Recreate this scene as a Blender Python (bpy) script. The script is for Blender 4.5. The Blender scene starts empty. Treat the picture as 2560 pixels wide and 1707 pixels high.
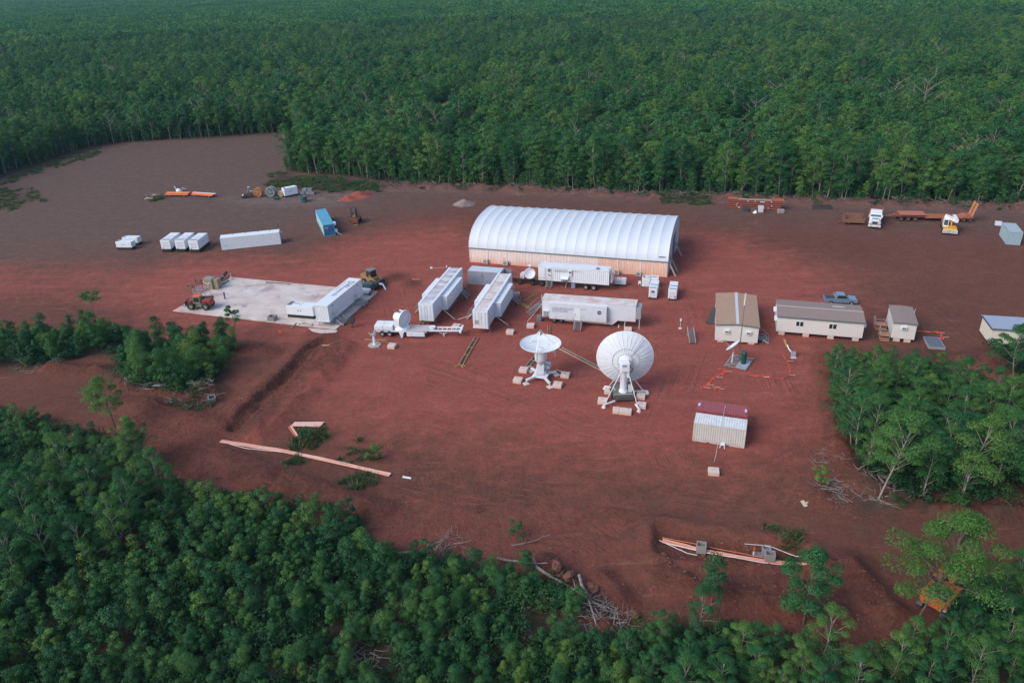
import bpy, bmesh, math, random
import numpy as np
from mathutils import Matrix, Vector
R = math.radians
random.seed(7)
rng = np.random.default_rng(7)
scene = bpy.context.scene
COL = scene.collection

# ---------------------------------------------------------------- camera, sky, sun, exposure
cam_d = bpy.data.cameras.new('camera')
cam = bpy.data.objects.new('camera', cam_d)
COL.objects.link(cam)
PITCH, ROLL, CAM_H = 0.46295, -0.0359, 52.855
fw = Vector((0, math.cos(PITCH), -math.sin(PITCH)))
up0 = Vector((0, math.sin(PITCH), math.cos(PITCH)))
rt0 = Vector((1, 0, 0))
rt = rt0 * math.cos(ROLL) + up0 * math.sin(ROLL)
upv = -rt0 * math.sin(ROLL) + up0 * math.cos(ROLL)
M = Matrix((rt, upv, -fw)).transposed().to_4x4()
M.translation = (0, 0, CAM_H)
cam.matrix_world = M
cam_d.sensor_width = 36.0
cam_d.lens = 26.72
cam_d.clip_end = 9000
scene.camera = cam

SUN_EL, SUN_AZ = R(40), R(238)        # azimuth measured clockwise from +Y: light comes from the left
world = bpy.data.worlds.new('World')
scene.world = world
world.use_nodes = True
wn = world.node_tree.nodes
sky = wn.new('ShaderNodeTexSky')
sky.sky_type = 'NISHITA'
sky.sun_disc = False
sky.sun_elevation = SUN_EL
sky.sun_rotation = SUN_AZ
sky.air_density = 1.0
sky.dust_density = 2.0
wn['Background'].inputs['Strength'].default_value = 0.15
world.node_tree.links.new(sky.outputs['Color'], wn['Background'].inputs['Color'])
sun_d = bpy.data.lights.new('sun', 'SUN')
sun_d.energy = 1.3
sun_d.angle = R(34)
sun_d.color = (1.0, 0.95, 0.9)
sun = bpy.data.objects.new('sun', sun_d)
COL.objects.link(sun)
sdir = Vector((math.sin(SUN_AZ) * math.cos(SUN_EL), math.cos(SUN_AZ) * math.cos(SUN_EL), math.sin(SUN_EL)))
sun.rotation_euler = sdir.to_track_quat('Z', 'Y').to_euler()
vs = scene.view_settings
vs.view_transform = 'Standard'
vs.look = 'None'
vs.exposure = 0.6
vs.gamma = 1.0
vs.use_curve_mapping = False
scene.cycles.max_bounces = 6
scene.cycles.transparent_max_bounces = 6
scene.cycles.use_denoising = True
scene.cycles.denoising_prefilter = 'NONE'

# ---------------------------------------------------------------- materials
MATS = {}
def rgb(h):
    h = h.lstrip('#')
    c = [int(h[i:i + 2], 16) / 255 for i in (0, 2, 4)]
    return tuple(((x / 12.92) if x <= 0.04045 else ((x + 0.055) / 1.055) ** 2.4) for x in c) + (1,)
def newmat(name):
    m = bpy.data.materials.new(name)
    m.use_nodes = True
    nt = m.node_tree
    return m, nt, nt.nodes, nt.links, nt.nodes['Principled BSDF']
def ramp(n, stops):
    r = n.new('ShaderNodeValToRGB')
    el = r.color_ramp.elements
    while len(el) < len(stops):
        el.new(0.5)
    for e, (p, c) in zip(el, stops):
        e.position = p
        e.color = c if len(c) == 4 else tuple(c) + (1,)
    return r
def mixc(nt, a, b, fac, mode='MIX'):
    m = nt.nodes.new('ShaderNodeMix')
    m.data_type = 'RGBA'
    m.blend_type = mode
    for sock, v in ((m.inputs[6], a), (m.inputs[7], b), (m.inputs[0], fac)):
        if isinstance(v, bpy.types.NodeSocket):
            nt.links.new(v, sock)
        elif isinstance(v, (int, float)):
            sock.default_value = v
        else:
            sock.default_value = tuple(v) if len(v) == 4 else tuple(v) + (1,)
    return m.outputs[2]
def noise(nt, scale, detail=4, vec=None, rough=0.55, dist=0.0):
    t = nt.nodes.new('ShaderNodeTexNoise')
    t.inputs['Scale'].default_value = scale
    t.inputs['Detail'].default_value = detail
    t.inputs['Roughness'].default_value = rough
    t.inputs['Distortion'].default_value = dist
    if vec is not None:
        nt.links.new(vec, t.inputs['Vector'])
    return t.outputs['Fac']
def mathn(nt, op, a, b=None, clamp=False):
    m = nt.nodes.new('ShaderNodeMath')
    m.operation = op
    m.use_clamp = clamp
    for i, v in enumerate((a, b)):
        if v is None:
            continue
        if isinstance(v, bpy.types.NodeSocket):
            nt.links.new(v, m.inputs[i])
        else:
            m.inputs[i].default_value = v
    return m.outputs[0]
def maprange(nt, v, a, b, c=0.0, d=1.0):
    m = nt.nodes.new('ShaderNodeMapRange')
    nt.links.new(v, m.inputs[0])
    for i, x in enumerate((a, b, c, d)):
        m.inputs[i + 1].default_value = x
    return m.outputs[0]
def coords(nt, kind='Object', scale=None, rot=None):
    tc = nt.nodes.new('ShaderNodeTexCoord')
    o = tc.outputs[kind]
    if scale or rot:
        mp = nt.nodes.new('ShaderNodeMapping')
        if scale:
            mp.inputs['Scale'].default_value = scale
        if rot:
            mp.inputs['Rotation'].default_value = rot
        nt.links.new(o, mp.inputs['Vector'])
        o = mp.outputs['Vector']
    return o
def paint(name, col, rough=0.55, dirt=0.25, dirtcol=(0.33, 0.16, 0.11), metal=0.0, spec=0.3, low=None, scale=1.4):
    """painted metal or plastic with blotchy dust; low = height below which red dust has settled on the sides"""
    if name in MATS:
        return MATS[name]
    m, nt, n, l, b = newmat(name)
    c = rgb(col) if isinstance(col, str) else tuple(col) + (1,)
    vec = coords(nt)
    f1 = noise(nt, scale, 6, vec, 0.65)
    fac = maprange(nt, f1, 0.42, 0.78, 0.0, dirt)
    out = mixc(nt, c, tuple(dirtcol) + (1,), fac)
    f2 = noise(nt, 9.0, 3, vec)
    out = mixc(nt, out, maprange_col(nt, f2), 0.35, 'MULTIPLY')
    if low:
        sep = n.new('ShaderNodeSeparateXYZ')
        l.new(vec, sep.inputs[0])
        st = coords(nt, 'Object', (1.6, 1.6, 0.25))
        g = mathn(nt, 'ADD', sep.outputs['Z'], maprange(nt, noise(nt, 0.9, 4, st), 0.25, 0.75, -low[0] * 0.6, low[0] * 0.6))
        fac2 = maprange(nt, g, 0.0, low[0], low[1], 0.0)
        out = mixc(nt, out, tuple(low[2]) + (1,) if len(low) > 2 else (0.42, 0.17, 0.10, 1), fac2)
    l.new(out, b.inputs['Base Color'])
    b.inputs['Roughness'].default_value = rough
    b.inputs['Metallic'].default_value = metal
    b.inputs['Specular IOR Level'].default_value = spec
    MATS[name] = m
    return m
def maprange_col(nt, v):
    r = ramp(nt.nodes, [(0.3, (0.72, 0.72, 0.72)), (0.7, (1, 1, 1))])
    nt.links.new(v, r.inputs[0])
    return r.outputs['Color']

# ---------------------------------------------------------------- mesh builder
class MB:
    def __init__(s):
        s.v, s.f, s.sm = [], [], []
    def add(s, vs_, fs_, smooth=False):
        o = len(s.v)
        s.v += [tuple(p) for p in vs_]
        s.f += [tuple(i + o for i in f) for f in fs_]
        s.sm += [smooth] * len(fs_)
        return s
    def box(s, x0, x1, y0, y1, z0, z1):
        return s.add([(x0, y0, z0), (x1, y0, z0), (x1, y1, z0), (x0, y1, z0), (x0, y0, z1), (x1, y0, z1), (x1, y1, z1), (x0, y1, z1)],
                     [(0, 3, 2, 1), (4, 5, 6, 7), (0, 1, 5, 4), (1, 2, 6, 5), (2, 3, 7, 6), (3, 0, 4, 7)])
    def cbox(s, x0, x1, y0, y1, z0, z1, c=0.05):
        bm = bmesh.new()
        bmesh.ops.create_cube(bm, size=1)
        for v in bm.verts:
            v.co = ((x0 + x1) / 2 + v.co.x * (x1 - x0), (y0 + y1) / 2 + v.co.y * (y1 - y0), (z0 + z1) / 2 + v.co.z * (z1 - z0))
        bmesh.ops.bevel(bm, geom=bm.edges[:], offset=c, segments=2, affect='EDGES', profile=0.6)
        bm.verts.index_update()
        s.add([v.co[:] for v in bm.verts], [[v.index for v in f.verts] for f in bm.faces])
        bm.free()
        return s
    def obox(s, c, size, yaw=0, pitch=0, roll=0):
        m = Matrix.Rotation(yaw, 3, 'Z') @ Matrix.Rotation(pitch, 3, 'Y') @ Matrix.Rotation(roll, 3, 'X')
        hx, hy, hz = [q / 2 for q in size]
        pts = [Vector(c) + m @ Vector((a * hx, b * hy, d * hz)) for d in (-1, 1) for a, b in ((-1, -1), (1, -1), (1, 1), (-1, 1))]
        return s.add(pts, [(0, 3, 2, 1), (4, 5, 6, 7), (0, 1, 5, 4), (1, 2, 6, 5), (2, 3, 7, 6), (3, 0, 4, 7)])
    def beam(s, p0, p1, w, h=None):
        p0, p1 = Vector(p0), Vector(p1)
        h = h or w
        d = (p1 - p0)
        if d.length < 1e-6:
            return s
        d.normalize()
        a = d.cross(Vector((0, 0, 1)))
        if a.length < 1e-3:
            a = Vector((1, 0, 0))
        a.normalize()
        b = a.cross(d)
        a, b = a * w / 2, b * h / 2
        pts = [p + q for p in (p0, p1) for q in (-a - b, a - b, a + b, -a + b)]
        return s.add(pts, [(0, 1, 2, 3), (7, 6, 5, 4), (0, 4, 5, 1), (1, 5, 6, 2), (2, 6, 7, 3), (3, 7, 4, 0)])
    def cyl(s, p0, p1, r0, r1=None, n=12, cap=True, smooth=True):
        p0, p1 = Vector(p0), Vector(p1)
        r1 = r0 if r1 is None else r1
        d = (p1 - p0).normalized()
        a = d.cross(Vector((0, 0, 1)))
        if a.length < 1e-3:
            a = Vector((1, 0, 0))
        a.normalize()
        b = d.cross(a)
        pts = []
        for p, r in ((p0, r0), (p1, r1)):
            for k in range(n):
                t = 2 * math.pi * k / n
                pts.append(p + a * r * math.cos(t) + b * r * math.sin(t))
        s.add(pts, [(k, (k + 1) % n, n + (k + 1) % n, n + k) for k in range(n)], smooth)
        if cap:
            s.add(pts[:n], [tuple(range(n))[::-1]])
            s.add(pts[n:], [tuple(range(n))])
        return s
    def tube(s, pts, r, n=6):
        for a, b in zip(pts[:-1], pts[1:]):
            s.cyl(a, b, r, r, n)
        return s
    def limb(s, pts, rad, n=7):
        """tapering continuous tube along pts"""
        o = len(s.v)
        P = [Vector(p) for p in pts]
        ring = []
        for i, p in enumerate(P):
            d = (P[min(i + 1, len(P) - 1)] - P[max(i - 1, 0)]).normalized()
            a = d.cross(Vector((0.3, 1, 0.1))).normalized()
            b = d.cross(a)
            ring += [p + (a * math.cos(6.2832 * k / n) + b * math.sin(6.2832 * k / n)) * rad[i] for k in range(n)]
        fs = [(i * n + k, i * n + (k + 1) % n, (i + 1) * n + (k + 1) % n, (i + 1) * n + k) for i in range(len(P) - 1) for k in range(n)]
        return s.add(ring, fs, True)
    def prism(s, pts, plane, a0, a1):
        def P(u, v, a):
            return {'xy': (u, v, a), 'xz': (u, a, v), 'yz': (a, u, v)}[plane]
        n = len(pts)
        s.add([P(u, v, a) for a in (a0, a1) for u, v in pts],
              [tuple(range(n))[::-1], tuple(range(n, 2 * n))] + [(k, (k + 1) % n, n + (k + 1) % n, n + k) for k in range(n)])
        return s
    def corr(s, p0, p1, z0, z1, pitch=0.28, depth=0.04):
        """trapezoid corrugated sheet standing on the line p0-p1"""
        p0, p1 = Vector(p0), Vector(p1)
        L = (p1 - p0).length
        d = (p1 - p0) / L
        nn = Vector((d.y, -d.x))
        k = max(1, round(L / pitch))
        q = L / k
        prof = []
        for i in range(k):
            prof += [(i * q, 0), (i * q + 0.3 * q, 0), (i * q + 0.5 * q, -depth), (i * q + 0.8 * q, -depth)]
        prof.append((L, 0))
        pts = [(*(p0 + d * u + nn * w), z) for z in (z0, z1) for u, w in prof]
        m = len(prof)
        return s.add(pts, [(i, i + 1, m + i + 1, m + i) for i in range(m - 1)])
    def corr_flat(s, x0, x1, y0, y1, z, pitch=0.28, depth=0.03, along='x'):
        """corrugated roof sheet: ribs run across y, wave along x (or the other way)"""
        L = (x1 - x0) if along == 'x' else (y1 - y0)
        k = max(1, round(L / pitch))
        q = L / k
        prof = []
        for i in range(k):
            prof += [(i * q, 0), (i * q + 0.3 * q, 0), (i * q + 0.5 * q, -depth), (i * q + 0.8 * q, -depth)]
        prof.append((L, 0))
        if along == 'x':
            pts = [(x0 + u, y, z + w) for y in (y0, y1) for u, w in prof]
        else:
            pts = [(x, y0 + u, z + w) for x in (x1, x0) for u, w in prof]
        m = len(prof)
        return s.add(pts, [(i, i + 1, m + i + 1, m + i) for i in range(m - 1)])
    def revolve(s, prof, c, axis, n=32, smooth=True, arc=None):
        """prof = [(radius, height along axis)]"""
        ax = Vector(axis).normalized()
        a = ax.cross(Vector((0, 0, 1)))
        if a.length < 1e-3:
            a = Vector((1, 0, 0))
        a.normalize()
        b = ax.cross(a)
        c = Vector(c)
        pts = [c + ax * h + (a * math.cos(6.283185 * k / n) + b * math.sin(6.283185 * k / n)) * r for r, h in prof for k in range(n)]
        fs = [(i * n + k, i * n + (k + 1) % n, (i + 1) * n + (k + 1) % n, (i + 1) * n + k) for i in range(len(prof) - 1) for k in range(n)]
        return s.add(pts, fs, smooth)
    def blob(s, c, r, seed=0, n=2, amp=0.25, flat=1.0):
        rr = random.Random(seed)
        bm = bmesh.new()
        bmesh.ops.create_icosphere(bm, subdivisions=n, radius=1)
        for v in bm.verts:
            k = 1 + amp * (rr.random() - 0.5) * 2
            v.co = Vector((c[0] + v.co.x * k * r[0], c[1] + v.co.y * k * r[1], c[2] + v.co.z * k * r[2]))
        bm.verts.index_update()
        s.add([v.co[:] for v in bm.verts], [[v.index for v in f.verts] for f in bm.faces])
        bm.free()
        return s
    def mesh(s, name, mat):
        me = bpy.data.meshes.new(name)
        me.from_pydata(s.v, [], s.f)
        me.polygons.foreach_set('use_smooth', s.sm)
        me.materials.append(mat)
        me.update()
        return me

def tag(o, label=None, cat=None, group=None, kind=None):
    for k, v in (('label', label), ('category', cat), ('group', group), ('kind', kind)):
        if v:
            o[k] = v
    return o
def link_mesh(name, me, parent=None):
    o = bpy.data.objects.new(name, me)
    COL.objects.link(o)
    o.parent = parent
    return o
def part(parent, name, mb, mat, label=None):
    o = link_mesh(name, mb.mesh(name, mat), parent)
    if label:
        o['label'] = label
    return o
def thing(name, label, cat, x, y, yaw=0.0, z=0.0, group=None):
    o = bpy.data.objects.new(name, None)
    o.empty_display_size = 0.3
    COL.objects.link(o)
    o.location = (x, y, z)
    o.rotation_euler = (0, 0, R(yaw))
    return tag(o, label, cat, group)
def copy_tree(o, parent=None):
    c = o.copy()
    COL.objects.link(c)
    c.parent = parent
    for ch in list(o.children):
        copy_tree(ch, c)
    return c
def place(o, x, y, yaw=0.0, z=0.0, label=None, scale=None):
    o.location = (x, y, z)
    o.rotation_euler = (0, 0, R(yaw))
    if label:
        o['label'] = label
    if scale:
        o.scale = scale if isinstance(scale, tuple) else (scale,) * 3
    return o
def text_part(parent, name, body, size, mat, mtx, extrude=0.004):
    cu = bpy.data.curves.new(name, 'FONT')
    cu.body = body
    cu.size = size
    cu.extrude = extrude
    cu.resolution_u = 2
    cu.offset = size * 0.012
    tmp = bpy.data.objects.new(name, cu)
    COL.objects.link(tmp)
    bpy.context.view_layer.update()
    me = bpy.data.meshes.new_from_object(tmp.evaluated_get(bpy.context.evaluated_depsgraph_get()))
    bpy.data.objects.remove(tmp)
    me.materials.clear()
    me.materials.append(mat)
    o = link_mesh(name, me, parent)
    o.matrix_local = mtx
    return o
def wall_text(x, y, z):
    """text standing on a wall that faces -y"""
    m = Matrix.Rotation(R(90), 4, 'X')
    m.translation = (x, y, z)
    return m

# ---------------------------------------------------------------- ground: zones in metres
def vnoise(x, y, scale, seed, octaves=3):
    out = np.zeros_like(x, dtype=float)
    amp, tot = 1.0, 0.0
    for o in range(octaves):
        r = np.random.default_rng(seed + o * 17)
        T = r.random((256, 256))
        u, v = x / scale * 2 ** o + 1000.37 * (o + 1), y / scale * 2 ** o + 1000.71 * (o + 1)
        iu, iv = np.floor(u).astype(int), np.floor(v).astype(int)
        fu, fv = u - iu, v - iv
        fu, fv = fu * fu * (3 - 2 * fu), fv * fv * (3 - 2 * fv)
        g = lambda a, b: T[a % 256, b % 256]
        out += amp * ((g(iu, iv) * (1 - fu) + g(iu + 1, iv) * fu) * (1 - fv) + (g(iu, iv + 1) * (1 - fu) + g(iu + 1, iv + 1) * fu) * fv)
        tot += amp
        amp *= 0.5
    return out / tot
def inside(poly, x, y):
    r = np.zeros(np.shape(x), bool)
    n = len(poly)
    for i in range(n):
        x0, y0 = poly[i]
        x1, y1 = poly[(i + 1) % n]
        c = ((y0 > y) != (y1 > y)) & (x < (x1 - x0) * (y - y0) / (y1 - y0 + 1e-12) + x0)
        r ^= c
    return r
def seg_dist(pts, x, y, closed=False):
    d = np.full(np.shape(x), 1e9)
    s_along = np.zeros(np.shape(x))
    P = list(pts) + ([pts[0]] if closed else [])
    acc = 0
    for (x0, y0), (x1, y1) in zip(P[:-1], P[1:]):
        dx, dy = x1 - x0, y1 - y0
        L2 = dx * dx + dy * dy + 1e-12
        t = np.clip(((x - x0) * dx + (y - y0) * dy) / L2, 0, 1)
        q = np.hypot(x - x0 - t * dx, y - y0 - t * dy)
        m = q < d
        d = np.where(m, q, d)
        s_along = np.where(m, acc + t * math.sqrt(L2), s_along)
        acc += math.sqrt(L2)
    return d, s_along
def soft(poly, x, y, w):
    d, _ = seg_dist(poly, x, y, True)
    sd = np.where(inside(poly, x, y), d, -d)
    return np.clip(sd / w * 0.5 + 0.5, 0, 1)

FOREST = [(-222.05, 191.10), (-154.22, 196.85), (-152.68, 230.06), (-147.96, 259.93), (-142.23, 272.16), (-109.36, 278.70), (-81.54, 282.32), (-73.74, 283.83), (-67.84, 254.80), (-64.97, 234.65), (-64.90, 223.14), (-34.75, 207.54), (-3.81, 197.91), (37.22, 185.51), (70.01, 176.63), (116.83, 165.72), (169.48, 150.91)]
FOREST = [(-900.0, 215.0)] + FOREST[1:] + [(900.0, 120.0), (1600.0, 3300.0), (-2400.0, 3300.0)]
ZONE_WEST = [(-96.01, 115.34), (-84.98, 114.74), (-80.36, 113.61), (-72.81, 114.35), (-68.73, 115.54), (-62.17, 111.99), (-61.63, 107.12), (-66.30, 105.72), (-71.08, 103.59), (-77.75, 102.43), (-87.53, 102.53)]
ZONE_MID = [(-61.04, 103.73), (-59.37, 106.26), (-54.29, 107.64), (-47.99, 107.70), (-43.72, 108.20), (-42.51, 106.30), (-43.33, 101.11), (-42.02, 96.15), (-43.17, 93.60), (-45.57, 92.44), (-54.91, 95.92), (-58.83, 99.78)]
ZONE_FL = [(-112.34, 93.81), (-87.68, 91.07), (-69.77, 88.83), (-60.16, 86.01), (-52.97, 81.97), (-47.22, 78.11), (-41.71, 72.94), (-38.55, 68.36), (-39.92, 58.42), (-49.68, 54.63), (-77.63, 55.96)]
ZONE_FG = [(-41.56, 72.55), (-34.95, 69.57), (-28.98, 67.68), (-21.54, 66.04), (-16.23, 64.10), (-16.67, 61.61), (-13.54, 58.32), (-7.87, 57.25), (-3.91, 56.33), (0.36, 55.74), (4.31, 52.05), (6.40, 47.76), (8.69, 46.70), (5.60, 25.80), (-33.49, 27.04), (-51.64, 27.62), (-77.63, 55.96), (-49.68, 54.63), (-39.92, 58.42), (-38.55, 68.36)]
ZONE_FR = [(8.69, 46.70), (10.15, 47.16), (13.16, 48.34), (17.22, 47.71), (20.47, 46.91), (25.08, 45.42), (29.79, 44.60), (34.57, 44.80), (38.35, 48.18), (42.98, 51.17), (47.66, 54.01), (61.67, 55.47), (70.72, 48.87), (51.45, 28.96), (29.71, 25.03), (5.60, 25.80)]
DARKD = [(37.76, 74.49), (39.28, 70.80), (46.96, 63.88), (52.75, 62.24), (57.75, 61.00), (55.74, 58.06), (40.37, 59.18), (34.09, 58.62), (33.38, 62.35)]
ZONE_EAST = [(44.62, 93.28), (50.86, 93.99), (58.65, 92.58), (60.41, 87.62), (59.72, 83.52), (66.88, 85.05), (83.21, 86.52), (92.35, 81.75), (75.06, 61.96), (64.98, 62.40), (53.26, 63.06), (47.14, 64.21), (41.70, 65.33), (39.52, 69.26), (39.12, 73.18), (41.03, 81.86)]
ZONE_RIM = [(69.54, 96.86), (76.28, 100.23), (93.45, 96.24), (86.53, 87.36), (68.77, 88.10), (68.31, 90.93)]
GRASS_A = [(-65.86, 221.38), (-34.56, 206.24), (-32.11, 196.19), (-49.55, 199.29), (-61.42, 204.10), (-67.46, 208.24)]
GRASS_B = [(37.64, 185.09), (48.49, 182.58), (47.47, 174.44), (36.63, 177.15)]
GRASS_C = [(-149.67, 224.93), (-145.67, 255.43), (-140.26, 267.96), (-135.02, 259.67), (-137.86, 238.87), (-144.80, 228.94), (-141.31, 210.69)]
GRASS_D = [(-146.17, 211.33), (-132.93, 213.76), (-123.53, 200.43), (-129.30, 190.23), (-133.71, 190.77)]
SLAB = [(-59.19, 122.48), (-53.84, 137.89), (-23.98, 128.14), (-28.73, 112.44)]

RED = [(-75.33, 130.40), (-70.02, 148.06), (-59.30, 150.51), (-46.38, 145.66), (-35.19, 155.44), (-23.99, 162.26), (-13.59, 166.82), (-8.71, 157.81), (36.21, 152.80), (47.78, 148.95), (55.71, 138.57), (59.87, 127.65), (56.25, 115.35), (44.92, 96.26), (41.37, 84.29), (38.13, 73.65), (29.44, 68.75), (23.01, 69.87), (9.73, 72.58), (-4.35, 76.29), (-15.51, 80.48), (-24.10, 85.76), (-33.33, 94.94), (-29.65, 104.62), (-44.53, 112.93), (-57.98, 117.15)]
REDL = [(-118.19, 156.63), (-80.35, 149.11), (-61.91, 148.40), (-64.39, 133.61), (-74.67, 129.78), (-100.91, 129.38)]
REDF = [(-17.57, 63.21), (-10.80, 72.65), (4.78, 68.73), (13.27, 60.93), (14.87, 53.04), (7.37, 52.90), (0.80, 57.48), (-7.98, 58.78), (-13.75, 59.95)]
REDR = [(13.33, 56.84), (30.25, 55.97), (32.96, 51.66), (34.29, 46.93), (23.79, 46.54), (13.95, 48.76)]
REDB = [(-34.27, 70.26), (-36.52, 80.03), (-33.33, 94.94), (-26.40, 107.10), (-25.88, 111.39), (-31.17, 111.83), (-35.86, 91.76), (-42.69, 86.02), (-52.07, 85.67), (-47.60, 78.98), (-39.32, 72.80)]
PALE = [(-75.90, 198.51), (-61.35, 195.32), (-51.43, 194.67), (-47.56, 197.42), (-40.34, 197.13), (-41.50, 184.19), (-53.53, 185.11), (-66.04, 187.26), (-72.83, 192.37)]
DARKW = [(-16.09, 73.75), (13.78, 68.93), (34.59, 59.79), (40.45, 55.45), (41.41, 61.27), (21.73, 64.97), (4.89, 70.19), (-11.80, 78.47)]
TRENCH = [(-29.75, 109.27), (-31.21, 107.80), (-31.93, 103.33), (-32.99, 97.15), (-34.44, 92.58), (-35.67, 87.95), (-36.49, 84.17)]
TRENCH_RIDGE = [(-25.40, 106.05), (-26.91, 99.63), (-28.44, 93.60), (-29.60, 89.64), (-31.19, 84.18), (-33.17, 80.38)]
TRENCH_L = [(-32.39, 105.34), (-34.87, 98.18), (-36.37, 92.10), (-37.47, 87.32)]
SPOILP = [(-28.32, 106.80), (-24.82, 106.01), (-26.46, 99.59), (-28.08, 93.36), (-29.15, 89.03), (-30.86, 83.63), (-33.07, 80.04), (-34.89, 83.02), (-33.56, 89.33), (-32.22, 94.08), (-31.04, 100.40)]
BANKS = [([(44.81, 95.66), (41.76, 85.28), (38.60, 75.28), (37.92, 69.73), (39.80, 64.96)], 0.8), ([(2.34, 56.56), (5.14, 53.00), (6.86, 48.63), (8.71, 46.79)], 1.0), ([(-54.65, 91.45), (-46.76, 88.30), (-39.44, 85.81)], 0.5), ([(-44.85, 105.81), (-40.15, 106.80), (-37.22, 105.21)], 0.5), ([(-69.54, 101.81), (-59.86, 100.47), (-54.40, 94.74), (-45.16, 91.33), (-41.74, 92.73)], 0.7), ([(-35.94, 78.26), (-27.66, 72.88), (-17.49, 67.87)], 0.5), ([(13.69, 54.65), (21.65, 50.73), (28.22, 49.01)], 0.6), ([(28.14, 55.53), (31.94, 52.71), (32.74, 48.80)], 0.9), ([(41.32, 64.54), (46.56, 61.62), (52.18, 61.31)], 0.9), ([(50.01, 94.66), (60.55, 96.30), (64.24, 93.58)], 0.6)]
PIT_RUN = [(14.60, 60.13), (17.87, 58.62), (19.93, 57.86), (24.01, 56.55), (27.88, 55.91)]
PIPE_BED = [(-36.92, 80.50), (-28.88, 77.65), (-12.07, 71.34)]
PIPE_NS = [(-32.77, 73.59), (-27.26, 70.41), (-20.73, 67.98), (-14.58, 66.11)]
BERM = [(-35.92, 200.65), (-3.77, 193.20), (23.29, 185.88), (36.44, 181.31), (50.31, 178.13), (68.75, 173.08), (93.78, 166.71), (114.68, 162.26), (140.57, 156.70)]
PIT = [(14.42, 61.62), (15.42, 61.62), (28.71, 57.31), (28.12, 55.37), (23.87, 56.11), (15.36, 57.45), (13.95, 58.07)]
MOUNDS = [(-38.35, 193.07, 3.6, 1.5), (-40.49, 190.43, 2.6, 0.8), (-46.55, 191.79, 2.2, 0.5), (-10.58, 182.43, 2.6, 1.5), (-43.10, 92.89, 3.2, 1.5),
          (67.03, 93.67, 5.5, 1.6), (38.08, 67.47, 2.6, 1.0), (52.08, 66.41, 4.5, 1.5), (32.79, 65.59, 2.6, 0.7), (7.86, 54.48, 2.2, 1.0), (9.07, 51.71, 2.4, 1.0),
          (31.60, 54.88, 3.0, 1.1), (23.45, 53.36, 3.0, 0.7), (-50.18, 90.25, 4.0, 0.7), (-21.87, 134.25, 3.4, 0.8), (-18.61, 130.69, 3.0, 0.6), (-69.54, 102.48, 4.5, 0.5)]
ROADS = [[(-111.33, 151.08), (-78.53, 145.04), (-59.30, 150.51), (-35.68, 158.11), (-10.71, 163.58)], [(-77.31, 95.80), (-61.51, 94.12), (-45.95, 86.24), (-36.52, 80.03), (-24.12, 69.67), (-16.93, 64.46)], [(-7.99, 72.48), (4.63, 66.62), (11.26, 58.65), (12.92, 52.63)],
         [(-9.28, 71.03), (1.57, 66.79), (8.08, 58.81), (10.04, 53.27)], [(25.03, 69.01), (33.52, 73.93), (39.71, 85.42), (44.36, 96.31)], [(26.58, 68.19), (35.37, 73.82), (41.25, 85.31), (45.30, 95.01)], [(42.16, 149.57), (63.92, 137.72), (92.50, 126.43)],
         [(9.15, 67.76), (25.17, 62.16), (37.54, 53.46), (39.83, 47.57)], [(-49.99, 159.68), (-23.66, 159.47), (-9.48, 155.24)], [(-13.79, 78.59), (4.94, 70.94), (21.73, 64.97), (36.31, 59.10)], [(-15.30, 65.03), (-1.95, 64.95), (8.98, 66.37), (21.05, 62.38)], [(29.28, 161.83), (54.13, 156.14), (83.04, 145.08), (100.18, 133.96)],
         [(-52.26, 124.00), (-48.43, 129.93), (-43.22, 130.86), (-35.15, 127.33)], [(-28.30, 134.17), (-21.64, 142.02), (-13.96, 145.81)], [(-19.31, 101.19), (-1.90, 88.32), (15.37, 78.49), (27.27, 80.43)], [(35.89, 96.96), (34.93, 83.74), (31.78, 71.64), (25.56, 63.42)], [(38.16, 96.78), (36.45, 83.64), (33.42, 72.33), (27.43, 63.98)],
         [(-10.94, 74.23), (0.46, 75.16), (16.28, 70.27), (28.51, 65.95), (35.78, 59.73)], [(-14.99, 69.15), (-4.92, 63.80), (5.07, 61.37), (11.19, 63.57), (18.22, 68.67)], [(-33.95, 97.33), (-25.41, 101.66), (-13.26, 100.72), (-1.90, 92.67), (8.27, 81.68), (19.70, 75.63)],
         [(-23.61, 88.78), (-12.31, 84.00), (0.53, 77.69), (14.54, 73.48)], [(-100.45, 141.10), (-84.98, 141.73), (-71.46, 151.78), (-47.31, 149.27), (-29.71, 142.83)], [(-121.33, 170.35), (-86.46, 153.33), (-57.41, 155.27), (-33.52, 166.20), (-16.07, 176.41), (39.81, 169.58), (78.67, 153.32)],
         [(32.44, 128.35), (31.19, 111.15), (22.96, 90.87), (17.98, 79.21), (18.72, 73.23)], [(63.92, 137.72), (65.99, 125.13), (70.93, 114.04), (70.98, 99.32), (73.97, 96.51)], [(-124.68, 200.57), (-92.33, 175.99), (-62.67, 172.54), (-35.03, 175.49)], [(-118.63, 234.99), (-79.88, 194.83), (-49.99, 159.68), (-28.98, 138.39)],
         [(24.61, 125.28), (34.71, 138.51), (43.77, 149.39), (63.34, 157.86)], [(-30.47, 147.52), (-21.67, 129.61), (-18.55, 115.39), (-20.53, 101.28)], [(-18.51, 68.63), (-11.37, 68.94), (-1.94, 69.85), (9.15, 67.76)]]

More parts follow.
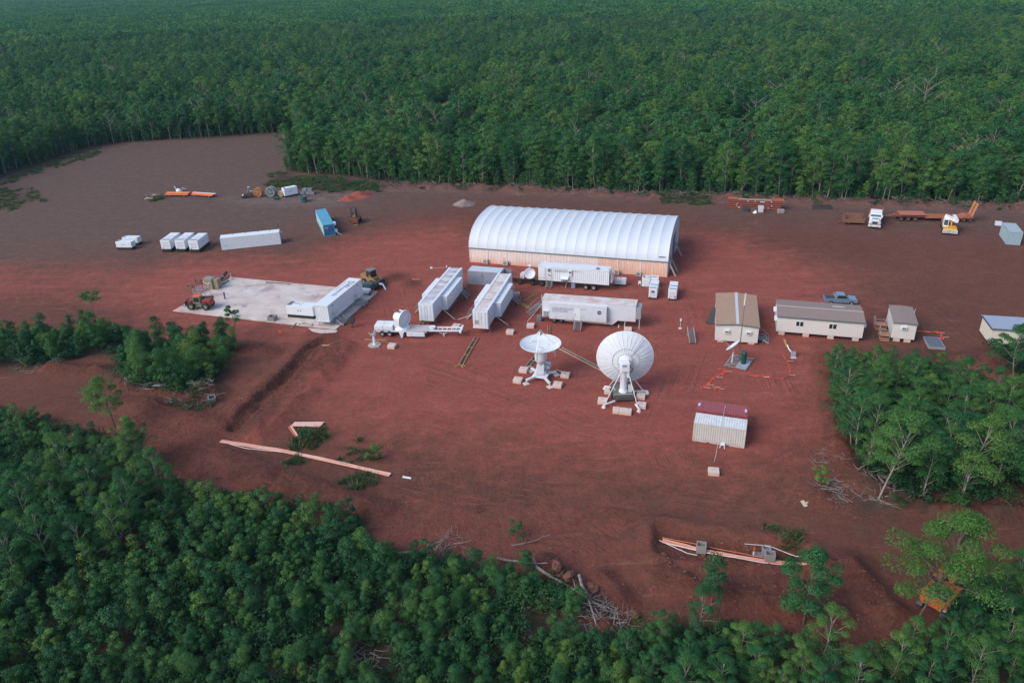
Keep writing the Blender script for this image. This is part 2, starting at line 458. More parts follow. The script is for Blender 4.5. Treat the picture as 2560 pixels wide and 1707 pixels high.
def smooth01(t):
    t = np.clip(t, 0, 1)
    return t * t * (3 - 2 * t)
def height(x, y):
    x = np.asarray(x, float)
    y = np.asarray(y, float)
    z = (vnoise(x, y, 22, 3, 3) - 0.5) * 0.20 + (vnoise(x, y, 3.2, 8, 3) - 0.5) * 0.10
    flat = np.clip(soft(RED, x, y, 6), 0, 1)
    z = z * (1 - 0.75 * flat)
    rough = np.clip(soft(ZONE_FG, x, y, 8) + soft(ZONE_FL, x, y, 8) + soft(ZONE_FR, x, y, 8) + soft(ZONE_EAST, x, y, 6), 0, 1)
    z += rough * (vnoise(x, y, 5, 21, 3) - 0.5) * 0.6
    lump = vnoise(x, y, 1.6, 31, 3)
    d, s = seg_dist(BERM, x, y)
    z += np.exp(-(d / 2.0) ** 2) * (0.5 + 2.0 * vnoise(x, y, 4.5, 41, 3)) * (0.55 + 0.9 * lump)
    d, s = seg_dist(TRENCH, x, y)
    z -= 0.75 * smooth01((1.25 - d) / 0.8) * (0.4 + 1.2 * lump)
    dband = soft(SPOILP, x, y, 1.6)
    z += dband * (0.15 + 0.9 * (vnoise(x, y, 1.5, 83, 4) - 0.35))
    d, s = seg_dist(TRENCH_RIDGE, x, y)
    z += 0.6 * np.exp(-(d / 1.5) ** 2) * (0.3 + 1.3 * lump)
    d, s = seg_dist(TRENCH_L, x, y)
    z += 0.55 * np.exp(-(d / 1.5) ** 2) * (0.5 + 1.0 * lump)
    for bk, bh in BANKS:
        d, s = seg_dist(bk, x, y)
        z += bh * np.exp(-(d / 1.4) ** 2) * (0.1 + 1.6 * vnoise(x, y, 1.8, 87, 4))
    d, s = seg_dist(PIPE_BED, x, y)
    z -= 0.25 * smooth01((1.3 - d) / 0.8)
    d, s = seg_dist(PIPE_NS, x, y)
    z += 0.6 * np.exp(-(d / 1.3) ** 2) * (0.4 + 1.2 * lump)
    pit = soft(PIT, x, y, 0.7)
    z -= 0.75 * pit * (0.85 + 0.3 * lump)
    d, s = seg_dist(PIT, x, y, True)
    z += 0.35 * np.exp(-((d - 1.0) / 0.8) ** 2) * (1 - pit) * (0.2 + 1.3 * lump)
    for mx, my, mr, mh in MOUNDS:
        q = np.hypot(x - mx, y - my) * (0.85 + 0.3 * vnoise(x, y, 2.5, 51, 2))
        z += mh * np.clip(1 - q / mr, 0, 1) ** 1.3 * (0.8 + 0.4 * lump)
    loose = np.clip(soft(REDB, x, y, 4) + soft(REDR, x, y, 4) + 0.6 * soft(REDF, x, y, 4), 0, 1)
    z += loose * (vnoise(x, y, 1.3, 77, 4) - 0.5) * 0.55
    d, s = seg_dist(PIPE_BED, x, y)
    w = smooth01((1.5 - d) / 0.9)
    z = z * (1 - w) - 0.12 * w
    d, s = seg_dist(PIT_RUN, x, y)
    w = smooth01((0.9 - d) / 0.6)
    z = z * (1 - w) - 0.7 * w
    sl = soft(SLAB, x, y, 2.0)
    z = z * (1 - sl)
    return z
def hz(x, y):
    return float(height(np.array([x]), np.array([y]))[0])

def axis_pts(a, b, step, far_lo, far_hi):
    core = np.arange(a, b + step * 0.5, step)
    lo, s, p = [], step, a
    while p > far_lo:
        s *= 1.35
        p -= s
        lo.append(p)
    hi, s, p = [], step, b
    while p < far_hi:
        s *= 1.35
        p += s
        hi.append(p)
    return np.concatenate([lo[::-1], core, hi])
xs = axis_pts(-72, 74, 0.32, -5200, 5200)
ycore, yy = [], 44.0
while yy < 205:
    ycore.append(yy)
    yy += 0.27 + 0.0028 * (yy - 44)
ys = np.concatenate([np.array([-3000, -800, -200, -60, -10, 15, 28, 35, 39, 41.5, 43]), ycore])
s_, p_ = 0.9, ys[-1]
ext = []
while p_ < 6000:
    s_ *= 1.2
    p_ += s_
    ext.append(p_)
ys = np.concatenate([ys, ext])
# denser side strips than the geometric growth alone would give
xs = np.unique(np.concatenate([xs, np.arange(-130, -72, 0.7), np.arange(74, 115, 0.6)]))
GX, GY = np.meshgrid(xs, ys)
gx, gy = GX.ravel(), GY.ravel()
gz = height(gx, gy)
nx, ny = len(xs), len(ys)
ii = (np.arange(ny - 1)[:, None] * nx + np.arange(nx - 1)[None, :]).ravel()
quads = np.stack([ii, ii + 1, ii + nx + 1, ii + nx], 1)
me = bpy.data.meshes.new('ground')
me.vertices.add(len(gx))
me.vertices.foreach_set('co', np.stack([gx, gy, gz], 1).ravel())
me.loops.add(quads.size)
me.loops.foreach_set('vertex_index', quads.ravel())
me.polygons.add(len(quads))
me.polygons.foreach_set('loop_start', np.arange(len(quads)) * 4)
me.polygons.foreach_set('loop_total', np.full(len(quads), 4))
me.polygons.foreach_set('use_smooth', np.ones(len(quads), bool))
me.update()
wob = (vnoise(gx, gy, 9, 61, 3) - 0.5) * 9
wx, wy = gx + wob, gy + (vnoise(gx, gy, 9, 67, 3) - 0.5) * 9
red = np.maximum.reduce([soft(RED, wx, wy, 9), 0.55 * soft(REDL, wx, wy, 7), 0.5 * soft(REDF, wx, wy, 8), 0.45 * soft(REDR, wx, wy, 6), 0.6 * soft(REDB, wx, wy, 6)])
dk = soft(DARKW, wx, wy, 10)
red = red * (1 - 0.65 * dk)
d1, _ = seg_dist(TRENCH_RIDGE, gx, gy)
red = np.maximum(red, 0.75 * np.exp(-(d1 / 2.2) ** 2))
veg = np.maximum.reduce([soft(FOREST, gx, gy, 3), soft(ZONE_FG, wx, wy, 5), soft(ZONE_FL, wx, wy, 5), soft(ZONE_FR, wx, wy, 5), 0.62 * soft(DARKD, wx, wy, 4), soft(ZONE_EAST, wx, wy, 4), soft(ZONE_MID, wx, wy, 4), soft(ZONE_WEST, wx, wy, 4), 0.8 * soft(GRASS_A, gx, gy, 2), 0.8 * soft(GRASS_B, gx, gy, 2), 0.5 * soft(GRASS_C, gx, gy, 3), 0.6 * soft(GRASS_D, gx, gy, 3)])
pale = np.maximum(soft(PALE, gx + wob * 0.3, gy, 3) * 0.9, 0)
for (mx, my, mr, mh), c in zip(MOUNDS[:4], (0, 0, 0.9, 1.0)):
    q = np.clip(1.25 - np.hypot(gx - mx, gy - my) / mr, 0, 1)
    pale = np.maximum(pale * (1 - (q > 0) * (c == 0) * np.clip(q * 2, 0, 1)), c * np.clip(q * 2.5, 0, 1))
    if c == 0:
        red = np.maximum(red, np.clip(q * 2.5, 0, 1))
spoil = np.maximum.reduce([0.85 * soft(REDB, wx, wy, 5), 0.8 * soft(REDR, wx, wy, 5), soft(PIT, gx, gy, 1.5), 0.45 * soft(REDF, wx, wy, 7)])
d1, _ = seg_dist(BERM, gx, gy)
spoil = np.maximum(spoil, 0.5 * np.exp(-(d1 / 2.4) ** 2))
d1, _ = seg_dist(TRENCH, gx, gy)
spoil = np.maximum.reduce([spoil, np.exp(-(d1 / 2.6) ** 2), soft(SPOILP, wx, wy, 3)])
d1, _ = seg_dist(PIPE_NS, gx, gy)
spoil = np.maximum(spoil, 0.8 * np.exp(-(d1 / 2.4) ** 2))
for bk, bh in BANKS:
    d1, _ = seg_dist(bk, gx, gy)
    spoil = np.maximum(spoil, 0.9 * np.exp(-(d1 / 2.2) ** 2))
for mx, my, mr, mh in MOUNDS[4:]:
    spoil = np.maximum(spoil, 0.8 * np.clip(1.2 - np.hypot(gx - mx, gy - my) / mr, 0, 1))
track = np.zeros_like(gx)
for rd in []:
    d, s = seg_dist(rd, gx, gy)
    brk = np.clip(vnoise(gx, gy, 6, 71, 2) * 2.2 - 0.4, 0, 1)
    track = np.maximum(track, (np.exp(-((d - 0.95) / 0.28) ** 2) + 0.7 * np.exp(-((d - 2.3) / 0.28) ** 2)) * brk)
DRYZ = [(-132.99, 153.27), (-82.02, 152.87), (-49.99, 159.68), (-26.15, 180.96), (3.24, 184.17), (44.29, 169.04), (114.66, 144.06), (135.17, 173.99), (-7.23, 209.31), (-76.44, 298.15), (-153.77, 296.75), (-178.41, 215.61)]
da = me.attributes.new('dry', 'FLOAT', 'POINT')
da.data.foreach_set('value', soft(DRYZ, wx, wy, 14).astype(np.float32))
TR = []
for g_ in range(4):
    best = np.full(len(gx), 9.0)
    for rd in ROADS[g_::4]:
        d, s = seg_dist(rd, gx, gy)
        best = np.minimum(best, d)
    TR.append(np.minimum(best, 9.0))
ta = me.attributes.new('trk', 'FLOAT_COLOR', 'POINT')
ta.data.foreach_set('color', np.stack(TR, 1).ravel().astype(np.float32))
at = me.attributes.new('soil', 'FLOAT_COLOR', 'POINT')
at.data.foreach_set('color', np.stack([red, veg, pale, spoil], 1).ravel().astype(np.float32))

m, nt, n, l, b = newmat('dirt')
att = n.new('ShaderNodeAttribute')
att.attribute_name = 'soil'
sep = n.new('ShaderNodeSeparateColor')
l.new(att.outputs['Color'], sep.inputs[0])
vec = coords(nt, 'Object')
big = noise(nt, 0.06, 6, vec, 0.6)
mid = noise(nt, 0.45, 7, vec, 0.68)
fine = noise(nt, 4.5, 6, vec, 0.7)
grit = noise(nt, 22, 3, vec, 0.6)
strk = noise(nt, 1.0, 5, coords(nt, 'Object', (0.10, 0.42, 1), (0, 0, R(17))), 0.6)
brown = ramp(n, [(0.25, (0.098, 0.039, 0.028)), (0.55, (0.158, 0.061, 0.043)), (0.8, (0.23, 0.098, 0.068))])
l.new(mathn(nt, 'ADD', mathn(nt, 'MULTIPLY', big, 0.45), mathn(nt, 'MULTIPLY', mid, 0.55)), brown.inputs[0])
redr = ramp(n, [(0.2, (0.200, 0.054, 0.042)), (0.5, (0.295, 0.081, 0.062)), (0.8, (0.41, 0.130, 0.095))])
l.new(mathn(nt, 'ADD', mathn(nt, 'MULTIPLY', mid, 0.5), mathn(nt, 'MULTIPLY', strk, 0.5)), redr.inputs[0])
rf = mathn(nt, 'ADD', sep.outputs[0], mathn(nt, 'MULTIPLY', mathn(nt, 'SUBTRACT', mid, 0.5), 0.9))
rf = mathn(nt, 'ADD', rf, mathn(nt, 'MULTIPLY', mathn(nt, 'SUBTRACT', strk, 0.5), 0.5))
rf = maprange(nt, rf, 0.12, 0.85)
col = mixc(nt, brown.outputs[0], redr.outputs[0], rf)
palec = ramp(n, [(0.3, (0.25, 0.19, 0.175)), (0.7, (0.46, 0.37, 0.34))])
l.new(mid, palec.inputs[0])
pf = maprange(nt, mathn(nt, 'ADD', sep.outputs[2], mathn(nt, 'MULTIPLY', mathn(nt, 'SUBTRACT', mid, 0.5), 0.8)), 0.2, 0.9)
col = mixc(nt, col, palec.outputs[0], pf)
dry = n.new('ShaderNodeAttribute')
dry.attribute_name = 'dry'
col = mixc(nt, col, mixc(nt, (0.070, 0.046, 0.041, 1), (0.175, 0.120, 0.107, 1), mid), mathn(nt, 'MULTIPLY', dry.outputs['Fac'], maprange(nt, rf, 0.2, 0.8, 0.85, 0.0)))
# dried pale scuffs and orange dust
sc = maprange(nt, noise(nt, 0.9, 6, coords(nt, 'Object', (0.12, 0.9, 1), (0, 0, R(24))), 0.7), 0.6, 0.78, 0, 0.55)
col = mixc(nt, col, (0.42, 0.21, 0.145, 1), sc)
spc = ramp(n, [(0.3, (0.085, 0.030, 0.022)), (0.55, (0.150, 0.052, 0.036)), (0.8, (0.25, 0.095, 0.065))])
rough_n = noise(nt, 1.5, 6, vec, 0.72)
l.new(rough_n, spc.inputs[0])
spf = maprange(nt, mathn(nt, 'ADD', att.outputs['Alpha'], mathn(nt, 'MULTIPLY', mathn(nt, 'SUBTRACT', mid, 0.5), 0.7)), 0.15, 0.8)
col = mixc(nt, col, spc.outputs[0], mathn(nt, 'MULTIPLY', spf, 0.85))
litter = ramp(n, [(0.3, (0.030, 0.030, 0.020)), (0.55, (0.055, 0.045, 0.030)), (0.75, (0.10, 0.055, 0.042))])
l.new(mid, litter.inputs[0])
vf = maprange(nt, mathn(nt, 'ADD', sep.outputs[1], mathn(nt, 'MULTIPLY', mathn(nt, 'SUBTRACT', mid, 0.5), 1.2)), 0.35, 0.75)
col = mixc(nt, col, litter.outputs[0], vf)
# wheel tracks: distance to the nearest route, stored per vertex, cut into ruts here
ta = n.new('ShaderNodeAttribute')
ta.attribute_name = 'trk'
tsep = n.new('ShaderNodeSeparateColor')
l.new(ta.outputs['Color'], tsep.inputs[0])
brk = maprange(nt, noise(nt, 0.14, 4, vec, 0.6), 0.46, 0.66)
tread = maprange(nt, noise(nt, 2.6, 4, vec, 0.7), 0.3, 0.65, 0.35, 1.0)
rut = None
for dist in (tsep.outputs[0], tsep.outputs[1], tsep.outputs[2], ta.outputs['Alpha']):
    for off, wd in ((0.85, 0.20), (1.22, 0.13), (2.1, 0.16)):
        q = mathn(nt, 'SUBTRACT', dist, off)
        q = mathn(nt, 'SUBTRACT', 1.0, mathn(nt, 'DIVIDE', mathn(nt, 'ABSOLUTE', q), wd), True)
        rut = q if rut is None else mathn(nt, 'MAXIMUM', rut, q)
rut = mathn(nt, 'MULTIPLY', mathn(nt, 'MULTIPLY', rut, brk), tread)
col = mixc(nt, col, (0.085, 0.036, 0.028, 1), mathn(nt, 'MULTIPLY', rut, 0.52))
pale_rim = None
for dist in (tsep.outputs[0], tsep.outputs[1], tsep.outputs[2], ta.outputs['Alpha']):
    q = mathn(nt, 'SUBTRACT', 1.0, mathn(nt, 'DIVIDE', mathn(nt, 'ABSOLUTE', mathn(nt, 'SUBTRACT', dist, 1.58)), 0.22), True)
    pale_rim = q if pale_rim is None else mathn(nt, 'MAXIMUM', pale_rim, q)
col = mixc(nt, col, (0.33, 0.135, 0.095, 1), mathn(nt, 'MULTIPLY', mathn(nt, 'MULTIPLY', pale_rim, brk), 0.22))
mot = maprange(nt, noise(nt, 0.8, 5, vec, 0.7), 0.48, 0.72, 0, 0.45)
col = mixc(nt, col, (0.125, 0.083, 0.062, 1), mot)
vr = ramp(n, [(0.34, (0.42, 0.42, 0.42)), (0.5, (0.95, 0.95, 0.95)), (0.66, (1.28, 1.28, 1.28))])
clod = noise(nt, 1.7, 8, vec, 0.78)
l.new(mathn(nt, 'ADD', mathn(nt, 'MULTIPLY', fine, 0.35), mathn(nt, 'ADD', mathn(nt, 'MULTIPLY', grit, 0.2), mathn(nt, 'MULTIPLY', clod, 0.45))), vr.inputs[0])
col = mixc(nt, col, vr.outputs[0], 0.9, 'MULTIPLY')
l.new(col, b.inputs['Base Color'])
b.inputs['Roughness'].default_value = 0.95
b.inputs['Specular IOR Level'].default_value = 0.15
bp = n.new('ShaderNodeBump')
bp.inputs['Strength'].default_value = 0.7
bp.inputs['Distance'].default_value = 0.3
l.new(mathn(nt, 'SUBTRACT', mathn(nt, 'ADD', mathn(nt, 'MULTIPLY', fine, 0.8), mathn(nt, 'MULTIPLY', grit, 0.3)), mathn(nt, 'SUBTRACT', mathn(nt, 'MULTIPLY', rut, 0.6), mathn(nt, 'MULTIPLY', mathn(nt, 'MULTIPLY', rough_n, spf), 3.0))), bp.inputs['Height'])
l.new(bp.outputs[0], b.inputs['Normal'])
me.materials.append(m)
ground = link_mesh('ground', me)
tag(ground, kind='structure')
MATS['dirt'] = m

# ---------------------------------------------------------------- vegetation
def leaf_mat(name, stops, trans=0.16):
    m, nt, n, l, b = newmat(name)
    oi = n.new('ShaderNodeObjectInfo')
    vec = coords(nt, 'Object')
    nz = noise(nt, 0.55, 3, vec)
    geo = n.new('ShaderNodeNewGeometry')
    stand = maprange(nt, noise(nt, 0.035, 3, geo.outputs['Position']), 0.3, 0.7, -0.16, 0.16)
    f = mathn(nt, 'ADD', mathn(nt, 'ADD', mathn(nt, 'MULTIPLY', oi.outputs['Random'], 0.66), mathn(nt, 'MULTIPLY', nz, 0.42)), stand)
    r = ramp(n, stops)
    l.new(f, r.inputs[0])
    d = n.new('ShaderNodeBsdfDiffuse')
    t = n.new('ShaderNodeBsdfTranslucent')
    l.new(r.outputs[0], d.inputs['Color'])
    l.new(mixc(nt, r.outputs[0], (0.9, 1.0, 0.35, 1), 0.5, 'MULTIPLY'), t.inputs['Color'])
    mx = n.new('ShaderNodeMixShader')
    mx.inputs[0].default_value = trans
    l.new(d.outputs[0], mx.inputs[1])
    l.new(t.outputs[0], mx.inputs[2])
    g = n.new('ShaderNodeBsdfGlossy')
    g.inputs['Roughness'].default_value = 0.55
    g.inputs['Color'].default_value = (0.6, 0.75, 0.7, 1)
    mg = n.new('ShaderNodeMixShader')
    mg.inputs[0].default_value = 0.03
    l.new(mx.outputs[0], mg.inputs[1])
    l.new(g.outputs[0], mg.inputs[2])
    l.new(mg.outputs[0], n['Material Output'].inputs['Surface'])
    return m
LEAF_TREE = leaf_mat('eucalypt_leaves', [(0.05, (0.012, 0.070, 0.026)), (0.35, (0.026, 0.110, 0.032)), (0.7, (0.056, 0.152, 0.033)), (1.0, (0.120, 0.205, 0.040))])
LEAF_SAP = leaf_mat('sapling_leaves', [(0.05, (0.010, 0.060, 0.024)), (0.4, (0.022, 0.096, 0.030)), (0.72, (0.054, 0.145, 0.032)), (1.0, (0.145, 0.235, 0.040))])
LEAF_LOW = leaf_mat('undergrowth_leaves', [(0.1, (0.008, 0.040, 0.014)), (0.6, (0.018, 0.066, 0.018)), (1.0, (0.046, 0.098, 0.022))])
LEAF_MID = leaf_mat('mid_green_leaves', [(0.0, (0.030, 0.110, 0.022)), (1.0, (0.070, 0.165, 0.026))])
LEAF_DRY = leaf_mat('grass_blades', [(0.1, (0.035, 0.075, 0.026)), (0.6, (0.07, 0.10, 0.034)), (1.0, (0.17, 0.14, 0.075))])
def bark_mat(name, c0, c1):
    m, nt, n, l, b = newmat(name)
    r = ramp(n, [(0.3, c0), (0.7, c1)])
    l.new(noise(nt, 2.2, 5, coords(nt, 'Object', (1, 1, 0.3)), 0.65), r.inputs[0])
    l.new(r.outputs[0], b.inputs['Base Color'])
    b.inputs['Roughness'].default_value = 0.9
    b.inputs['Specular IOR Level'].default_value = 0.15
    return m
BARK = bark_mat('pale_bark', (0.14, 0.125, 0.105), (0.36, 0.33, 0.29))
BARK_DK = bark_mat('dark_bark', (0.07, 0.055, 0.045), (0.17, 0.14, 0.12))
DEADWOOD = bark_mat('dead_wood', (0.13, 0.11, 0.10), (0.30, 0.27, 0.25))

def leaves(clumps, per, leaf, r):
    """leaf sprays spread through ellipsoid clumps; returns verts (n*4,3)"""
    out = []
    for (cx, cy, cz, rx, ry, rz) in clumps:
        k = max(6, int(per * (0.7 + 0.6 * r.random())))
        d = r.normal(size=(k, 3))
        d /= np.linalg.norm(d, axis=1)[:, None]
        d[:, 2] = np.where(d[:, 2] < -0.25, -d[:, 2] * 0.8, d[:, 2])
        rad = 0.5 + 0.62 * r.random(k) ** 0.6
        p = d * rad[:, None] * np.array([rx, ry, rz]) + np.array([cx, cy, cz])
        nn = d * np.array([1 / rx, 1 / ry, 1 / rz]) * min(rx, rz) + r.normal(size=(k, 3)) * 0.42
        nn[:, 2] += 0.25
        nn /= np.linalg.norm(nn, axis=1)[:, None]
        t = np.cross(nn, r.normal(size=(k, 3)))
        t /= np.linalg.norm(t, axis=1)[:, None] + 1e-9
        u = np.cross(nn, t)
        ln = leaf * (0.65 + 0.75 * r.random(k))[:, None]
        wd = ln * (0.34 + 0.22 * r.random(k))[:, None]
        q = np.stack([p - t * ln * 0.5, p + u * wd * 0.5 - t * ln * 0.08, p + t * ln * 0.5, p - u * wd * 0.5 + t * ln * 0.06], 1)
        out.append(q.reshape(-1, 3))
    return np.concatenate(out)
def leaf_mesh(name, V, mat):
    me = bpy.data.meshes.new(name)
    k = len(V) // 4
    me.from_pydata([], [], [])
    me.vertices.add(k * 4)
    me.vertices.foreach_set('co', V.astype(np.float32).ravel())
    me.loops.add(k * 4)
    me.loops.foreach_set('vertex_index', np.arange(k * 4))
    me.polygons.add(k)
    me.polygons.foreach_set('loop_start', np.arange(k) * 4)
    me.polygons.foreach_set('loop_total', np.full(k, 4))
    me.materials.append(mat)
    me.update()
    return me
def merged(name, V, mat, mb, mat2):
    """crown and trunk in one mesh, for the scattered forest"""
    o = len(V)
    k = o // 4
    vs2 = np.array(mb.v) if mb.v else np.zeros((0, 3))
    me = bpy.data.meshes.new(name)
    fs = [(4 * i, 4 * i + 1, 4 * i + 2, 4 * i + 3) for i in range(k)] + [tuple(i + o for i in f) for f in mb.f]
    me.from_pydata(np.concatenate([V, vs2]).tolist(), [], fs)
    me.materials.append(mat)
    me.materials.append(mat2)
    mi = np.zeros(len(fs), np.int32)
    mi[k:] = 1
    me.polygons.foreach_set('material_index', mi)
    me.update()
    return me
def tall_shape(seed, H=13.0, lean=(0, 0), spread=2.0, ncl=12, low=0.42, seg=6, cs=1.0):
    r = np.random.default_rng(seed)
    mb = MB()
    bx, by = r.normal(size=2) * 0.35
    def axis(t):
        return (lean[0] * H * t ** 1.2 + bx * math.sin(t * 3.0), lean[1] * H * t ** 1.2 + by * math.sin(t * 2.6), H * t)
    tr = 0.0085 * H + 0.012
    mb.limb([axis(t) for t in np.linspace(0, 0.95, 7)], [tr * (1.25 - 1.1 * t) for t in np.linspace(0, 0.95, 7)], seg)
    cl = []
    for i in range(ncl):
        t = low + (1 - low) * (i + 0.5) / ncl
        a = i * 2.4 + r.random() * 1.2
        k = (t - low) / (1 - low)
        rad = spread * (0.40 + 0.85 * math.sin(math.pi * min(1, 0.16 + k * 0.84))) * (0.35 + 0.75 * r.random())
        if k > 0.88:
            rad *= 0.35
        ax = axis(t)
        s = cs * (0.3 + 0.7 * H / 13) * (0.9 + 0.9 * r.random()) * (1.1 - 0.25 * k)
        c = (ax[0] + math.cos(a) * rad, ax[1] + math.sin(a) * rad, ax[2] + 0.25 * r.random())
        cl.append((*c, s * 1.1, s * 1.1, s * 0.85))
        b0 = axis(max(0.15, t - 0.13 - 0.07 * r.random()))
        mid = ((b0[0] * 0.45 + c[0] * 0.55), (b0[1] * 0.45 + c[1] * 0.55), b0[2] * 0.35 + c[2] * 0.65 - 0.1)
        mb.limb([b0, mid, c], [tr * 0.42, tr * 0.3, tr * 0.12], 5)
    return cl, mb, r
def sap_shape(seed, H=5.0, ncl=10, wide=1.0):
    r = np.random.default_rng(seed)
    mb = MB()
    bx, by = r.normal(size=2) * 0.12
    axis = lambda t: (bx * math.sin(t * 3), by * math.sin(t * 2.5), H * t)
    mb.limb([axis(t) for t in np.linspace(0, 0.95, 5)], [0.012 * H * (1.2 - 1.1 * t) for t in np.linspace(0, 0.95, 5)], 5)
    cl = []
    for i in range(ncl):
        t = 0.25 + 0.73 * (i + 0.4) / ncl
        a = i * 2.4 + r.random()
        k = (t - 0.25) / 0.73
        rad = wide * (0.95 * math.sin(math.pi * (0.22 + 0.74 * k)) + 0.05) * (0.3 + 0.8 * r.random())
        s = H / 5 * (0.42 + 0.4 * r.random()) * (1.12 - 0.25 * k) * wide
        ax = axis(t)
        c = (ax[0] + math.cos(a) * rad, ax[1] + math.sin(a) * rad, ax[2])
        cl.append((*c, s, s, s * 0.95))
        b0 = axis(max(0.1, t - 0.12))
        mb.limb([b0, c], [0.018, 0.008], 4)
    return cl, mb, r
def bare_shape(seed, H=8.0, n=9):
    r = np.random.default_rng(seed)
    mb = MB()
    bx, by = r.normal(size=2) * 0.5
    axis = lambda t: (bx * t, by * t, H * t)
    mb.limb([axis(t) for t in np.linspace(0, 1, 6)], [0.02 * H * (1.05 - t) for t in np.linspace(0, 1, 6)], 6)
    for i in range(n):
        t = 0.4 + 0.55 * i / n
        a = i * 2.4 + r.random()
        L = H * 0.32 * (0.6 + 0.7 * r.random())
        b0 = axis(t)
        p1 = (b0[0] + math.cos(a) * L * 0.5, b0[1] + math.sin(a) * L * 0.5, b0[2] + L * 0.35)
        p2 = (b0[0] + math.cos(a + 0.3) * L, b0[1] + math.sin(a + 0.3) * L, b0[2] + L * 0.75)
        mb.limb([b0, p1, p2], [0.006 * H, 0.004 * H, 0.002 * H], 5)
        p3 = (p1[0] + math.cos(a - 0.8) * L * 0.4, p1[1] + math.sin(a - 0.8) * L * 0.4, p1[2] + L * 0.35)
        mb.limb([p1, p3], [0.004 * H, 0.0015 * H], 4)
    return mb

TALL = []          # (crown mesh, trunk mesh)
for i in range(8):
    cl, mb, r = tall_shape(100 + i, 11.5 + 2.6 * ((i * 37) % 5) / 5, spread=1.9 + 0.3 * (i % 3), ncl=16 + i % 4, low=0.24 + 0.05 * (i % 4), cs=0.82)
    TALL.append((leaf_mesh('crown', leaves(cl, 300, 0.27, r), LEAF_TREE), mb.mesh('trunk', BARK)))
GROVE = []         # near, finer leaves
for i in range(6):
    cl, mb, r = tall_shape(140 + i, 8.2 + 0.6 * i, spread=1.9 + 0.35 * (i % 3), ncl=19 + i % 3, low=0.28, cs=0.7)
    GROVE.append((leaf_mesh('crown', leaves(cl, 430, 0.175, r), LEAF_TREE), mb.mesh('trunk', BARK)))
SAPS = []
for i in range(9):
    cl, mb, r = sap_shape(200 + i, 4.0 + 0.35 * (i % 5), 9 + i % 4, 0.95 + 0.14 * (i % 3))
    SAPS.append((leaf_mesh('crown', leaves(cl, 480, 0.135, r), LEAF_SAP), mb.mesh('trunk', BARK_DK)))

def library(name, meshes):
    c = bpy.data.collections.new(name)
    for i, me in enumerate(meshes):
        o = bpy.data.objects.new('%s_%02d' % (name, i), me)
        c.objects.link(o)
    return c
mid_lib, patch_lib, under_lib, sap_lib, stick_lib, grass_lib = [], [], [], [], [], []
for i in range(14):
    cl, mb, r = tall_shape(300 + i, 7.5 + 6.0 * ((i * 29) % 14) / 14, spread=(1.3, 2.5, 1.8, 2.9)[i % 4], ncl=(11, 19, 15, 23)[i % 4], low=(0.3, 0.45, 0.36, 0.5)[(i * 3) % 4], seg=4, cs=0.8)
    mid_lib.append(merged('forest_tree', leaves(cl, 125, 0.40, r), LEAF_TREE, mb, BARK))
for i in range(5):
    r = np.random.default_rng(400 + i)
    V = []
    for k in range(17):
        x, y = (k % 4 - 1.5) * 4 + r.normal() * 1.2, (k // 4 - 1.8) * 4 + r.normal() * 1.2
        H = 9.5 + 4.0 * r.random()
        cl = [(x + r.normal() * 1.2, y + r.normal() * 1.2, H * (0.5 + 0.5 * (j + r.random()) / 6), 1.75, 1.75, 1.2) for j in range(6)]
        V.append(leaves(cl, 20, 1.2, r))
    patch_lib.append(merged('forest_patch', np.concatenate(V), LEAF_TREE, MB(), BARK))
for i in range(5):
    r = np.random.default_rng(450 + i)
    H = 1.0 + 0.4 * i
    cl = [(r.normal() * 0.4 * H, r.normal() * 0.4 * H, H * (0.25 + 0.6 * r.random()), 0.42 * H, 0.42 * H, 0.36 * H) for j in range(6)]
    under_lib.append(merged('shrub', leaves(cl, 60, 0.22 + 0.03 * i, r), LEAF_LOW, MB(), BARK))
for i in range(6):
    cl, mb, r = sap_shape(480 + i, 3.4 + 0.4 * i, 8, 1.0)
    sap_lib.append(merged('young_tree', leaves(cl, 150, 0.20, r), LEAF_SAP, mb, BARK_DK))
for i in range(5):
    r = np.random.default_rng(500 + i)
    mb = MB()
    for k in range(5):
        a, L = r.random() * 6.28, 0.7 + 1.8 * r.random()
        p0 = np.array([r.normal() * 0.4, r.normal() * 0.4, 0.05 + 0.3 * r.random()])
        p1 = p0 + np.array([math.cos(a) * L, math.sin(a) * L, 0.5 * r.random()])
        mb.limb([p0, (p0 + p1) / 2 + r.normal(size=3) * 0.08, p1], [0.05, 0.035, 0.012], 4)
    stick_lib.append(mb.mesh('debris_branch', DEADWOOD))
for i in range(4):
    r = np.random.default_rng(530 + i)
    k = 60
    p = np.stack([r.normal(size=k) * 0.35, r.normal(size=k) * 0.35, np.zeros(k)], 1)
    t = np.stack([r.normal(size=k) * 0.35, r.normal(size=k) * 0.35, 0.25 + 0.45 * r.random(k)], 1)
    w = np.stack([r.normal(size=k), r.normal(size=k), np.zeros(k)], 1) * 0.035
    grass_lib.append(merged('grass_tuft', np.stack([p - w, p + w, p + t + w * 0.3, p + t - w * 0.3], 1).reshape(-1, 3), LEAF_DRY, MB(), BARK))

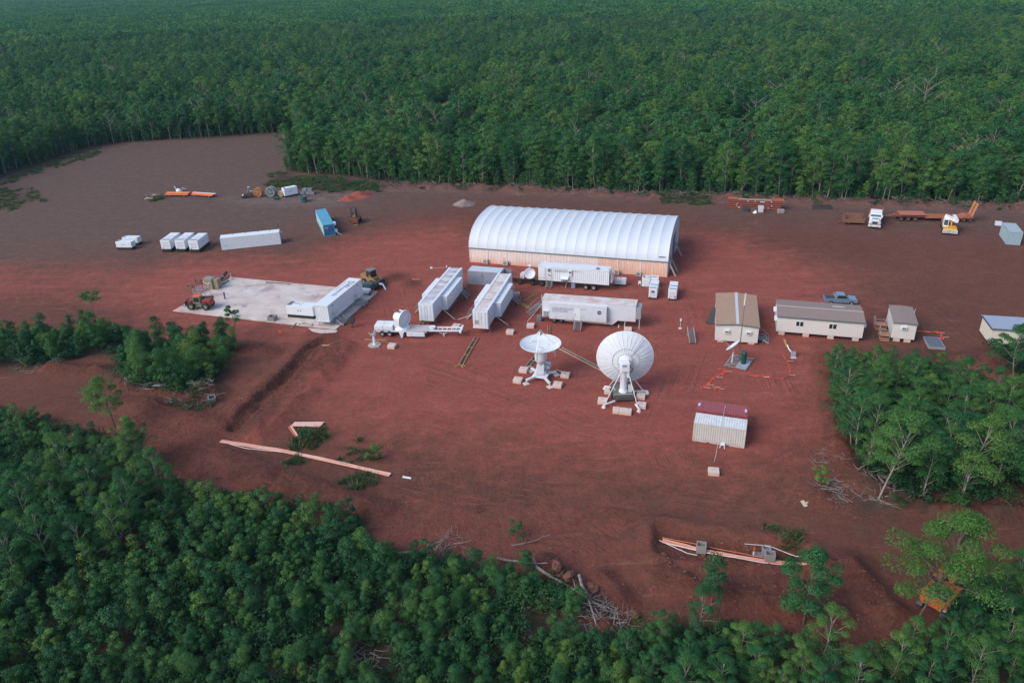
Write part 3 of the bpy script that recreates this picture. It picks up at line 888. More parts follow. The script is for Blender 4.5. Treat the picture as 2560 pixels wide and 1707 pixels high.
def scatter(name, label, cat, P, scale, lib_meshes, seed, zoff=0.0):
    """one object of kind stuff: points with instances"""
    r = np.random.default_rng(seed)
    k = len(P)
    me = bpy.data.meshes.new(name)
    me.vertices.add(k)
    zz = height(P[:, 0], P[:, 1]) + zoff
    me.vertices.foreach_set('co', np.stack([P[:, 0], P[:, 1], zz], 1).astype(np.float32).ravel())
    for an, tp, arr in (('inst_scale', 'FLOAT', scale), ('inst_rot', 'FLOAT', r.random(k) * 6.28), ('inst_idx', 'INT', r.integers(0, len(lib_meshes), k))):
        a = me.attributes.new(an, tp, 'POINT')
        a.data.foreach_set('value', arr.astype(np.int32 if tp == 'INT' else np.float32))
    o = link_mesh(name, me)
    ng = bpy.data.node_groups.new(name + '_nodes', 'GeometryNodeTree')
    ng.interface.new_socket('Geometry', in_out='INPUT', socket_type='NodeSocketGeometry')
    ng.interface.new_socket('Geometry', in_out='OUTPUT', socket_type='NodeSocketGeometry')
    N = ng.nodes
    gi, go = N.new('NodeGroupInput'), N.new('NodeGroupOutput')
    ip = N.new('GeometryNodeInstanceOnPoints')
    ci = N.new('GeometryNodeCollectionInfo')
    ci.inputs['Collection'].default_value = library(name + '_source', lib_meshes)
    ci.inputs['Separate Children'].default_value = True
    ci.inputs['Reset Children'].default_value = True
    ip.inputs['Pick Instance'].default_value = True
    def attr(nm, tp):
        a = N.new('GeometryNodeInputNamedAttribute')
        a.data_type = tp
        a.inputs['Name'].default_value = nm
        return a.outputs['Attribute']
    cx = N.new('ShaderNodeCombineXYZ')
    ng.links.new(attr('inst_rot', 'FLOAT'), cx.inputs['Z'])
    ng.links.new(gi.outputs[0], ip.inputs['Points'])
    ng.links.new(ci.outputs[0], ip.inputs['Instance'])
    ng.links.new(attr('inst_idx', 'INT'), ip.inputs['Instance Index'])
    ng.links.new(cx.outputs[0], ip.inputs['Rotation'])
    ng.links.new(attr('inst_scale', 'FLOAT'), ip.inputs['Scale'])
    ng.links.new(ip.outputs[0], go.inputs[0])
    md = o.modifiers.new('scatter', 'NODES')
    md.node_group = ng
    return tag(o, label, cat, kind='stuff')
def jitter_grid(x0, x1, y0, y1, step, seed, jit=0.42):
    r = np.random.default_rng(seed)
    X, Y = np.meshgrid(np.arange(x0, x1, step), np.arange(y0, y1, step * 0.9))
    X = X + (np.arange(X.shape[0]) % 2)[:, None] * step * 0.5
    return np.stack([X.ravel() + r.normal(size=X.size) * step * jit, Y.ravel() + r.normal(size=X.size) * step * jit], 1)
def in_view(P, pad=1.12, zc=6.0):
    x, y = P[:, 0], P[:, 1]
    dz = zc - CAM_H
    d = y * math.cos(PITCH) - dz * math.sin(PITCH)
    return (d > 5) & (np.abs(x / d) < 0.674 * pad + 8.0 / np.maximum(d, 1)) & (y > 20)
def clear_of(P, polys, margin=0.0):
    k = np.ones(len(P), bool)
    for q in polys:
        k &= ~inside(q, P[:, 0], P[:, 1])
    return k
def tree_things(spots, protos, name, label, cat, group, smin, smax, seed, slim=1.0):
    r = np.random.default_rng(seed)
    zs = height(spots[:, 0], spots[:, 1])
    for (x, y), z in zip(spots, zs):
        c, t = protos[int(r.integers(len(protos)))]
        s = (smin + (smax - smin) * r.random())
        if 'east grove' in group:
            s *= 0.8 + 0.45 * min(1.0, max(0.0, (96 - y) / 30))
        o = thing(name, label(x, y) if callable(label) else label, cat, float(x), float(y), r.random() * 360, float(z) - 0.05, group)
        o.scale = (slim * s * (0.9 + 0.2 * r.random()), slim * s * (0.9 + 0.2 * r.random()), s)
        link_mesh('trunk', t, o)
        link_mesh('crown', c, o)
# --- the forest beyond the clearing
P = jitter_grid(-700, 620, 150, 690, 3.0, 11)
P = P[inside(FOREST, P[:, 0], P[:, 1]) & in_view(P, 1.2)]
P = P[np.hypot(P[:, 0], P[:, 1]) < 680]
dn, _ = seg_dist(FOREST[:-3], P[:, 0], P[:, 1])
gap = vnoise(P[:, 0], P[:, 1], 14, 91, 2)
P, dn = P[(gap > 0.34) | (dn < 12)], dn[(gap > 0.34) | (dn < 12)]
front = (dn < 7.5) & (dn > 0.6) & in_view(P, 1.0)
order = np.argsort(np.hypot(P[:, 0], P[:, 1]) + np.where(front, 0, 1e6))
n_edge = min(int(front.sum()), 270)
edge = P[order[:n_edge]]
rest = P[order[n_edge:]]
for lo, hi, lab in ((-999, -70, 'slender green eucalypt standing in the front rows of forest behind the far left field'),
                    (-70, 20, 'slender pale-trunked eucalypt in the front rows of forest behind the sand heap and cable reels'),
                    (20, 999, 'slender pale-trunked eucalypt in the front rows of forest behind the steel stack and parked truck')):
    s = edge[(edge[:, 0] >= lo) & (edge[:, 0] < hi)]
    if len(s):
        tree_things(s, TALL, 'eucalypt_tree', lab, 'tree', 'eucalypts along the forest edge', 0.55, 1.0, 12)
bigv = 0.42 + 0.55 * vnoise(rest[:, 0], rest[:, 1], 25, 95, 2) + 0.45 * rng.random(len(rest)) ** 2
for i in range(1):
    mid_lib.append(bare_shape(660, 10.5, 10).mesh('forest_tree', BARK))
scatter('forest', 'dense green eucalypt forest stretching away behind the clearing', 'forest', rest, bigv, mid_lib, 13)
Q = jitter_grid(-2300, 1500, 560, 2900, 15.0, 14, 0.3)
Q = Q[in_view(Q, 1.15) & (np.hypot(Q[:, 0], Q[:, 1]) >= 680)]
scatter('far_forest', 'far forest canopy fading towards the top of the view', 'forest', Q, 0.9 + 0.35 * vnoise(Q[:, 0], Q[:, 1], 60, 97, 2), patch_lib, 15)
# bushes at the forest foot and inside its edge
P = jitter_grid(-220, 190, 150, 320, 1.6, 16)
dn, _ = seg_dist(FOREST[:-3], P[:, 0], P[:, 1])
k = inside(FOREST, P[:, 0], P[:, 1]) & (dn < 16) & in_view(P, 1.1)
P = P[k]
scatter('forest_undergrowth', 'bushy young growth at the foot of the forest edge', 'undergrowth', P, 0.4 + 0.75 * rng.random(len(P)) ** 1.5, sap_lib, 17)
# --- thickets round the camera side of the site
def thicket(zone, step, seed, smin, smax, label, group, protos, n_ind, name, keep_clear=(), vis_h=3.0, slim=1.0):
    zx, zy = [p[0] for p in zone], [p[1] for p in zone]
    P = jitter_grid(max(min(zx), -150), min(max(zx), 150), max(min(zy), 26), max(zy), step, seed)
    P = P[inside(zone, P[:, 0], P[:, 1])]
    d = np.ones(len(P), bool)
    for cx, cy, cr in keep_clear:
        d &= np.hypot(P[:, 0] - cx, P[:, 1] - cy) > cr
    P = P[d]
    v = in_view(P, 1.0, vis_h)
    dep = P[:, 1] * math.cos(PITCH) + (CAM_H - vis_h) * math.sin(PITCH)
    upc = P[:, 1] * math.sin(PITCH) - (CAM_H - vis_h) * math.cos(PITCH)
    v &= (upc / dep > -0.47)
    o = np.argsort(np.where(v, 0, 1e6) + np.hypot(P[:, 0], P[:, 1]))
    P, v = P[o], v[o]
    n_ind = min(n_ind, int(v.sum()))
    tree_things(P[:n_ind], protos, name, label, 'tree', group, smin, smax, seed + 1, slim)
    return P[n_ind:]
left = []
def fg_label(x, y):
    return 'bushy green sapling in the ' + ('dark thicket in the lower left corner' if x < -30 else 'low thicket left of the bottom middle, below the conduit run' if x < -12 else 'low thicket at the bottom middle below the boulders')
left.append(thicket(ZONE_FG, 1.5, 21, 0.34, 0.66, fg_label, 'saplings in the foreground thicket', SAPS, 290, 'sapling_tree', keep_clear=[(-12.61, 45.82, 2.0), (-0.25, 50.67, 1.8), (6.90, 48.92, 2.4)]))
left.append(thicket(ZONE_FL, 2.5, 51, 0.4, 0.74, 'round-crowned young eucalypt in the left thicket below the dirt road', 'young eucalypts in the left thicket', GROVE, 60, 'young_eucalypt_tree'))
left.append(thicket(ZONE_FR, 2.0, 53, 0.26, 0.56, 'open-crowned young eucalypt in the bottom right thicket below the pipe pit', 'young eucalypts in the bottom right thicket', GROVE, 110, 'young_eucalypt_tree', keep_clear=[(18.11, 49.43, 2.2), (32.78, 50.27, 2.5)]))
left.append(thicket(ZONE_WEST, 1.9, 23, 0.6, 1.05, 'leafy green sapling in the thicket left of the concrete pad', 'saplings left of the concrete pad', SAPS, 60, 'young_eucalypt_tree', slim=0.92))
left.append(thicket(ZONE_MID, 2.2, 25, 0.7, 1.25, 'leafy green sapling in the clump between concrete pad and dirt road', 'saplings in the middle clump', SAPS, 60, 'young_eucalypt_tree', slim=0.92))
left.append(thicket(ZONE_EAST, 2.3, 27, 0.38, 0.68, 'round-crowned green eucalypt in the grove below the site huts', 'eucalypts in the east grove', GROVE, 120, 'eucalypt_tree'))
rest = np.concatenate(left)
scatter('thicket', 'more saplings filling the thickets around the cleared site', 'thicket', rest, 0.5 + 0.4 * rng.random(len(rest)), sap_lib, 29)
U = jitter_grid(-75, 85, 27, 125, 1.0, 31)
zone_d = np.zeros(len(U), bool)
for zn in (ZONE_FG, ZONE_FL, ZONE_FR, ZONE_WEST, ZONE_MID, ZONE_EAST, ZONE_RIM):
    zone_d |= inside(zn, U[:, 0], U[:, 1])
for cx, cy, cr in ((-12.61, 45.82, 1.8), (6.90, 48.92, 2.0), (18.11, 49.43, 2.0)):
    zone_d &= np.hypot(U[:, 0] - cx, U[:, 1] - cy) > cr
U = U[zone_d]
U = U[vnoise(U[:, 0], U[:, 1], 3, 99, 2) > 0.36]
Ud = jitter_grid(40, 80, 60, 80, 1.5, 32)
Ud = Ud[inside(DARKD, Ud[:, 0], Ud[:, 1]) & (vnoise(Ud[:, 0], Ud[:, 1], 3, 98, 2) > 0.58)]
U = np.concatenate([U, Ud])
scatter('undergrowth', 'low dark green bushes covering the ground between saplings', 'undergrowth', U, 0.4 + 0.5 * rng.random(len(U)), under_lib, 33)
# --- grass and debris
Gp = []
for zn, st in ((GRASS_A, 0.75), (GRASS_B, 0.8), (GRASS_C, 1.1), (GRASS_D, 1.3)):
    zx, zy = [p[0] for p in zn], [p[1] for p in zn]
    q = jitter_grid(min(zx) - 2, max(zx) + 2, min(zy) - 2, max(zy) + 2, st, 35)
    ww = (vnoise(q[:, 0], q[:, 1], 3.5, 103, 3) - 0.5) * 7
    Gp.append(q[inside(zn, q[:, 0] + ww, q[:, 1] - ww)])
for cx, cy, rr, k in ((-26.23, 80.59, 2.6, 50), (-18.32, 71.21, 2.0, 26), (-27.54, 75.57, 2.0, 22), (-19.77, 76.73, 3.5, 20), (-92.27, 197.68, 3.0, 40), (26.35, 58.83, 2.4, 26), (-44.06, 90.51, 3.0, 40)):
    a, q = rng.random(k) * 6.28, np.sqrt(rng.random(k)) * rr
    Gp.append(np.stack([cx + np.cos(a) * q, cy + np.sin(a) * q], 1))
Gp = np.concatenate(Gp)
Gp = Gp[vnoise(Gp[:, 0], Gp[:, 1], 4, 101, 3) > 0.44]
scatter('grass', 'rough green grass along the clearing edge and on the spoil', 'grass', Gp, 0.45 + 0.6 * rng.random(len(Gp)), grass_lib, 37)
Bp = []
for (x0, y0), (x1, y1) in zip(BERM[:-1], BERM[1:]):
    L = math.hypot(x1 - x0, y1 - y0)
    k = int(L * 2.2)
    t = rng.random(k)
    Bp.append(np.stack([x0 + (x1 - x0) * t + rng.normal(size=k) * 0.9, y0 + (y1 - y0) * t + rng.normal(size=k) * 1.1], 1))
Bp = np.concatenate(Bp)
scatter('windrow_shrubs', 'low dusty shrubs growing on the pushed-up windrow', 'undergrowth', Bp[::3], 0.35 + 0.5 * rng.random(len(Bp[::3])), under_lib, 39)
Sp = [Bp]
for cx, cy, rr, k in ((6.77, 48.93, 2.5, 40), (-6.97, 58.80, 2.5, 16), (34.73, 65.96, 2.2, 14), (36.18, 72.00, 2.0, 5), (-44.31, 91.22, 3.0, 26), (-52.76, 96.52, 3.5, 26), (-72.94, 104.41, 4.0, 20), (39.59, 65.44, 3.0, 16), (-13.02, 45.99, 2.5, 14), (-94.45, 199.77, 1.5, 8)):
    a, q = rng.random(k) * 6.28, np.sqrt(rng.random(k)) * rr
    Sp.append(np.stack([cx + np.cos(a) * q, cy + np.sin(a) * q], 1))
Sp = np.concatenate(Sp)
scatter('branch_debris', 'grey broken branches strewn along the cleared edges', 'debris', Sp, 0.45 + 0.6 * rng.random(len(Sp)), stick_lib, 41)
# --- trees that can be picked out one by one
def one_tree(label, x, y, H, shape='sap', seed=0, lean=(0, 0), spread=1.9, ncl=11, low=0.4, per=560, leaf=0.17, bark=BARK, name='eucalypt_tree', lm=None):
    if shape == 'tall':
        cl, mb, r = tall_shape(seed, H, lean, spread, int(ncl * 1.4), low, cs=0.72)
        V = leaves(cl, per, leaf, r)
        lm = lm or LEAF_TREE
    else:
        cl, mb, r = sap_shape(seed, H, ncl, spread)
        V = leaves(cl, per, leaf, r)
        lm = lm or LEAF_SAP
    o = thing(name, label, 'tree', x, y, 0, hz(x, y) - 0.05)
    part(o, 'trunk', mb, bark)
    link_mesh('crown', leaf_mesh('crown', V, lm), o)
    return o
one_tree('big leaning eucalypt with thick grey trunk in front of the orange excavator', 33.27, 46.71, 11.8, 'tall', 601, (0.24, 0.06), 3.3, 30, 0.42, 420, 0.18, BARK_DK, lm=LEAF_MID)
one_tree('eucalypt with long bare leaning trunk at the near edge of the east grove', 38.48, 64.45, 9.5, 'tall', 602, (0.27, 0.10), 2.2, 18, 0.5, 400, 0.18)
one_tree('eucalypt with leaning trunk and broken limb right of the bare leaning one', 46.94, 63.74, 9.5, 'tall', 603, (0.22, 0.10), 2.5, 18, 0.42, 400, 0.18)
one_tree('eucalypt with two pale stems standing before the corrugated-roof hut', 68.17, 89.59, 7.5, 'tall', 604, (-0.03, 0.0), 2.4, 16, 0.36, 380, 0.18)
one_tree('open-crowned tree on a dark trunk standing alone above the lower left thicket', -52.37, 84.88, 7.2, 'tall', 605, (-0.06, 0.0), 1.8, 15, 0.42, 340, 0.18, BARK_DK)
one_tree('single small sapling standing alone in the bare red dirt', -0.16, 60.70, 1.9, 'sap', 606, (0, 0), 1.2, 9, 0.3, 120, 0.14, BARK_DK, 'sapling_tree')
one_tree('lone round sapling between the pipe pit and the lower right thicket', 17.34, 51.01, 5.4, 'sap', 607, (0, 0), 1.05, 12, 0.3, 200, 0.2, BARK_DK, 'sapling_tree')
one_tree('tall leafy sapling rising in front of the pipe pit', 24.66, 48.19, 7.6, 'tall', 608, (0.05, 0.02), 1.7, 18, 0.26, 400, 0.18, BARK_DK)
one_tree('small umbrella-crowned sapling standing apart left of the concrete pad', -71.00, 118.78, 5.6, 'tall', 609, (0.02, 0), 1.2, 6, 0.72, 160, 0.25, BARK_DK, 'sapling_tree')
one_tree('thin sapling in front of the concrete pad corner right of the others', -45.19, 111.17, 5.2, 'tall', 610, (0.0, 0), 1.1, 7, 0.5, 160, 0.25, BARK_DK, 'sapling_tree')
one_tree('little round bush on the graded bank left of the east grove', 33.27, 67.26, 2.4, 'sap', 611, (0, 0), 1.1, 9, 0.3, 120, 0.17, BARK_DK, 'sapling_tree')
one_tree('small bushy sapling beside the short stack of orange conduit', -26.23, 79.61, 2.2, 'sap', 612, (0, 0), 1.3, 9, 0.3, 120, 0.17, BARK_DK, 'sapling_tree')
one_tree('small sapling on the bank above the long conduit run', -16.90, 75.46, 2.2, 'sap', 613, (0, 0), 1.1, 8, 0.3, 110, 0.17, BARK_DK, 'sapling_tree')
one_tree('low shrub at the corner of the far left field by the forest', -71.29, 255.80, 4.6, 'sap', 614, (0, 0), 1.3, 9, 0.3, 120, 0.24, BARK_DK, 'sapling_tree')
one_tree('grey-green round bush on the edge of the red dirt above the thicket', -17.12, 61.14, 3.0, 'sap', 615, (0, 0), 1.3, 10, 0.3, 130, 0.2, BARK_DK, 'sapling_tree')
for k, (x, y, H, lab) in enumerate(((124.60, 250.70, 11.5, 'bare grey dead tree left of two rising above the forest behind the truck'), (133.38, 247.63, 12.0, 'bare grey dead tree right of two rising above the forest behind the trailer'))):
    o = thing('dead_tree', lab, 'tree', x, y, 40 * k, 0, 'bare dead trees in the forest')
    part(o, 'trunk', bare_shape(640 + k, H + 4, 11), BARK)

# ---------------------------------------------------------------- materials for made things
DUST = (0.40, 0.17, 0.11)
WHITE = paint('white_paint', (0.62, 0.67, 0.73), 0.45, 0.2, (0.46, 0.33, 0.28))
WHITE_CLEAN = paint('clean_white_paint', (0.68, 0.72, 0.77), 0.4, 0.08, (0.5, 0.45, 0.42))
WHITE_STAIN = paint('stained_white_paint', (0.58, 0.63, 0.70), 0.5, 0.2, (0.44, 0.32, 0.27), low=(1.9, 0.4))
CREAM = paint('cream_white_panel', (0.62, 0.60, 0.57), 0.6, 0.12, (0.42, 0.32, 0.27))
ROOF_DUSTY = paint('dusty_van_roof', (0.62, 0.60, 0.60), 0.7, 0.95, (0.45, 0.25, 0.17), scale=0.55)
ROOF_GREY = paint('stained_van_roof', (0.55, 0.56, 0.60), 0.7, 0.85, (0.27, 0.19, 0.19), scale=0.8)
FABRIC = paint('white_roof_fabric', (0.56, 0.61, 0.68), 0.6, 0.10, (0.52, 0.50, 0.50), scale=0.35)
GABLE = paint('grey_gable_fabric', (0.46, 0.44, 0.48), 0.7, 0.2)
WALL_A = paint('dusty_wall_sheet', (0.78, 0.68, 0.64), 0.7, 0.2, (0.66, 0.42, 0.32), low=(1.5, 0.7, (0.68, 0.34, 0.22)))
WALL_B = paint('pale_wall_sheet', (0.78, 0.70, 0.67), 0.7, 0.15, (0.66, 0.45, 0.36), low=(1.2, 0.55, (0.68, 0.36, 0.24)))
WALL_C = paint('orange_dusted_wall_sheet', (0.78, 0.56, 0.46), 0.7, 0.3, (0.66, 0.36, 0.25), low=(2.6, 0.5, (0.68, 0.34, 0.22)))
BLACK = paint('black_rubber', (0.022, 0.022, 0.025), 0.85, 0.35, (0.14, 0.07, 0.05))
DARK = paint('dark_steel', (0.045, 0.045, 0.05), 0.6, 0.35, (0.17, 0.08, 0.06))
GENBASE = paint('black_generator_base', (0.02, 0.024, 0.028), 0.5, 0.2, (0.12, 0.07, 0.05))
STEEL = paint('galvanised_steel', (0.36, 0.38, 0.40), 0.5, 0.25, (0.30, 0.18, 0.14), metal=0.3)
STEEL_DK = paint('weathered_steel', (0.17, 0.18, 0.20), 0.6, 0.3, (0.2, 0.11, 0.09))
RUST = paint('red_oxide_steel', (0.24, 0.07, 0.05), 0.75, 0.5, (0.11, 0.05, 0.04))
ORANGE_RUST = paint('orange_oxide_paint', (0.36, 0.12, 0.065), 0.75, 0.5, (0.16, 0.07, 0.05))
CONC = paint('pale_concrete', (0.50, 0.47, 0.45), 0.85, 0.2, (0.42, 0.25, 0.19))
CONC_GREY = paint('grey_precast', (0.27, 0.27, 0.26), 0.85, 0.3, (0.22, 0.12, 0.10))
BLOCK = paint('dusty_block_concrete', (0.60, 0.50, 0.45), 0.85, 0.35, (0.52, 0.28, 0.19), low=(0.35, 0.6, (0.58, 0.28, 0.18)))
BLUE = paint('faded_blue_paint', (0.075, 0.30, 0.47), 0.6, 0.35, (0.22, 0.40, 0.46))
BLUE_DOOR = paint('blue_door_paint', (0.02, 0.13, 0.27), 0.55, 0.35, (0.20, 0.36, 0.42))
TEAL_SIDE = paint('teal_side_paint', (0.30, 0.50, 0.52), 0.6, 0.3, (0.45, 0.45, 0.42))
GREYBLUE = paint('grey_blue_container', (0.26, 0.36, 0.42), 0.6, 0.3, (0.33, 0.30, 0.28))
BLUEGREY = paint('blue_grey_sheet', (0.30, 0.34, 0.42), 0.6, 0.3, (0.38, 0.34, 0.33))
REDBOX = paint('dull_red_container', (0.30, 0.08, 0.09), 0.6, 0.3, (0.13, 0.04, 0.05))
TANROOF = paint('tan_roof_sheet', (0.36, 0.24, 0.17), 0.7, 0.35, (0.30, 0.15, 0.10))
BROWNROOF = paint('brown_roof_sheet', (0.25, 0.195, 0.175), 0.7, 0.3, (0.24, 0.14, 0.11))
FASCIA = paint('grey_green_fascia', (0.13, 0.16, 0.16), 0.6, 0.15)
SKYLIGHT = paint('white_ridge_sheet', (0.50, 0.54, 0.60), 0.5, 0.15)
GLASS = paint('dark_glass', (0.012, 0.03, 0.033), 0.15, 0.1, spec=0.6)
GLASS_TEAL = paint('windscreen_glass', (0.03, 0.13, 0.14), 0.12, 0.1, spec=0.6)
NAVY = paint('navy_marking', (0.035, 0.06, 0.16), 0.5, 0.1)
EMBLEM = paint('emblem_blue', (0.02, 0.07, 0.22), 0.5, 0.1)
REDMARK = paint('red_marking', (0.45, 0.05, 0.06), 0.5, 0.1)
GREYMARK = paint('grey_marking', (0.28, 0.30, 0.36), 0.6, 0.1)
ORANGE = paint('orange_conduit', (0.62, 0.16, 0.055), 0.5, 0.3, (0.55, 0.28, 0.2))
PINK = paint('sun_faded_conduit', (0.66, 0.35, 0.28), 0.55, 0.45, (0.72, 0.55, 0.50))
PIPEWHITE = paint('white_conduit', (0.68, 0.62, 0.62), 0.5, 0.25)
SAFETY = paint('orange_safety_mesh', (0.62, 0.075, 0.035), 0.7, 0.3, (0.45, 0.12, 0.08))
TIMBER = paint('yellow_timber', (0.42, 0.24, 0.10), 0.8, 0.4, (0.30, 0.14, 0.09))
TIMBER_GREY = paint('weathered_timber', (0.20, 0.15, 0.12), 0.85, 0.4, (0.16, 0.08, 0.06))
YELLOW = paint('machine_yellow', (0.62, 0.34, 0.03), 0.5, 0.25, (0.35, 0.17, 0.08))
KHAKI = paint('khaki_canvas', (0.25, 0.205, 0.15), 0.85, 0.3, (0.30, 0.17, 0.12))
MACHRED = paint('machine_red', (0.25, 0.035, 0.03), 0.45, 0.3, (0.30, 0.10, 0.07))
MACHGREY = paint('machine_grey_green', (0.20, 0.22, 0.18), 0.5, 0.3)
OLIVE = paint('dusty_brown_yellow', (0.26, 0.15, 0.06), 0.6, 0.4)
GREENP = paint('dark_green_plastic', (0.012, 0.075, 0.06), 0.6, 0.25, (0.10, 0.08, 0.06))
EXC = paint('excavator_orange', (0.62, 0.13, 0.03), 0.4, 0.2, (0.35, 0.14, 0.08))
PALEBLUE = paint('silver_blue_car_paint', (0.20, 0.29, 0.38), 0.3, 0.12, metal=0.3, spec=0.5)
SAND = paint('pale_sand', (0.45, 0.34, 0.29), 0.95, 0.4, (0.36, 0.24, 0.2))
ROCK = paint('red_boulder', (0.17, 0.065, 0.045), 0.9, 0.8, (0.10, 0.075, 0.07), scale=3.0)

# ---------------------------------------------------------------- builders for repeated kinds
def wheel(par, cx, cy, r=0.5, w=0.3, cz=None, rim=None, axis='y', name='wheel'):
    cz = r if cz is None else cz
    ax = {'y': (0, -1, 0), 'x': (1, 0, 0)}[axis]
    o = part(par, name, MB().revolve([(r * .5, -w / 2), (r * .9, -w / 2), (r, -w * .3), (r, w * .3), (r * .9, w / 2), (r * .5, w / 2)], (cx, cy, cz), ax, 18), BLACK)
    c = Vector((cx, cy, cz))
    part(o, 'rim', MB().revolve([(0.001, w * .42), (r * .2, w * .45), (r * .42, w * .36), (r * .55, w * .49)], c, ax, 14), rim or STEEL)
    return o
def container(name, label, cat, L, W, H, x, y, yaw, z, mat, roof=None, door=None, doormat=None, endmat=None, group=None, pitch=0.28, flat_side=False, frame=None, corr_roof=True):
    """origin at the near left bottom corner; x along the length, y across"""
    t = thing(name, label, cat, x, y, yaw, z, group)
    f = MB()
    p = 0.13
    for a in (0, L - p):
        for b in (0, W - p):
            f.box(a, a + p, b, b + p, 0, H)
    for zz in (0, H - p):
        f.box(p, L - p, 0, p * .8, zz, zz + p)
        f.box(p, L - p, W - p * .8, W, zz, zz + p)
        f.box(0, p * .8, p, W - p, zz, zz + p)
        f.box(L - p * .8, L, p, W - p, zz, zz + p)
    part(t, 'frame', f, frame or mat)
    q = 0.03
    sides = (((p, q), (L - p, q)), ((L - p, W - q), (p, W - q)))
    for a, b in sides:
        m_ = MB()
        if flat_side:
            m_.box(p, L - p, min(a[1], b[1]) - 0.012, min(a[1], b[1]) + 0.012, p, H - p)
        else:
            m_.corr(a, b, p * .9, H - p * .9, pitch, 0.045)
        part(t, 'side_panel', m_, mat)
    part(t, 'floor', MB().box(p, L - p, p, W - p, 0.08, 0.12), DARK)
    r_ = MB()
    if corr_roof:
        r_.corr_flat(p * .5, L - p * .5, p * .5, W - p * .5, H + 0.012, pitch * 1.1, 0.03)
    else:
        r_.box(p * .5, L - p * .5, p * .5, W - p * .5, H - 0.03, H + 0.012)
    part(t, 'roof', r_, roof or mat)
    for end, (a, b) in (('x0', ((q, W - p), (q, p))), ('x1', ((L - q, p), (L - q, W - p)))):
        if door == end:
            xx = a[0]
            sg = -1 if end == 'x0' else 1
            for k in (0, 1):
                y0, y1 = (p + 0.01, W / 2 - 0.01) if k == 0 else (W / 2 + 0.01, W - p - 0.01)
                d = part(t, 'door', MB().box(min(xx, xx - sg * .04), max(xx, xx - sg * .04), y0, y1, p, H - p), doormat or mat)
                rods = MB()
                for yy in (y0 + 0.25, y1 - 0.25):
                    rods.cyl((xx + sg * .045, yy, p), (xx + sg * .045, yy, H - p), 0.022, n=6)
                for zz in (0.35, 0.5, 0.75):
                    rods.box(min(xx, xx + sg * .03), max(xx, xx + sg * .03), y0 + .1, y1 - .1, H * zz, H * zz + .05)
                part(d, 'lock_rod', rods, STEEL if doormat is None else doormat)
        else:
            part(t, 'end_panel', MB().corr(a, b, p * .9, H - p * .9, pitch, 0.045), endmat or mat)
    return t
def stairs(label, x, y, yaw, H=1.2, w=1.0, run=1.3, n=5, rail=True, plat=0.0, z=0.0, mat=None, group='access stairs'):
    """bottom step at the origin, climbing towards +y"""
    mat = mat or STEEL
    t = thing('access_stair', label, 'stairs', x, y, yaw, z, group)
    for k in range(n):
        f = (k + 1) / n
        part(t, 'tread', MB().box(-w / 2 + .04, w / 2 - .04, run * k / n, run * k / n + run / n * .85, H * f - .05, H * f), STEEL_DK if mat is STEEL else mat)
    for sx in (-w / 2, w / 2):
        part(t, 'stringer', MB().beam((sx, 0, 0.08), (sx, run, H - .05), .05, .2), mat)
    if plat:
        part(t, 'platform', MB().box(-w / 2, w / 2, run, run + plat, H - .07, H), STEEL_DK)
        lg = MB()
        for sx in (-w / 2 + .03, w / 2 - .03):
            for sy in (run + .05, run + plat - .05):
                lg.cyl((sx, sy, 0), (sx, sy, H - .07), .03, n=6)
        part(t, 'support_frame', lg, mat)
    if rail:
        for sx in (-w / 2, w / 2):
            h = MB().tube([(sx, 0, .1), (sx, 0, .95), (sx, run, H + .95)] + ([(sx, run + plat, H + .95), (sx, run + plat, H)] if plat else [(sx, run, H)]), .025)
            h.cyl((sx, run / 2, H / 2), (sx, run / 2, H / 2 + .95), .02, n=6)
            part(t, 'handrail', h, mat)
    return t
def generator(name, label, L, W, H, x, y, yaw, z=0.0, group=None, base=0.4, louvre='x0', mat=None, top=True):
    """white canopy on a black base; x along the length"""
    mat = mat or WHITE_CLEAN
    t = thing(name, label, 'generator', x, y, yaw, z, group)
    part(t, 'base', MB().cbox(0.03, L - .03, 0.03, W - .03, 0, base, .03), GENBASE)
    body = part(t, 'canopy', MB().cbox(0, L, 0, W, base, H, .05), mat)
    for k in range(2):
        part(t, 'door', MB().box(L * (.08 + .42 * k), L * (.46 + .42 * k), -.018, .002, base + .12, H - .15), mat)
    hd = MB()
    for k in range(2):
        hd.box(L * (.42 + .10 * k), L * (.45 + .10 * k), -.035, -.018, base + (H - base) * .45, base + (H - base) * .58)
    part(t, 'door_handle', hd, DARK)
    x_ = -0.012 if louvre == 'x0' else L + .012
    for k in range(4):
        zz = base + .35 + (H - base - .6) * k / 4
        part(t, 'louvre', MB().box(x_ - .01, x_ + .01, W * .18, W * .82, zz, zz + .06), GREYMARK)
    part(t, 'panel_port', MB().box(x_ - .013, x_ + .013, W * .75, W * .87, base + .08, base + .22), DARK)
    if top:
        part(t, 'exhaust_cover', MB().box(L * .04, L * .18, W * .12, W * .88, H, H + .03), GREYMARK)
        part(t, 'roof_seam', MB().box(L * .49, L * .505, .05, W - .05, H - .002, H + .012), GREYMARK)
    return t
def ac_unit(label, x, y, yaw, z=0.0, group='air conditioner units along the shed wall', s=1.0):
    t = thing('air_conditioner_unit', label, 'air conditioner', x, y, yaw, z, group)
    part(t, 'casing', MB().cbox(0, .95 * s, 0, .38 * s, .08, .95 * s, .02), paint('ac_casing', (0.46, 0.46, 0.44), 0.5, 0.15))
    part(t, 'fan_grille', MB().revolve([(.10 * s, .02), (.29 * s, .02), (.31 * s, 0)], (.4 * s, 0, .52 * s), (0, -1, 0), 16), STEEL_DK)
    part(t, 'feet', MB().box(.08, .2, .02, .36 * s, 0, .08).box(.75 * s, .87 * s, .02, .36 * s, 0, .08), DARK)
    return t
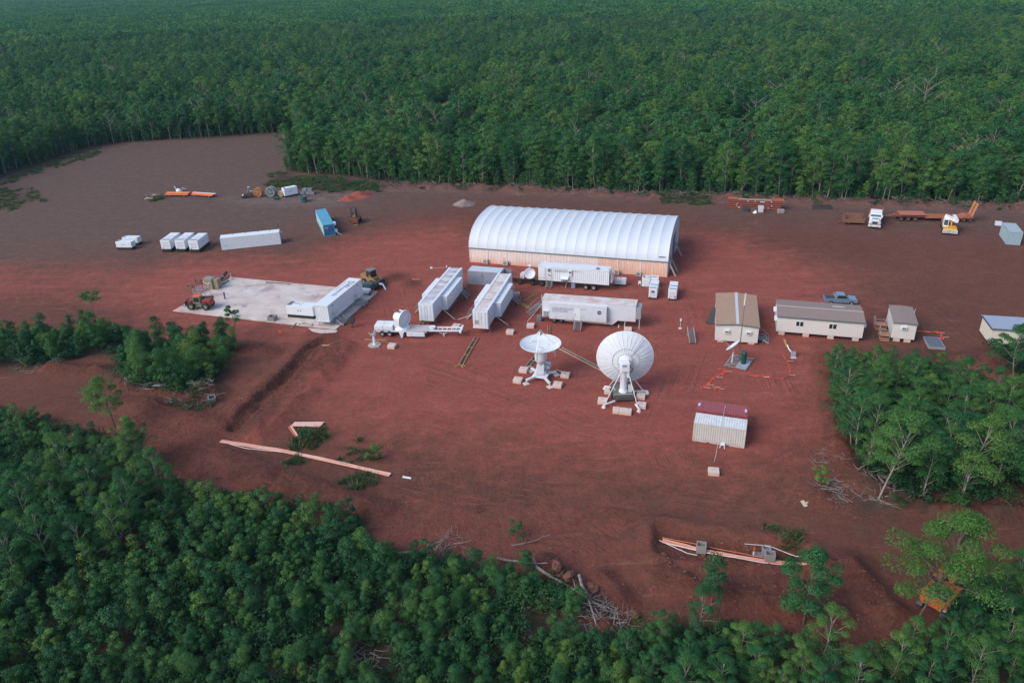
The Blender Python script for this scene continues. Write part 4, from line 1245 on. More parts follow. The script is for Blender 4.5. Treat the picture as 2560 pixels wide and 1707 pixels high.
blk = thing('concrete_block', '', 'concrete block', 0, 0, 0, 0, 'concrete anchor blocks')
part(blk, 'body', MB().cbox(-.6, .6, -.55, .55, 0, .55, .03), BLOCK)
part(blk, 'lifting_eye', MB().tube([(-.1, 0, .54), (-.1, 0, .62), (.1, 0, .62), (.1, 0, .54)], .02, 5), STEEL_DK)
first_block = [True]
def block(label, x, y, yaw, s=(1, 1, 1)):
    o = blk if first_block[0] else copy_tree(blk)
    first_block[0] = False
    return place(o, x, y, yaw, 0, label, s)
def emblem(par, x, y, z, r):
    """round blue badge on a wall facing -y: white letters, white orbit, red swoosh"""
    o = part(par, 'emblem', MB().cyl((x, y, z), (x, y - .012, z), r, n=28), EMBLEM, 'round blue emblem with white lettering')
    text_part(o, 'emblem_lettering', 'NASA', r * .62, WHITE_CLEAN, wall_text(x - r * .80, y - .016, z - r * .22), .002)
    part(o, 'emblem_swoosh', MB().tube([(x - r * .95, y - .016, z - r * .12), (x - r * .2, y - .016, z + r * .22), (x + r * .55, y - .016, z + r * .62), (x + r * .95, y - .016, z + r * .80)], r * .035, 5), REDMARK)
    return o
def dish_mesh(r, depth, c, axis, thick=.05, n=48):
    prof = []
    for k in range(9):
        q = r * k / 8
        prof.append((max(q, .001), depth * (q / r) ** 2))
    prof.append((r + .03, depth - .03))
    for k in range(8, -1, -1):
        q = r * k / 8
        prof.append((max(q, .001), depth * (q / r) ** 2 - thick))
    return MB().revolve(prof, c, axis, n)

# ---------------------------------------------------------------- the arched shed
SY = -17.7
SL, SD, SW, SAP = 38.6, 20.0, 3.05, 7.55
sh = thing('storage_shed', 'long white arched fabric-roofed shed with dusty corrugated walls', 'shed', -7.79, 141.73, SY)
for k, mm in enumerate((WALL_A, WALL_B, WALL_C)):
    x0, x1 = SL / 3 * k + .02, SL / 3 * (k + 1) - .02
    part(sh, 'wall_panel', MB().corr((x0, 0), (x1, 0), 0, SW - .1, .3, .06), mm)
    part(sh, 'wall_panel', MB().corr((x1, SD), (x0, SD), 0, SW - .1, .3, .06), WALL_B)
for xx in (3.75, 7.6, 16.3, 29.3, 33.6):
    part(sh, 'wall_post', MB().box(xx, xx + .14, -.07, .02, 0, SW - .2), WALL_B)
part(sh, 'eave_rail', MB().box(-.1, SL + .1, -.16, -.02, SW - .16, SW + .02), FASCIA)
part(sh, 'eave_rail', MB().box(-.1, SL + .1, SD + .02, SD + .16, SW - .16, SW + .02), FASCIA)
def arch(t, off=0.0):
    a = math.pi * (1 - t)
    cx = SD / 2 + (SD / 2 + .12 + off) * math.copysign(abs(math.cos(a)) ** 0.86, math.cos(a))
    return cx, SW + (SAP - SW + off) * math.sin(a) ** 0.92
NB = 20
bay = SL / NB
NT, NS = 22, 6
pv_, pf_ = [], []
for i in range(NT + 1):
    t = i / NT
    for j in range(NS + 1):
        u = j / NS
        y_, z_ = arch(t, -0.15 * math.sin(math.pi * u) * math.sin(math.pi * t) ** 0.6)
        pv_.append((bay * u, y_, z_))
for i in range(NT):
    for j in range(NS):
        a = i * (NS + 1) + j
        pf_.append((a, a + 1, a + NS + 2, a + NS + 1))
pmesh = MB().add(pv_, pf_, True).mesh('roof_panel', FABRIC)
rmesh = MB().limb([(0, *arch(i / NT, .03)) for i in range(NT + 1)], [.014] * (NT + 1), 6).mesh('roof_rib', FABRIC)
for k in range(NB):
    o = link_mesh('roof_panel', pmesh, sh)
    o.location.x = bay * k
for k in range(NB + 1):
    o = link_mesh('roof_rib', rmesh, sh)
    o.location.x = bay * k
gp = [arch(i / 24, -.1) for i in range(25)]
part(sh, 'gable_wall', MB().prism([(SD, 0.0)] + [(SD, SW)] + gp[::-1][1:-1] + [(0, SW), (0, 0)], 'yz', .3, .38), GABLE)
# right-hand gable leaves a tall doorway
dy0, dy1, dzz = 7.0, 13.0, 5.0
gl = [p for p in gp if p[0] < dy0] 
gr = [p for p in gp if p[0] > dy1]
gm = [p for p in gp if dy0 <= p[0] <= dy1]
G1 = MB().prism([(0, 0)] + gl + [(dy0, gm[0][1]), (dy0, 0)], 'yz', SL - .10, SL - .03)
G1.prism([(dy1, 0), (dy1, gm[-1][1])] + gr + [(SD, 0)], 'yz', SL - .10, SL - .03)
G1.prism([(dy0 + .002, dzz), (dy0 + .002, gm[0][1])] + gm + [(dy1 - .002, gm[-1][1]), (dy1 - .002, dzz)], 'yz', SL - .10, SL - .03)
part(sh, 'gable_wall', G1, GABLE)
part(sh, 'door_curtain', MB().corr((SL - .14, dy0 - .1), (SL - .14, dy1 + .1), 0, dzz + .1, .6, .06), paint('blue_grey_curtain', (0.10, 0.13, 0.20), 0.7, 0.2))
for yy in (.5, 3.2, 11.5):
    part(sh, 'gable_prop', MB().beam((SL - .2, yy, 3.4), (SL + 1.5, yy, .05), .22, .3), paint('grey_prop', (0.30, 0.27, 0.26), .8, .3))
part(sh, 'roof_lettering', MB().add([(SL - 1.75, arch(.045, .05)[0] , arch(.045, .06)[1]), (SL - .55, arch(.045, .05)[0], arch(.045, .06)[1]), (SL - .55, arch(.055, .05)[0], arch(.055, .06)[1]), (SL - 1.75, arch(.055, .05)[0], arch(.055, .06)[1])], [(0, 1, 2, 3)]), DARK, 'small dark printed strip')
ac_unit('air conditioner unit at the left end of the shed wall', -5.14, 140.33, SY)
ac_unit('second air conditioner unit from the left end of the shed wall', -1.23, 139.04, SY)
ac_unit('air conditioner unit by the shed wall behind the corrugated trailer end', 19.48, 132.26, SY)
ac_unit('air conditioner unit by the shed wall nearest its right end', 23.33, 130.86, SY)

# ---------------------------------------------------------------- corrugated container trailer in front of the shed
T1Y = -17.0
t1 = container('container_trailer', 'white corrugated container trailer with round blue emblem parked before the shed', 'trailer', 12.9, 2.44, 2.62, 5.18, 128.00, T1Y, 1.22, WHITE_CLEAN, pitch=.36)
ch = MB().box(-5.6, 12.7, .45, .7, -.32, -.02).box(-5.6, 12.7, 1.75, 2.0, -.32, -.02)
for xx in (-5.4, -3, -.6, 2, 4.5, 7, 9.5, 12.4):
    ch.box(xx, xx + .15, .02, 2.42, -.16, -.03)
part(t1, 'chassis', ch, DARK)
part(t1, 'gooseneck_deck', MB().box(-5.7, -.05, .02, 2.42, -.02, .06), RUST)
part(t1, 'drawbar_dolly', MB().box(-7.2, -5.4, .9, 1.55, -.55, -.2).box(-5.9, -4.9, .1, 2.3, -.7, -.3), ORANGE_RUST)
for xx in (8.7, 10.1):
    wheel(t1, xx, .2, .52, .5, -.7, STEEL)
    wheel(t1, xx, 2.24, .52, .5, -.7, STEEL)
for xx in (-3.6, -1.2, 0.6):
    wheel(t1, xx, .25, .52, .5, -.7, DARK)
part(t1, 'landing_leg', MB().cyl((4.9, .25, -1.22), (5.2, .25, -.1), .05, n=8), CREAM)
part(t1, 'water_tank', MB().cbox(6.0, 6.75, .1, .9, -1.2, -.15, .08), paint('blue_grey_tank', (0.20, 0.27, 0.36), .5, .2))
part(t1, 'side_hatch', MB().cbox(.14, 1.25, -.10, .02, .45, 2.42, .03), WHITE_CLEAN)
part(t1, 'side_plate', MB().box(1.35, 2.45, -.03, .0, .1, 2.5), WHITE)
emblem(t1, 2.05, -.035, 2.0, .32)
part(t1, 'flag_decal', MB().add([(1.9, -.04, 1.05), (2.25, -.04, .85), (2.35, -.04, 1.0), (2.0, -.04, 1.2)], [(0, 1, 2, 3)]), REDMARK)
part(t1, 'flag_decal', MB().add([(1.75, -.042, 1.14), (1.9, -.042, 1.05), (2.0, -.042, 1.2), (1.85, -.042, 1.29)], [(0, 1, 2, 3)]), NAVY)
text_part(t1, 'side_lettering', 'NATIONAL AERONAUTICS AND SPACE ADMINISTRATION\nGODDARD SPACE FLIGHT CENTER\nWALLOPS FLIGHT FACILITY', .17, GREYMARK, wall_text(2.95, -.02, 2.12))
text_part(t1, 'side_lettering', 'MOBILE TELEMETRY SYSTEM', .16, paint('faded_red_lettering', (0.55, 0.33, 0.36), .6, .1), wall_text(6.55, -.02, 2.05))
part(t1, 'cable_hood', MB().add([(4.2, -.75, .72), (5.6, -.75, .72), (5.6, .0, 1.05), (4.2, .0, 1.05), (4.2, -.75, .8), (5.6, -.75, .8), (5.6, .0, 1.13), (4.2, .0, 1.13)], [(0, 3, 2, 1), (4, 5, 6, 7), (0, 1, 5, 4), (1, 2, 6, 5), (2, 3, 7, 6), (3, 0, 4, 7)]), WHITE_CLEAN)
cb = MB()
for k in range(6):
    cb.tube([(4.35 + .2 * k, -.02, .85), (4.35 + .2 * k, -.28, .35), (4.4 + .18 * k, -.22, -.3)], .045, 5)
part(t1, 'cable_bundle', cb, DARK)
part(t1, 'window_unit', MB().cbox(5.6, 6.2, -.25, .02, 1.3, 2.3, .03), WHITE_CLEAN)
part(t1, 'window_unit_grille', MB().box(5.68, 6.12, -.262, -.248, 1.75, 2.15), FASCIA)
part(t1, 'roof_vent', MB().cbox(10.4, 11.0, .4, 1.0, 2.63, 2.8, .03), STEEL_DK)
part(t1, 'rear_unit', MB().cbox(12.95, 13.35, .5, 1.8, .2, 1.5, .04), WHITE)
part(t1, 'corner_mast', MB().cyl((12.85, -.05, .1), (12.85, -.05, 3.2), .04, n=6), STEEL_DK)
stairs('steel stair leading up to the corrugated container trailer', 6.88, 126.59, T1Y, 1.25, .95, 1.15, 4, plat=.45)
sd = thing('small_satellite_dish', 'small white dish antenna standing on the trailer deck beside the grey container', 'satellite dish', 3.67, 128.61, -25, 1.25)
part(sd, 'reflector', dish_mesh(.98, .30, (0, -.05, 1.05), (.42, -.82, .38), .04, 30), WHITE_CLEAN)
part(sd, 'feed_arm', MB().beam((0.05, .05, 1.8), (.1, -.1, 2.55), .12).box(-.2, .34, -.28, .05, 2.5, 2.72), WHITE_CLEAN)
part(sd, 'mount', MB().cyl((-.05, .12, .05), (-.05, .15, 1.0), .11, n=10).cbox(-.45, .45, -.3, .5, 0, .12, .02), DARK)
eb = thing('equipment_box', 'beige equipment box on the trailer deck beside the small dish', 'box', 1.92, 129.03, -25, 1.25)
part(eb, 'case', MB().cbox(0, .75, 0, 1.1, 0, .95, .03), CREAM)
part(eb, 'meter', MB().cyl((.3, -.05, .25), (.3, .02, .25), .2, n=14), STEEL)

# ---------------------------------------------------------------- drop-frame expandable van trailer
T2Y = -15.2
t2 = thing('expandable_van_trailer', 'long white expandable van trailer with dusty roof, blue lettering and round emblem', 'trailer', 5.05, 112.63, T2Y)
LV = 15.1
part(t2, 'body', MB().prism([(0, .95), (1.4, .95), (1.4, 1.15), (3.6, 1.15), (3.7, .55), (11.6, .55), (12.3, 1.25), (LV, 1.25), (LV, 4.0), (0, 4.0)], 'xz', .05, 2.45), WHITE_STAIN)
part(t2, 'roof', MB().cbox(-.03, LV + .03, .0, 2.5, 3.99, 4.06, .02), ROOF_DUSTY)
so = part(t2, 'slide_out', MB().cbox(1.35, 10.6, -.75, .06, 1.08, 3.55, .02), WHITE_STAIN)
part(so, 'slide_roof', MB().box(1.33, 10.62, -.77, .04, 3.55, 3.59), paint('pale_slide_roof', (0.60, 0.60, 0.62), .6, .3))
part(t2, 'entry_door', MB().box(5.45, 6.4, -.775, -.748, 1.15, 3.25), WHITE_CLEAN)
part(t2, 'door_handle', MB().box(5.55, 5.62, -.80, -.775, 2.05, 2.25), DARK)
text_part(t2, 'side_lettering', 'NATIONAL AERONAUTICS AND SPACE ADMINISTRATION\nGODDARD SPACE FLIGHT CENTER\nWALLOPS FLIGHT FACILITY\nWALLOPS ISLAND, VIRGINIA', .21, paint('blue_grey_lettering', (0.12, 0.16, 0.30), .5, .1), wall_text(1.85, -.756, 3.02))
emblem(t2, 9.45, -.752, 2.75, .34)
for xx in (1.95, 3.1):
    wheel(t2, xx, .22, .5, .4, .5, TIMBER_GREY)
    wheel(t2, xx, 2.2, .5, .4, .5, TIMBER_GREY)
part(t2, 'cable_hood', MB().cbox(.25, 1.2, -.55, .04, 2.2, 2.32, .02).box(.3, 1.15, -.25, .04, 1.2, 2.1), WHITE)
cb = MB()
for k in range(3):
    cb.tube([(.4 + .27 * k, -.26, 2.15), (.42 + .27 * k, -.34, 1.5), (.45 + .25 * k, -.28, .95)], .04, 5)
part(t2, 'cable_bundle', cb, DARK)
part(t2, 'frame_rail', MB().box(3.75, 11.5, -.02, .12, .5, .72), CREAM)
part(t2, 'front_cooling_unit', MB().cbox(LV + .02, LV + .8, .1, 2.3, 1.7, 3.6, .04), STEEL)
part(t2, 'landing_leg', MB().cyl((13.4, .4, 0), (13.4, .4, 1.25), .07, n=8).cyl((13.4, 2.1, 0), (13.4, 2.1, 1.25), .07, n=8).cyl((LV + .6, .2, 0), (LV + .6, .2, 1.7), .05, n=6), WHITE)
part(t2, 'step_unit', MB().cbox(-.95, -.15, .05, .7, .25, .95, .03).box(-1.0, -.1, .0, .75, 0, .06), STEEL_DK)
part(t2, 'corner_antenna', MB().cyl((.02, .02, 3.9), (.0, .0, 4.9), .04, n=6), CREAM)
part(t2, 'tie_rod', MB().cyl((0, .05, 3.2), (-2.2, -1.4, .5), .03, n=6), CREAM)
part(t2, 'jack_leg', MB().cyl((12.6, -.9, .45), (12.6, -.75, .9), .06, n=6), WHITE_CLEAN)
stairs('steel stair with handrails at the door of the long expandable van trailer', 10.34, 108.54, T2Y, 1.15, 1.1, 1.3, 5, plat=.55)
stairs('grey stair platform at the left end of the long expandable van trailer', 2.84, 115.72, -62, 1.3, 1.1, 2.0, 6, plat=1.1)

# ---------------------------------------------------------------- the two expandable vans seen end-on
def end_van(label, x, y, yaw, roofmat, n_bows, plate):
    t = thing('expandable_van_trailer', label, 'trailer', x, y, yaw, 0, 'expandable vans seen end-on')
    W, L, z0, z1 = 2.5, 16.3, 1.2, 4.0
    part(t, 'body', MB().cbox(0, W, 0, L, z0, z1, .04), WHITE_STAIN)
    part(t, 'roof', MB().cbox(.42, W - .42, .35, L - .2, z1 - .01, z1 + .035, .01), roofmat)
    for k in range(n_bows):
        yy = .9 + (L - 1.6) * k / n_bows
        part(t, 'roof_bow', MB().box(.45, W - .45, yy, yy + .10, z1 + .03, z1 + .085), STEEL_DK if k % 2 else WHITE)
    for sx in (.02, W - .4):
        part(t, 'roof_edge_rail', MB().cbox(sx, sx + .38, .02, L - .02, z1, z1 + .10, .02), WHITE_CLEAN)
    for sd_ in (-1, 1):
        xa, xb = (-.95, .04) if sd_ < 0 else (W - .04, W + .98)
        y0_, y1_ = (4.4, 11.9) if sd_ < 0 else (4.2, 12.9)
        s = part(t, 'slide_out', MB().cbox(xa, xb, y0_, y1_, z0 + .1, z1 - .38, .02), WHITE)
        part(s, 'slide_roof', MB().box(xa - .02, xb + .02, y0_ - .02, y1_ + .02, z1 - .38, z1 - .34), WHITE_CLEAN)
        part(s, 'slide_rail', MB().box(xa - .03, xb, y0_ - .025, y0_ - .002, z1 - .44, z1 - .38).box(xa if sd_ < 0 else xb - .1, xa + .1 if sd_ < 0 else xb, y0_, y1_, z0 - .35, z0 - .2), FASCIA)
    part(t, 'end_door', MB().box(.1, W / 2 - .02, -.03, .0, z0 + .12, z1 - .2), WHITE)
    part(t, 'end_door', MB().box(W / 2 + .02, W - .1, -.03, .0, z0 + .12, z1 - .2), WHITE)
    rd = MB()
    for xx in (.45, W / 2 - .2, W / 2 + .2, W - .45):
        rd.cyl((xx, -.05, z0 + .15), (xx, -.05, z1 - .25), .022, n=6)
    part(t, 'door_lock_rod', rd, STEEL)
    part(t, 'bumper', MB().box(-.02, W + .02, -.12, .05, z0 - .12, z0 + .06), CREAM)
    if plate:
        part(t, 'vent_plate', MB().box(.3, .95, -.05, -.028, z0 + .55, z0 + 1.25), STEEL)
        text_part(t, 'plate_letter', 'O', .25, NAVY, wall_text(W - .45, -.045, z1 - .5))
        part(t, 'corner_mast', MB().cyl((W + .35, -.35, 0), (W + .35, -.35, z1 + .6), .035, n=6), FASCIA)
    part(t, 'chassis', MB().box(.5, .75, .2, L - .3, z0 - .35, z0 - .05).box(W - .75, W - .5, .2, L - .3, z0 - .35, z0 - .05), DARK)
    for yy in (12.6, 13.9):
        wheel(t, .2, yy, .5, .4, .5, STEEL, 'x')
        wheel(t, W - .2, yy, .5, .4, .5, STEEL, 'x')
    for yy in (1.8,):
        part(t, 'landing_leg', MB().cyl((.4, yy, 0), (.4, yy, z0), .08, n=8).cyl((W - .4, yy, 0), (W - .4, yy, z0), .08, n=8), STEEL_DK)
    return t
V1 = end_van('white expandable van seen end-on with striped grey roof, left of the pair', -14.95, 112.77, -14.6, ROOF_GREY, 12, False)
V2 = end_van('white expandable van seen end-on with brown-stained roof, right of the pair', -6.07, 109.15, -14.4, ROOF_DUSTY, 4, True)
emblem_y = MB().cyl((3.49, 12.2, 3.0), (3.505, 12.2, 3.0), .3, n=20)
part(V2, 'emblem', emblem_y, EMBLEM, 'round blue emblem on the slide-out')
def lc(root, x, y):
    v = Matrix.Rotation(root.rotation_euler.z, 3, 'Z') @ Vector((x, y, 0)) + root.location
    return v.x, v.y
for lab, x, y, yaw in (('grey stair platform right of the striped-roof van near its far end', *lc(V1, 4.6, 12.5), 74), ('grey stair platform right of the brown-roofed van near its far end', *lc(V2, 4.6, 12.8), 74),
                       ('stair platform on the left side of the striped-roof van', *lc(V1, -2.6, 5.4), -104), ('stair platform on the left side of the brown-roofed van', *lc(V2, -2.6, 5.6), -104)):
    stairs(lab, x + .0, y, yaw + (0 if yaw > 0 else 0), 1.2, 1.3, .9, 4, plat=1.3)
def rod(label, p0, p1, r=.035):
    t = thing('tie_rod', label, 'brace', 0, 0, 0, 0, 'tie rods from vans to anchor blocks')
    part(t, 'rod', MB().cyl(p0, p1, r, n=6), CREAM)
    part(t, 'end_fitting', MB().cbox(p1[0] - .08, p1[0] + .08, p1[1] - .08, p1[1] + .08, p1[2] - .05, p1[2] + .08, .02), STEEL_DK)
rod('pale tie rod from the striped-roof van to the shared anchor block', (*lc(V1, 2.6, 2.6), 2.6), (-9.20, 113.52, .6))
rod('pale tie rod from the brown-roofed van to the shared anchor block', (*lc(V2, -.1, 1.2), 2.9), (-8.74, 113.49, .6))
rod('thin tie rod from the brown-roofed van to the block on its right', (*lc(V2, 2.6, 2.6), 2.4), (-0.49, 110.69, .6))
rod('thin tie rod behind the brown-roofed van', (*lc(V2, 2.6, 16.0), 3.2), (0.77, 127.53, .1))
block('anchor block shared by the two end-on vans', -8.93, 111.52, -20)
block('anchor block right of the brown-roofed end-on van', -0.24, 108.76, -12)
block('block by the far end of the brown-roofed end-on van', 1.07, 124.01, -10, (.9, .9, 1.0))
block('block at the left end of the long expandable van trailer', 3.09, 110.82, -10)
block('block below the right end of the long expandable van trailer', 18.37, 108.04, -8)
block('block in front of the white dish turret trailer leg', -18.60, 105.26, -14)
gc = container('shipping_container', 'blue-grey corrugated container with open door between the vans and the shed', 'container', 6.3, 2.6, 2.6, -7.70, 130.32, -17, 0, BLUEGREY, roof=paint('pale_blue_roof', (0.50, 0.56, 0.64), .6, .25), door=None, corr_roof=False)
part(gc, 'open_door', MB().box(6.3, 7.6, 2.52, 2.58, .1, 2.5), paint('blue_grey_door', (0.20, 0.23, 0.32), .6, .2))
part(gc, 'wall_box', MB().cbox(2.5, 2.8, -.14, .03, 1.7, 2.1, .02), STEEL)

# ---------------------------------------------------------------- small white generators by the shed end
generator('generator', 'small white generator with open panel beside the corrugated trailer end', 2.05, 1.1, 1.3, 18.81, 126.86, -12, 0, 'white generators near the shed end', .3)
gB = generator('generator', 'cream generator with cables on top, behind the long generator', 2.9, 1.6, 1.75, 23.56, 125.75, -12, 0, 'white generators near the shed end', .12)
part(gB, 'mast', MB().cyl((1.6, 1.2, 1.7), (1.6, 1.2, 3.9), .04, n=6).cyl((1.6, 1.2, 3.8), (1.6, 1.2, 4.0), .09, n=8), CREAM)
cb = MB().tube([(.1, .4, 1.78), (.9, .2, 1.82), (1.5, -.05, 1.8), (1.6, -.1, 1.0)], .05, 5).tube([(1.0, 1.0, 1.8), (1.8, .6, 1.82), (2.6, .9, 1.8)], .05, 5)
part(gB, 'cable', cb, FASCIA)
for lab, px in (('long white generator standing end-on with dark panel on its near end', (23.77, 120.02)), ('long white generator standing end-on with red mark, rightmost near the shed', (26.95, 119.19))):
    g_ = generator('generator', lab, 3.9, 1.42, 2.0, px[0] + 1.4, px[1], 74, 0, 'white generators near the shed end', .3)
    part(g_, 'roof_slot', MB().box(1.7, 1.95, .1, 1.3, 2.0, 2.02), NAVY)
    part(g_, 'end_panel', MB().box(-.03, -.012, .45, .95, 1.2, 1.6) if 'dark' in lab else MB().box(-.03, -.012, .12, .3, .4, .9), NAVY if 'dark' in lab else REDMARK)
chair = thing('plastic_chair', 'white plastic chair beside the cream generator', 'chair', 23.36, 126.69, 160)
part(chair, 'seat', MB().cbox(-.24, .24, -.24, .24, .4, .45, .02), WHITE_CLEAN)
part(chair, 'backrest', MB().cbox(-.24, .24, .2, .25, .45, .92, .02), WHITE_CLEAN)
for sx in (-.2, .2):
    for sy in (-.2, .2):
        part(chair, 'leg', MB().beam((sx, sy, .4), (sx * 1.15, sy * 1.15, 0), .05), WHITE_CLEAN)

# ---------------------------------------------------------------- the dish pointing straight up
d1x, d1y = 3.94, 93.90
a1 = thing('dish_antenna', 'white dish antenna pointing straight up on an outrigger pedestal', 'satellite dish', d1x, d1y, 0)
def w2(px, py):
    return px - d1x, py - d1y
feet = [w2(2.66, 96.09), w2(1.79, 92.62), w2(6.10, 94.78), w2(5.01, 91.49)]
part(a1, 'base_frame', MB().obox((.05, .1, .62), (2.1, 2.0, .28), R(-20)).obox((.3, .5, .95), (1.3, 1.2, .5), R(-20)), WHITE)
for k, (fx, fy) in enumerate(feet):
    part(a1, 'outrigger', MB().beam((fx * .3, fy * .3, .66), (fx, fy, .5), .3, .24), WHITE)
    part(a1, 'foot_pad', MB().obox((fx * 1.03, fy * 1.03 - .12, .05), (.8, .8, .08), R(28)).cyl((fx, fy, .08), (fx, fy, .5), .07, n=8), paint('pale_foot_pad', (0.58, 0.55, 0.52), .7, .25))
part(a1, 'lower_column', MB().prism([(-.75, .9), (.35, .9), (.45, 2.5), (-.45, 2.5)], 'xz', -.5, .45), WHITE_CLEAN)
part(a1, 'azimuth_drum', MB().revolve([(.001, 2.35), (.52, 2.35), (.56, 2.8), (.82, 2.95), (.84, 3.5), (.86, 4.55), (.6, 4.75), (.001, 4.75)], (-.02, 0, 0), (0, 0, 1), 22), WHITE_CLEAN)
part(a1, 'drum_panel', MB().box(-.6, -.52, -.72, -.60, 3.2, 4.5).box(.5, .58, -.72, -.60, 3.2, 4.5), STEEL)
part(a1, 'equipment_case', MB().obox((.95, .55, 1.75), (.85, .75, .8), R(-20)), WHITE)
part(a1, 'counterweight_box', MB().cbox(1.0, 2.1, .5, 1.3, 4.35, 4.95, .03).cbox(1.6, 2.05, .3, .8, 3.9, 4.4, .03).cyl((2.0, .4, 3.2), (2.0, .4, 3.95), .05, n=6), WHITE)
part(a1, 'cable_loop', MB().tube([(.4, -.4, 2.6), (1.1, -.2, 2.2), (1.3, .2, 1.6), (.7, -.3, 1.0)], .05, 5), DARK)
RC = (0.0, 0.0, 4.72)
part(a1, 'reflector', dish_mesh(2.82, .82, RC, (0, 0, 1), .06, 64), WHITE_CLEAN)
part(a1, 'reflector_rim', MB().revolve([(2.80, .80), (2.87, .80), (2.87, .88), (2.80, .88), (2.80, .80)], RC, (0, 0, 1), 64), WHITE_CLEAN)
for k in range(3):
    a = R(250 + 120 * k)
    part(a1, 'feed_strut', MB().beam((math.cos(a) * 2.0, math.sin(a) * 2.0, 5.18), (math.cos(a) * .22, math.sin(a) * .22, 7.3), .11), WHITE_CLEAN)
part(a1, 'feed_head', MB().cyl((0, 0, 7.0), (0, 0, 7.5), .26, .2, 14).cyl((0, 0, 6.8), (0, 0, 7.0), .12, .26, 12), STEEL)
for lab, px in (('anchor block behind left of the upward dish', (1.52, 96.03)), ('anchor block front left of the upward dish', (0.63, 93.11)), ('anchor block behind right of the upward dish', (7.37, 94.12)), ('anchor block front right of the upward dish', (6.11, 91.41))):
    block(lab, *px, -18)
for lab, p0, p1 in (('tie bar to the block behind left of the upward dish', (2.68, 96.63, .5), (1.90, 96.69, .45)), ('tie bar to the block behind right of the upward dish', (6.22, 95.40, .5), (7.03, 94.71, .45))):
    rod(lab, p0, p1, .04)

# ---------------------------------------------------------------- the big dish seen from behind
d2x, d2y = 14.65, 87.72
a2 = thing('dish_antenna', 'big white ribbed dish antenna seen from behind on a dark trailer base', 'satellite dish', d2x, d2y, 0)
def w3(px, py):
    return px - d2x, py - d2y
part(a2, 'trailer_base', MB().cbox(-1.45, 1.25, -1.2, 2.2, .35, .95, .05), paint('charcoal_trailer', (0.06, 0.075, 0.075), .55, .3))
part(a2, 'deck', MB().box(-1.3, 1.1, -.9, 2.1, .95, .99), paint('grey_tread_deck', (0.12, 0.13, 0.12), .7, .3))
part(a2, 'hose_coil', MB().tube([(-1.1 + .12 * math.cos(q * .7), .3 + q * .06, 1.05 + .06 * math.sin(q)) for q in range(16)], .03, 5), CREAM)
for yy in (.0, 1.2):
    wheel(a2, -1.5, yy, .42, .26, .42, DARK, 'x')
    wheel(a2, 1.3, yy, .42, .26, .42, DARK, 'x')
ft = [w3(12.54, 90.26), w3(11.79, 85.45), w3(18.03, 88.58), w3(16.19, 84.14)]
for k, (fx, fy) in enumerate(ft):
    sx = -1.35 if fx < 0 else 1.15
    part(a2, 'outrigger', MB().beam((sx, fy * .75, .62), (fx, fy, .45), .16), WHITE)
    part(a2, 'foot_pad', MB().revolve([(.001, .5), (.12, .48), (.3, .1), (.34, .0)], (fx, fy, 0), (0, 0, 1), 4), paint('pale_foot_pad', (0.6, 0.6, 0.6)))
part(a2, 'mast', MB().revolve([(.62, .95), (.62, 1.15), (.50, 1.25), (.48, 1.6), (.47, 4.0), (.55, 4.1), (.55, 4.4)], (0, .1, 0), (0, 0, 1), 22), WHITE_CLEAN)
part(a2, 'control_cabinet', MB().cbox(.62, 1.15, -.25, .25, .99, 2.0, .03), CREAM)
for fx, fy, tx in ((ft[1][0] + .2, ft[1][1] + .25, -.35), (ft[3][0] - .15, ft[3][1] + .25, .5), (ft[0][0] + .6, ft[0][1], -.35), (ft[2][0] - .6, ft[2][1], .5)):
    part(a2, 'brace', MB().cyl((tx, .0, 4.15), (fx, fy, .55), .055, n=7), WHITE)
part(a2, 'guard_rail', MB().tube([(-1.5, -1.1, 1.25), (1.3, -1.1, 1.25), (1.5, .9, 1.25)], .03, 5).tube([(-1.4, 1.6, 1.7), (1.2, 1.6, 1.7)], .03, 5), CREAM)
AX = Vector((.10, .995, .0)).normalized()
HUB = Vector((.18, .25, 5.25))
part(a2, 'elevation_head', MB().cbox(-.55, .62, -.75, .5, 4.35, 5.65, .1).cbox(.3, .62, -.6, -.2, 3.4, 4.4, .04), WHITE_CLEAN)
part(a2, 'head_hatch', MB().box(-.35, .2, -.765, -.75, 5.15, 5.35), FASCIA)
C2 = HUB + AX * .35
refl = part(a2, 'reflector', dish_mesh(3.72, 1.30, C2, AX, .05, 72), WHITE)
part(a2, 'reflector_rim', MB().revolve([(3.70, 1.24), (3.80, 1.24), (3.80, 1.36), (3.70, 1.36), (3.70, 1.24)], C2, AX, 72), WHITE_CLEAN)
aa = AX.cross(Vector((0, 0, 1))).normalized()
bb = AX.cross(aa)
def on_back(r_, t_, lift=.0):
    return C2 + AX * (1.30 * (r_ / 3.72) ** 2 - .05 - lift) + (aa * math.cos(t_) + bb * math.sin(t_)) * r_
for k in range(32):
    t_ = 2 * math.pi * k / 32 + .05
    q = MB()
    pr = [on_back(r_, t_, .03) for r_ in (.7, 1.7, 2.7, 3.7)]
    for u, v in zip(pr[:-1], pr[1:]):
        q.beam(u, v, .04, .07)
    part(refl, 'rib', q, WHITE_CLEAN if k % 2 else WHITE)
for r_ in (1.05, 1.75):
    q = MB()
    for k in range(24):
        q.beam(on_back(r_, 2 * math.pi * k / 24, .06), on_back(r_, 2 * math.pi * (k + 1) / 24, .06), .07, .05)
    part(refl, 'stiffener_ring', q, CREAM)
part(refl, 'hub_plate', MB().revolve([(.001, -.22), (.75, -.22), (.95, -.02)], C2, AX, 28), WHITE_CLEAN)
part(refl, 'feed_cable', MB().tube([on_back(r_, -0.95 if False else 5.45, .10) for r_ in (.8, 1.5, 2.2, 2.9, 3.6)], .03, 5), GREYMARK)
